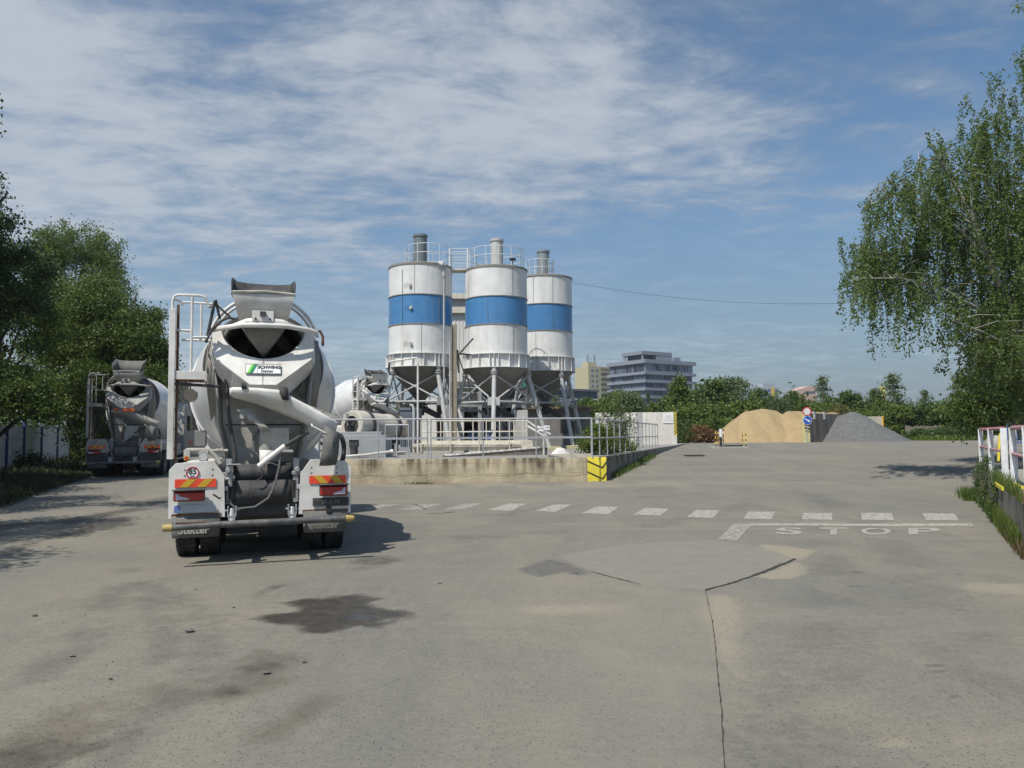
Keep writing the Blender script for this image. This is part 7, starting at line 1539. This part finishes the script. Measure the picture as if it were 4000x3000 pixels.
for k, (px, top) in enumerate(((3580, 1680), (3640, 1690), (3700, 1670), (3760, 1672), (3810, 1680))):
    tree('shrub', ['low dark shrub before the left part of the board fence', 'small shrub before the middle of the board fence', 'shrub hiding the right part of the board fence', 'dark shrub right of the board fence', 'shrub behind the end of the red and white railing'][k], (at(px, 1700, 74).x, 74, 1.0), [(0, 0, .6, 1.0, .7, (at(px, top, 74).z - 1) * .5, 34)], 50, .16, .22, FAR_G, 84 + k, (.03, 0), cat='bush', group='shrubs at the board fence')

# ------------------------------------------------------------------ raised pad on the right with railings and weeds
A = Vector((12.75, 21.9)); Bn = Vector((7.0, 10.75)); dv = (Bn - A).normalized(); E_ = A + dv * 22
T = thing('retaining_wall', 'low weathered concrete retaining wall on the right, half hidden by weeds', 'wall', (A.x, A.y, 0), math.atan2(dv.y, dv.x)); b = MB(); n = 90; rws = []
for i in range(n + 1):
    x = 22 * i / n; z = .74 + random.uniform(-.012, .004); rws.append([(x, -.02 + random.uniform(-.01, .01), -.1), (x, 0, z - .03), (x, .03, z), (x, .30, z + .0), (x, .30, -.1)])
b.loft(rws); b.add(rws[0], [(0, 1, 2, 3, 4)]); b.add(rws[-1], [(0, 1, 2, 3, 4)]); b.build('slab', WALLG, T)
b = MB(); b.b2(7.0, 8.7, -.03, .33, .70, .765); b.build('yellow_edge', YEL, T)
nv = Vector((-dv.y, dv.x)); 
PADM = mat('pad_concrete', (.27, .255, .22), .9, dirt=.6, dcol=(.2, .18, .13), scale=1.2)
P_ = [A + nv * .15, E_ + nv * .15]; sheet('raised_pad', [[(P_[0].x, P_[0].y, .70), (P_[1].x, P_[1].y, .70)], [(P_[0].x + 5, P_[0].y + 1.5, .70), (P_[1].x + 30, P_[1].y + 1.5, .70)], [(60, 30, .72), (60, -2, .70)]], PADM)
sheet('dry_verge', [[(17.0, 25.5, -.2), (17.1, 25.5, .72), (45, 25.5, .72)], [(18.0, 27, -.2), (18.1, 27, .76), (45, 27, .78)], [(27.4, 42, .3), (27.5, 42, .80), (60, 42, .84)], [(29, 45, .3), (29.1, 45, .64), (62, 45, .6)]], mat('dry_grass_soil', (.17, .12, .065), .95, dirt=.6, dcol=(.08, .085, .03), scale=1.0, bump=.5))
pts = []; hs = []
for _ in range(6000): y = random.uniform(25.8, 42); pts.append((random.uniform(17.6 + (y - 26) * .62, 38), y, .76)); hs.append(random.uniform(.08, .3))
blades('dry_grass', 'brown dry grass behind the red and white railing', 'grass', pts, hs, leafmat('straw', (.13, .095, .045), (.24, .19, .09), .2), .02, 7, 'stuff')
RP = mat('rail_red', (.36, .05, .07), .6, dirt=.4); RW = mat('rail_white_paint', (.66, .67, .68), .55, dirt=.3, scale=4)
def rwrail(label, ds, off=.42):
    q0 = A + dv * ds[0] + nv * off; T = thing('railing', label, 'railing', (q0.x, q0.y, .71), 0, 'red and white railings on the right')
    loc = [(A + dv * d + nv * off - q0) for d in ds]
    for q in loc:
        b = MB(); ang_ = math.atan2(dv.y, dv.x); b.box((q.x, q.y, .56), (.03, .13, 1.14), rz=ang_); b.box((q.x + nv.x * .06, q.y + nv.y * .06, .56), (.12, .012, 1.14), rz=ang_); b.build('post', RW, T)
    for z, rr in ((1.12, .042), (.58, .034)):
        Lr = (loc[-1] - loc[0]).length; n = int(Lr / .14); 
        b = MB(); b.tube([(loc[0].x, loc[0].y, z), (loc[-1].x, loc[-1].y, z)], rr, 8); rl = b.build('top_rail' if z > 1 else 'middle_rail', RW, T)
        b = MB()                                     # painted red bands, a hair proud of the white pipe
        for i in range(0, n, 2): a = loc[0].lerp(loc[-1], i / n); c = loc[0].lerp(loc[-1], (i + 1) / n); b.tube([(a.x, a.y, z), (c.x, c.y, z)], rr + .003, 8)
        b.build('painted_stripes', RP, rl)
def onpad(px):
    d = ray(px, 1750); q0 = A + nv * .42; det = d.x * (-dv.y) + dv.x * d.y; s = (q0.x * (-dv.y) + dv.x * q0.y) / det; return (Vector((d.x, d.y)) * s - q0).dot(dv)
rwrail('red and white banded railing with three white posts, the far one', [onpad(p) for p in (3832, 3870, 3922)]); rwrail('red and white banded railing running out of the right picture edge', [onpad(3957), onpad(3957) + 2.4, onpad(3957) + 4.8])
WEED = leafmat('weed_leaf', (.045, .085, .022), (.12, .16, .045), .3)
def weeds(label, d0, d1, n, h0, h1, m, seed, off=-.25, sp=.2, w=.012, name='weeds'):
    r = random.Random(seed); pts = []; hs = []
    for _ in range(n):
        d = r.uniform(d0, d1); o_ = off + r.gauss(0, sp); q = A + dv * d + nv * o_; pts.append((q.x, q.y, 0 if o_ < -.0 else .7)); hs.append(r.uniform(h0, h1))
    return blades(name, label, 'weeds', pts, hs, m, w, seed, 'stuff', .3)
weeds('tall green weeds along the foot of the right retaining wall', 1.0, 10.6, 3000, .10, .42, WEED, 21, -.04, .03, w=.007)
weeds('dense grassy weeds nearest the camera along the retaining wall', 6.5, 11.5, 2600, .10, .42, LEAF_YEL, 22, -.04, .035, w=.006)
weeds('reddish dry grass stalks at the base of the right retaining wall', 9.0, 12.5, 900, .06, .26, leafmat('red_stalk', (.07, .05, .028), (.16, .12, .06), .2), 23, -.05, .04, w=.006)
weeds('low green tufts at the far end of the right retaining wall', -.5, 2.2, 700, .08, .3, LEAF_MID, 24, -.2, .1, w=.008)
for k, (d, h, lb) in enumerate(((3.0, 1.1, 'tall leafy weed standing before the far red and white railing'), (5.0, 1.35, 'tallest feathery weed before the middle of the far railing'), (4.1, .9, 'bushy weed between the two tall ones at the retaining wall'), (7.4, .8, 'leafy weed at the gap between the two red and white railings'))):
    q = A + dv * d - nv * .04; tree('weed_plant', lb, (q.x, q.y, 0), [(0, 0, h * .55, .09, .09, h * .45, 20), (0, 0, h * .3, .13, .13, h * .25, 14)], 30, .042, .045, WEED, 95 + k, (.012, 0), cat='weed', limbs=16)
# yellow poles, blue fence, pale blocks behind the railing
for px, y0_, y1_, Y, lab, tilt in ((3898, 1694, 1750, 27, 'leaning bright yellow pole behind the far railing', .05), (3917, 1688, 1770, 30, 'upright olive yellow pole behind the white post', 0), (3967, 1690, 1760, 31, 'yellow pole behind the nearer railing before the blue fence', 0)):
    q = at(px, y1_, Y); z0 = .76; zt_ = at(px, y0_, Y).z; b = MB(); b.tube([(0, 0, 0), (tilt * 2, 0, zt_ - z0)], .045, 8); o = b.build('yellow_pole', YEL); o.location = (q.x, Y, z0); tag(o, lab, 'pole', 'yellow poles behind the railing')
q = at(3935, 1700, 52); T = thing('blue_fence', 'blue bar fence far behind the right railing', 'fence', (q.x, 52, .9)); b = MB(); z1_ = at(3960, 1662, 52).z - .9
for i in range(30): b.bar((i * .22, 0, .05), (i * .22, 0, z1_), .035)
b.build('bar', mat('fence_bright_blue', (.04, .12, .42), .5), T); b = MB()
for z in (.15, z1_ * .55, z1_): b.bar((0, 0, z), (6.6, 0, z), .05)
b.build('rail', mat('fence_bright_blue', (.04, .12, .42)), T)
q = at(3845, 1720, 46); T = thing('concrete_block', 'pale rounded concrete lump seen through the far railing', 'concrete block', (q.x, 46, .6)); b = MB()
b.lathe([(0, .55), (.3, .62), (.6, .58), (.85, .40), (.95, .0)], (.7, 0, 0), (0, 0, 1), 18); b.build('lump', CONC, T)
# grass along the ramp wall foot and small tufts
pts = []; hs = []
for _ in range(1500):
    t = random.random() ** 1.0 * .8 + .08; p = WA + sv * t; n_ = Vector((sv.y, -sv.x)).normalized(); o_ = abs(random.gauss(0, .12)); x, y = p.x + n_.x * o_, p.y + n_.y * o_; pts.append((x, y + .2, H(x, y))); hs.append(random.uniform(.05, .28))
blades('wall_foot_grass', 'green grass along the foot of the side wall on the ramp', 'grass', pts, hs, LEAF_MID, .015, 8, 'stuff')
pts = []; hs = []
q = WL.lerp(WA, .45); q2 = Vector(onwall(1650))
for _ in range(160): pts.append((q2.x + random.gauss(0, .25), q2.y - .20 + random.uniform(-.12, .02), 0)); hs.append(random.uniform(.04, .16))
blades('grass_tuft', 'small green grass tuft at the foot of the tan wall', 'grass', pts, hs, LEAF_MID, .012, 9)
# stones and grit
def stone(px, py, r, label):
    p = hit(px, py); b = MB(); rg = random.Random(int(px)); rows = []
    for k in range(5): rows.append([(math.cos(a) * r * math.sin((k + .6) / 5 * PI) * rg.uniform(.8, 1.2), math.sin(a) * r * .8 * math.sin((k + .6) / 5 * PI), r * .55 * (1 - math.cos((k + .6) / 5 * PI)) * .5) for a in [2 * PI * i / 9 for i in range(9)]])
    b.loft(rows); b.add(rows[-1], [tuple(range(9))]); o = b.build('stone', mat('stone_grey', (.11, .10, .09), .9, dirt=.4, scale=20)); o.location = (p.x, p.y, p.z + .004); tag(o, label, 'stone', 'loose stones on the asphalt')
stone(741, 2469, .045, 'largest loose stone, left of the damp patch'); stone(1040, 2632, .032, 'dark loose stone below the damp patch'); stone(912, 2375, .02, 'tiny stone left of the damp patch tip'); stone(282, 2566, .026, 'small stone far left on the asphalt')
stone(136, 2407, .03, 'flat stone near the left picture edge'); stone(1186, 2587, .022, 'small stone right below the damp patch'); stone(763, 2305, .02, 'small stone behind the near truck bumper'); stone(1718, 2281, .025, 'stone on the asphalt left of the dark patch')
stone(430, 2654, .018, 'tiny stone in the lower left of the asphalt'); stone(2252, 2240, .024, 'small stone on the dark asphalt patch')
rng = np.random.default_rng(77); n = 1100; P = []
for _ in range(n):
    y = rng.uniform(3.2, 14) ; x = rng.uniform(-.62, .62) * y; P.append((x, y, .006 + (float(fbm(np.array([[x]]), np.array([[y]]), .5, 3)[0, 0]) - .5) * .03))
V, F = leaf_quads(np.array(P), .009, rng, 0, .8, .6); o = npmesh('loose_grit', V, F, mat('stone_grey', (.11, .1, .09))); tag(o, 'fine loose grit scattered over the asphalt', 'grit', None, 'stuff')

# ------------------------------------------------------------------ the mixer trucks
make_truck('near white concrete mixer truck seen from behind, speed disc 85 on its wing', (-3.45, 10.95, 0), rad(17.5), 'concrete mixer trucks')
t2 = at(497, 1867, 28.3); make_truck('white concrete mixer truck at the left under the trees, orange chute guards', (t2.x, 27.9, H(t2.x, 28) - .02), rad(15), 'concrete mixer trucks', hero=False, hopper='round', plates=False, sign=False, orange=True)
t3 = at(1512, 1735, 39.5); make_truck('far white concrete mixer truck standing behind the horizontal drum', (t3.x, 38.6, YP(38.6)), rad(38), 'concrete mixer trucks', hero=False, plates=False, sign=True)

# ------------------------------------------------------------------ thin summer haze round the whole place
b = MB(); b.b2(-3300, 3300, -700, 4300, -1.8, 62)
hm = bpy.data.materials.new('haze'); hm.use_nodes = True; hm.node_tree.nodes.clear(); ho = hm.node_tree.nodes.new('ShaderNodeOutputMaterial'); hv = hm.node_tree.nodes.new('ShaderNodeVolumePrincipled')
hv.inputs['Color'].default_value = (.80, .88, .98, 1); hv.inputs['Density'].default_value = .00022; hv.inputs['Anisotropy'].default_value = .2; hm.node_tree.links.new(hv.outputs[0], ho.inputs['Volume'])
tag(b.build('haze', hm, None, smooth=0), kind='stuff')
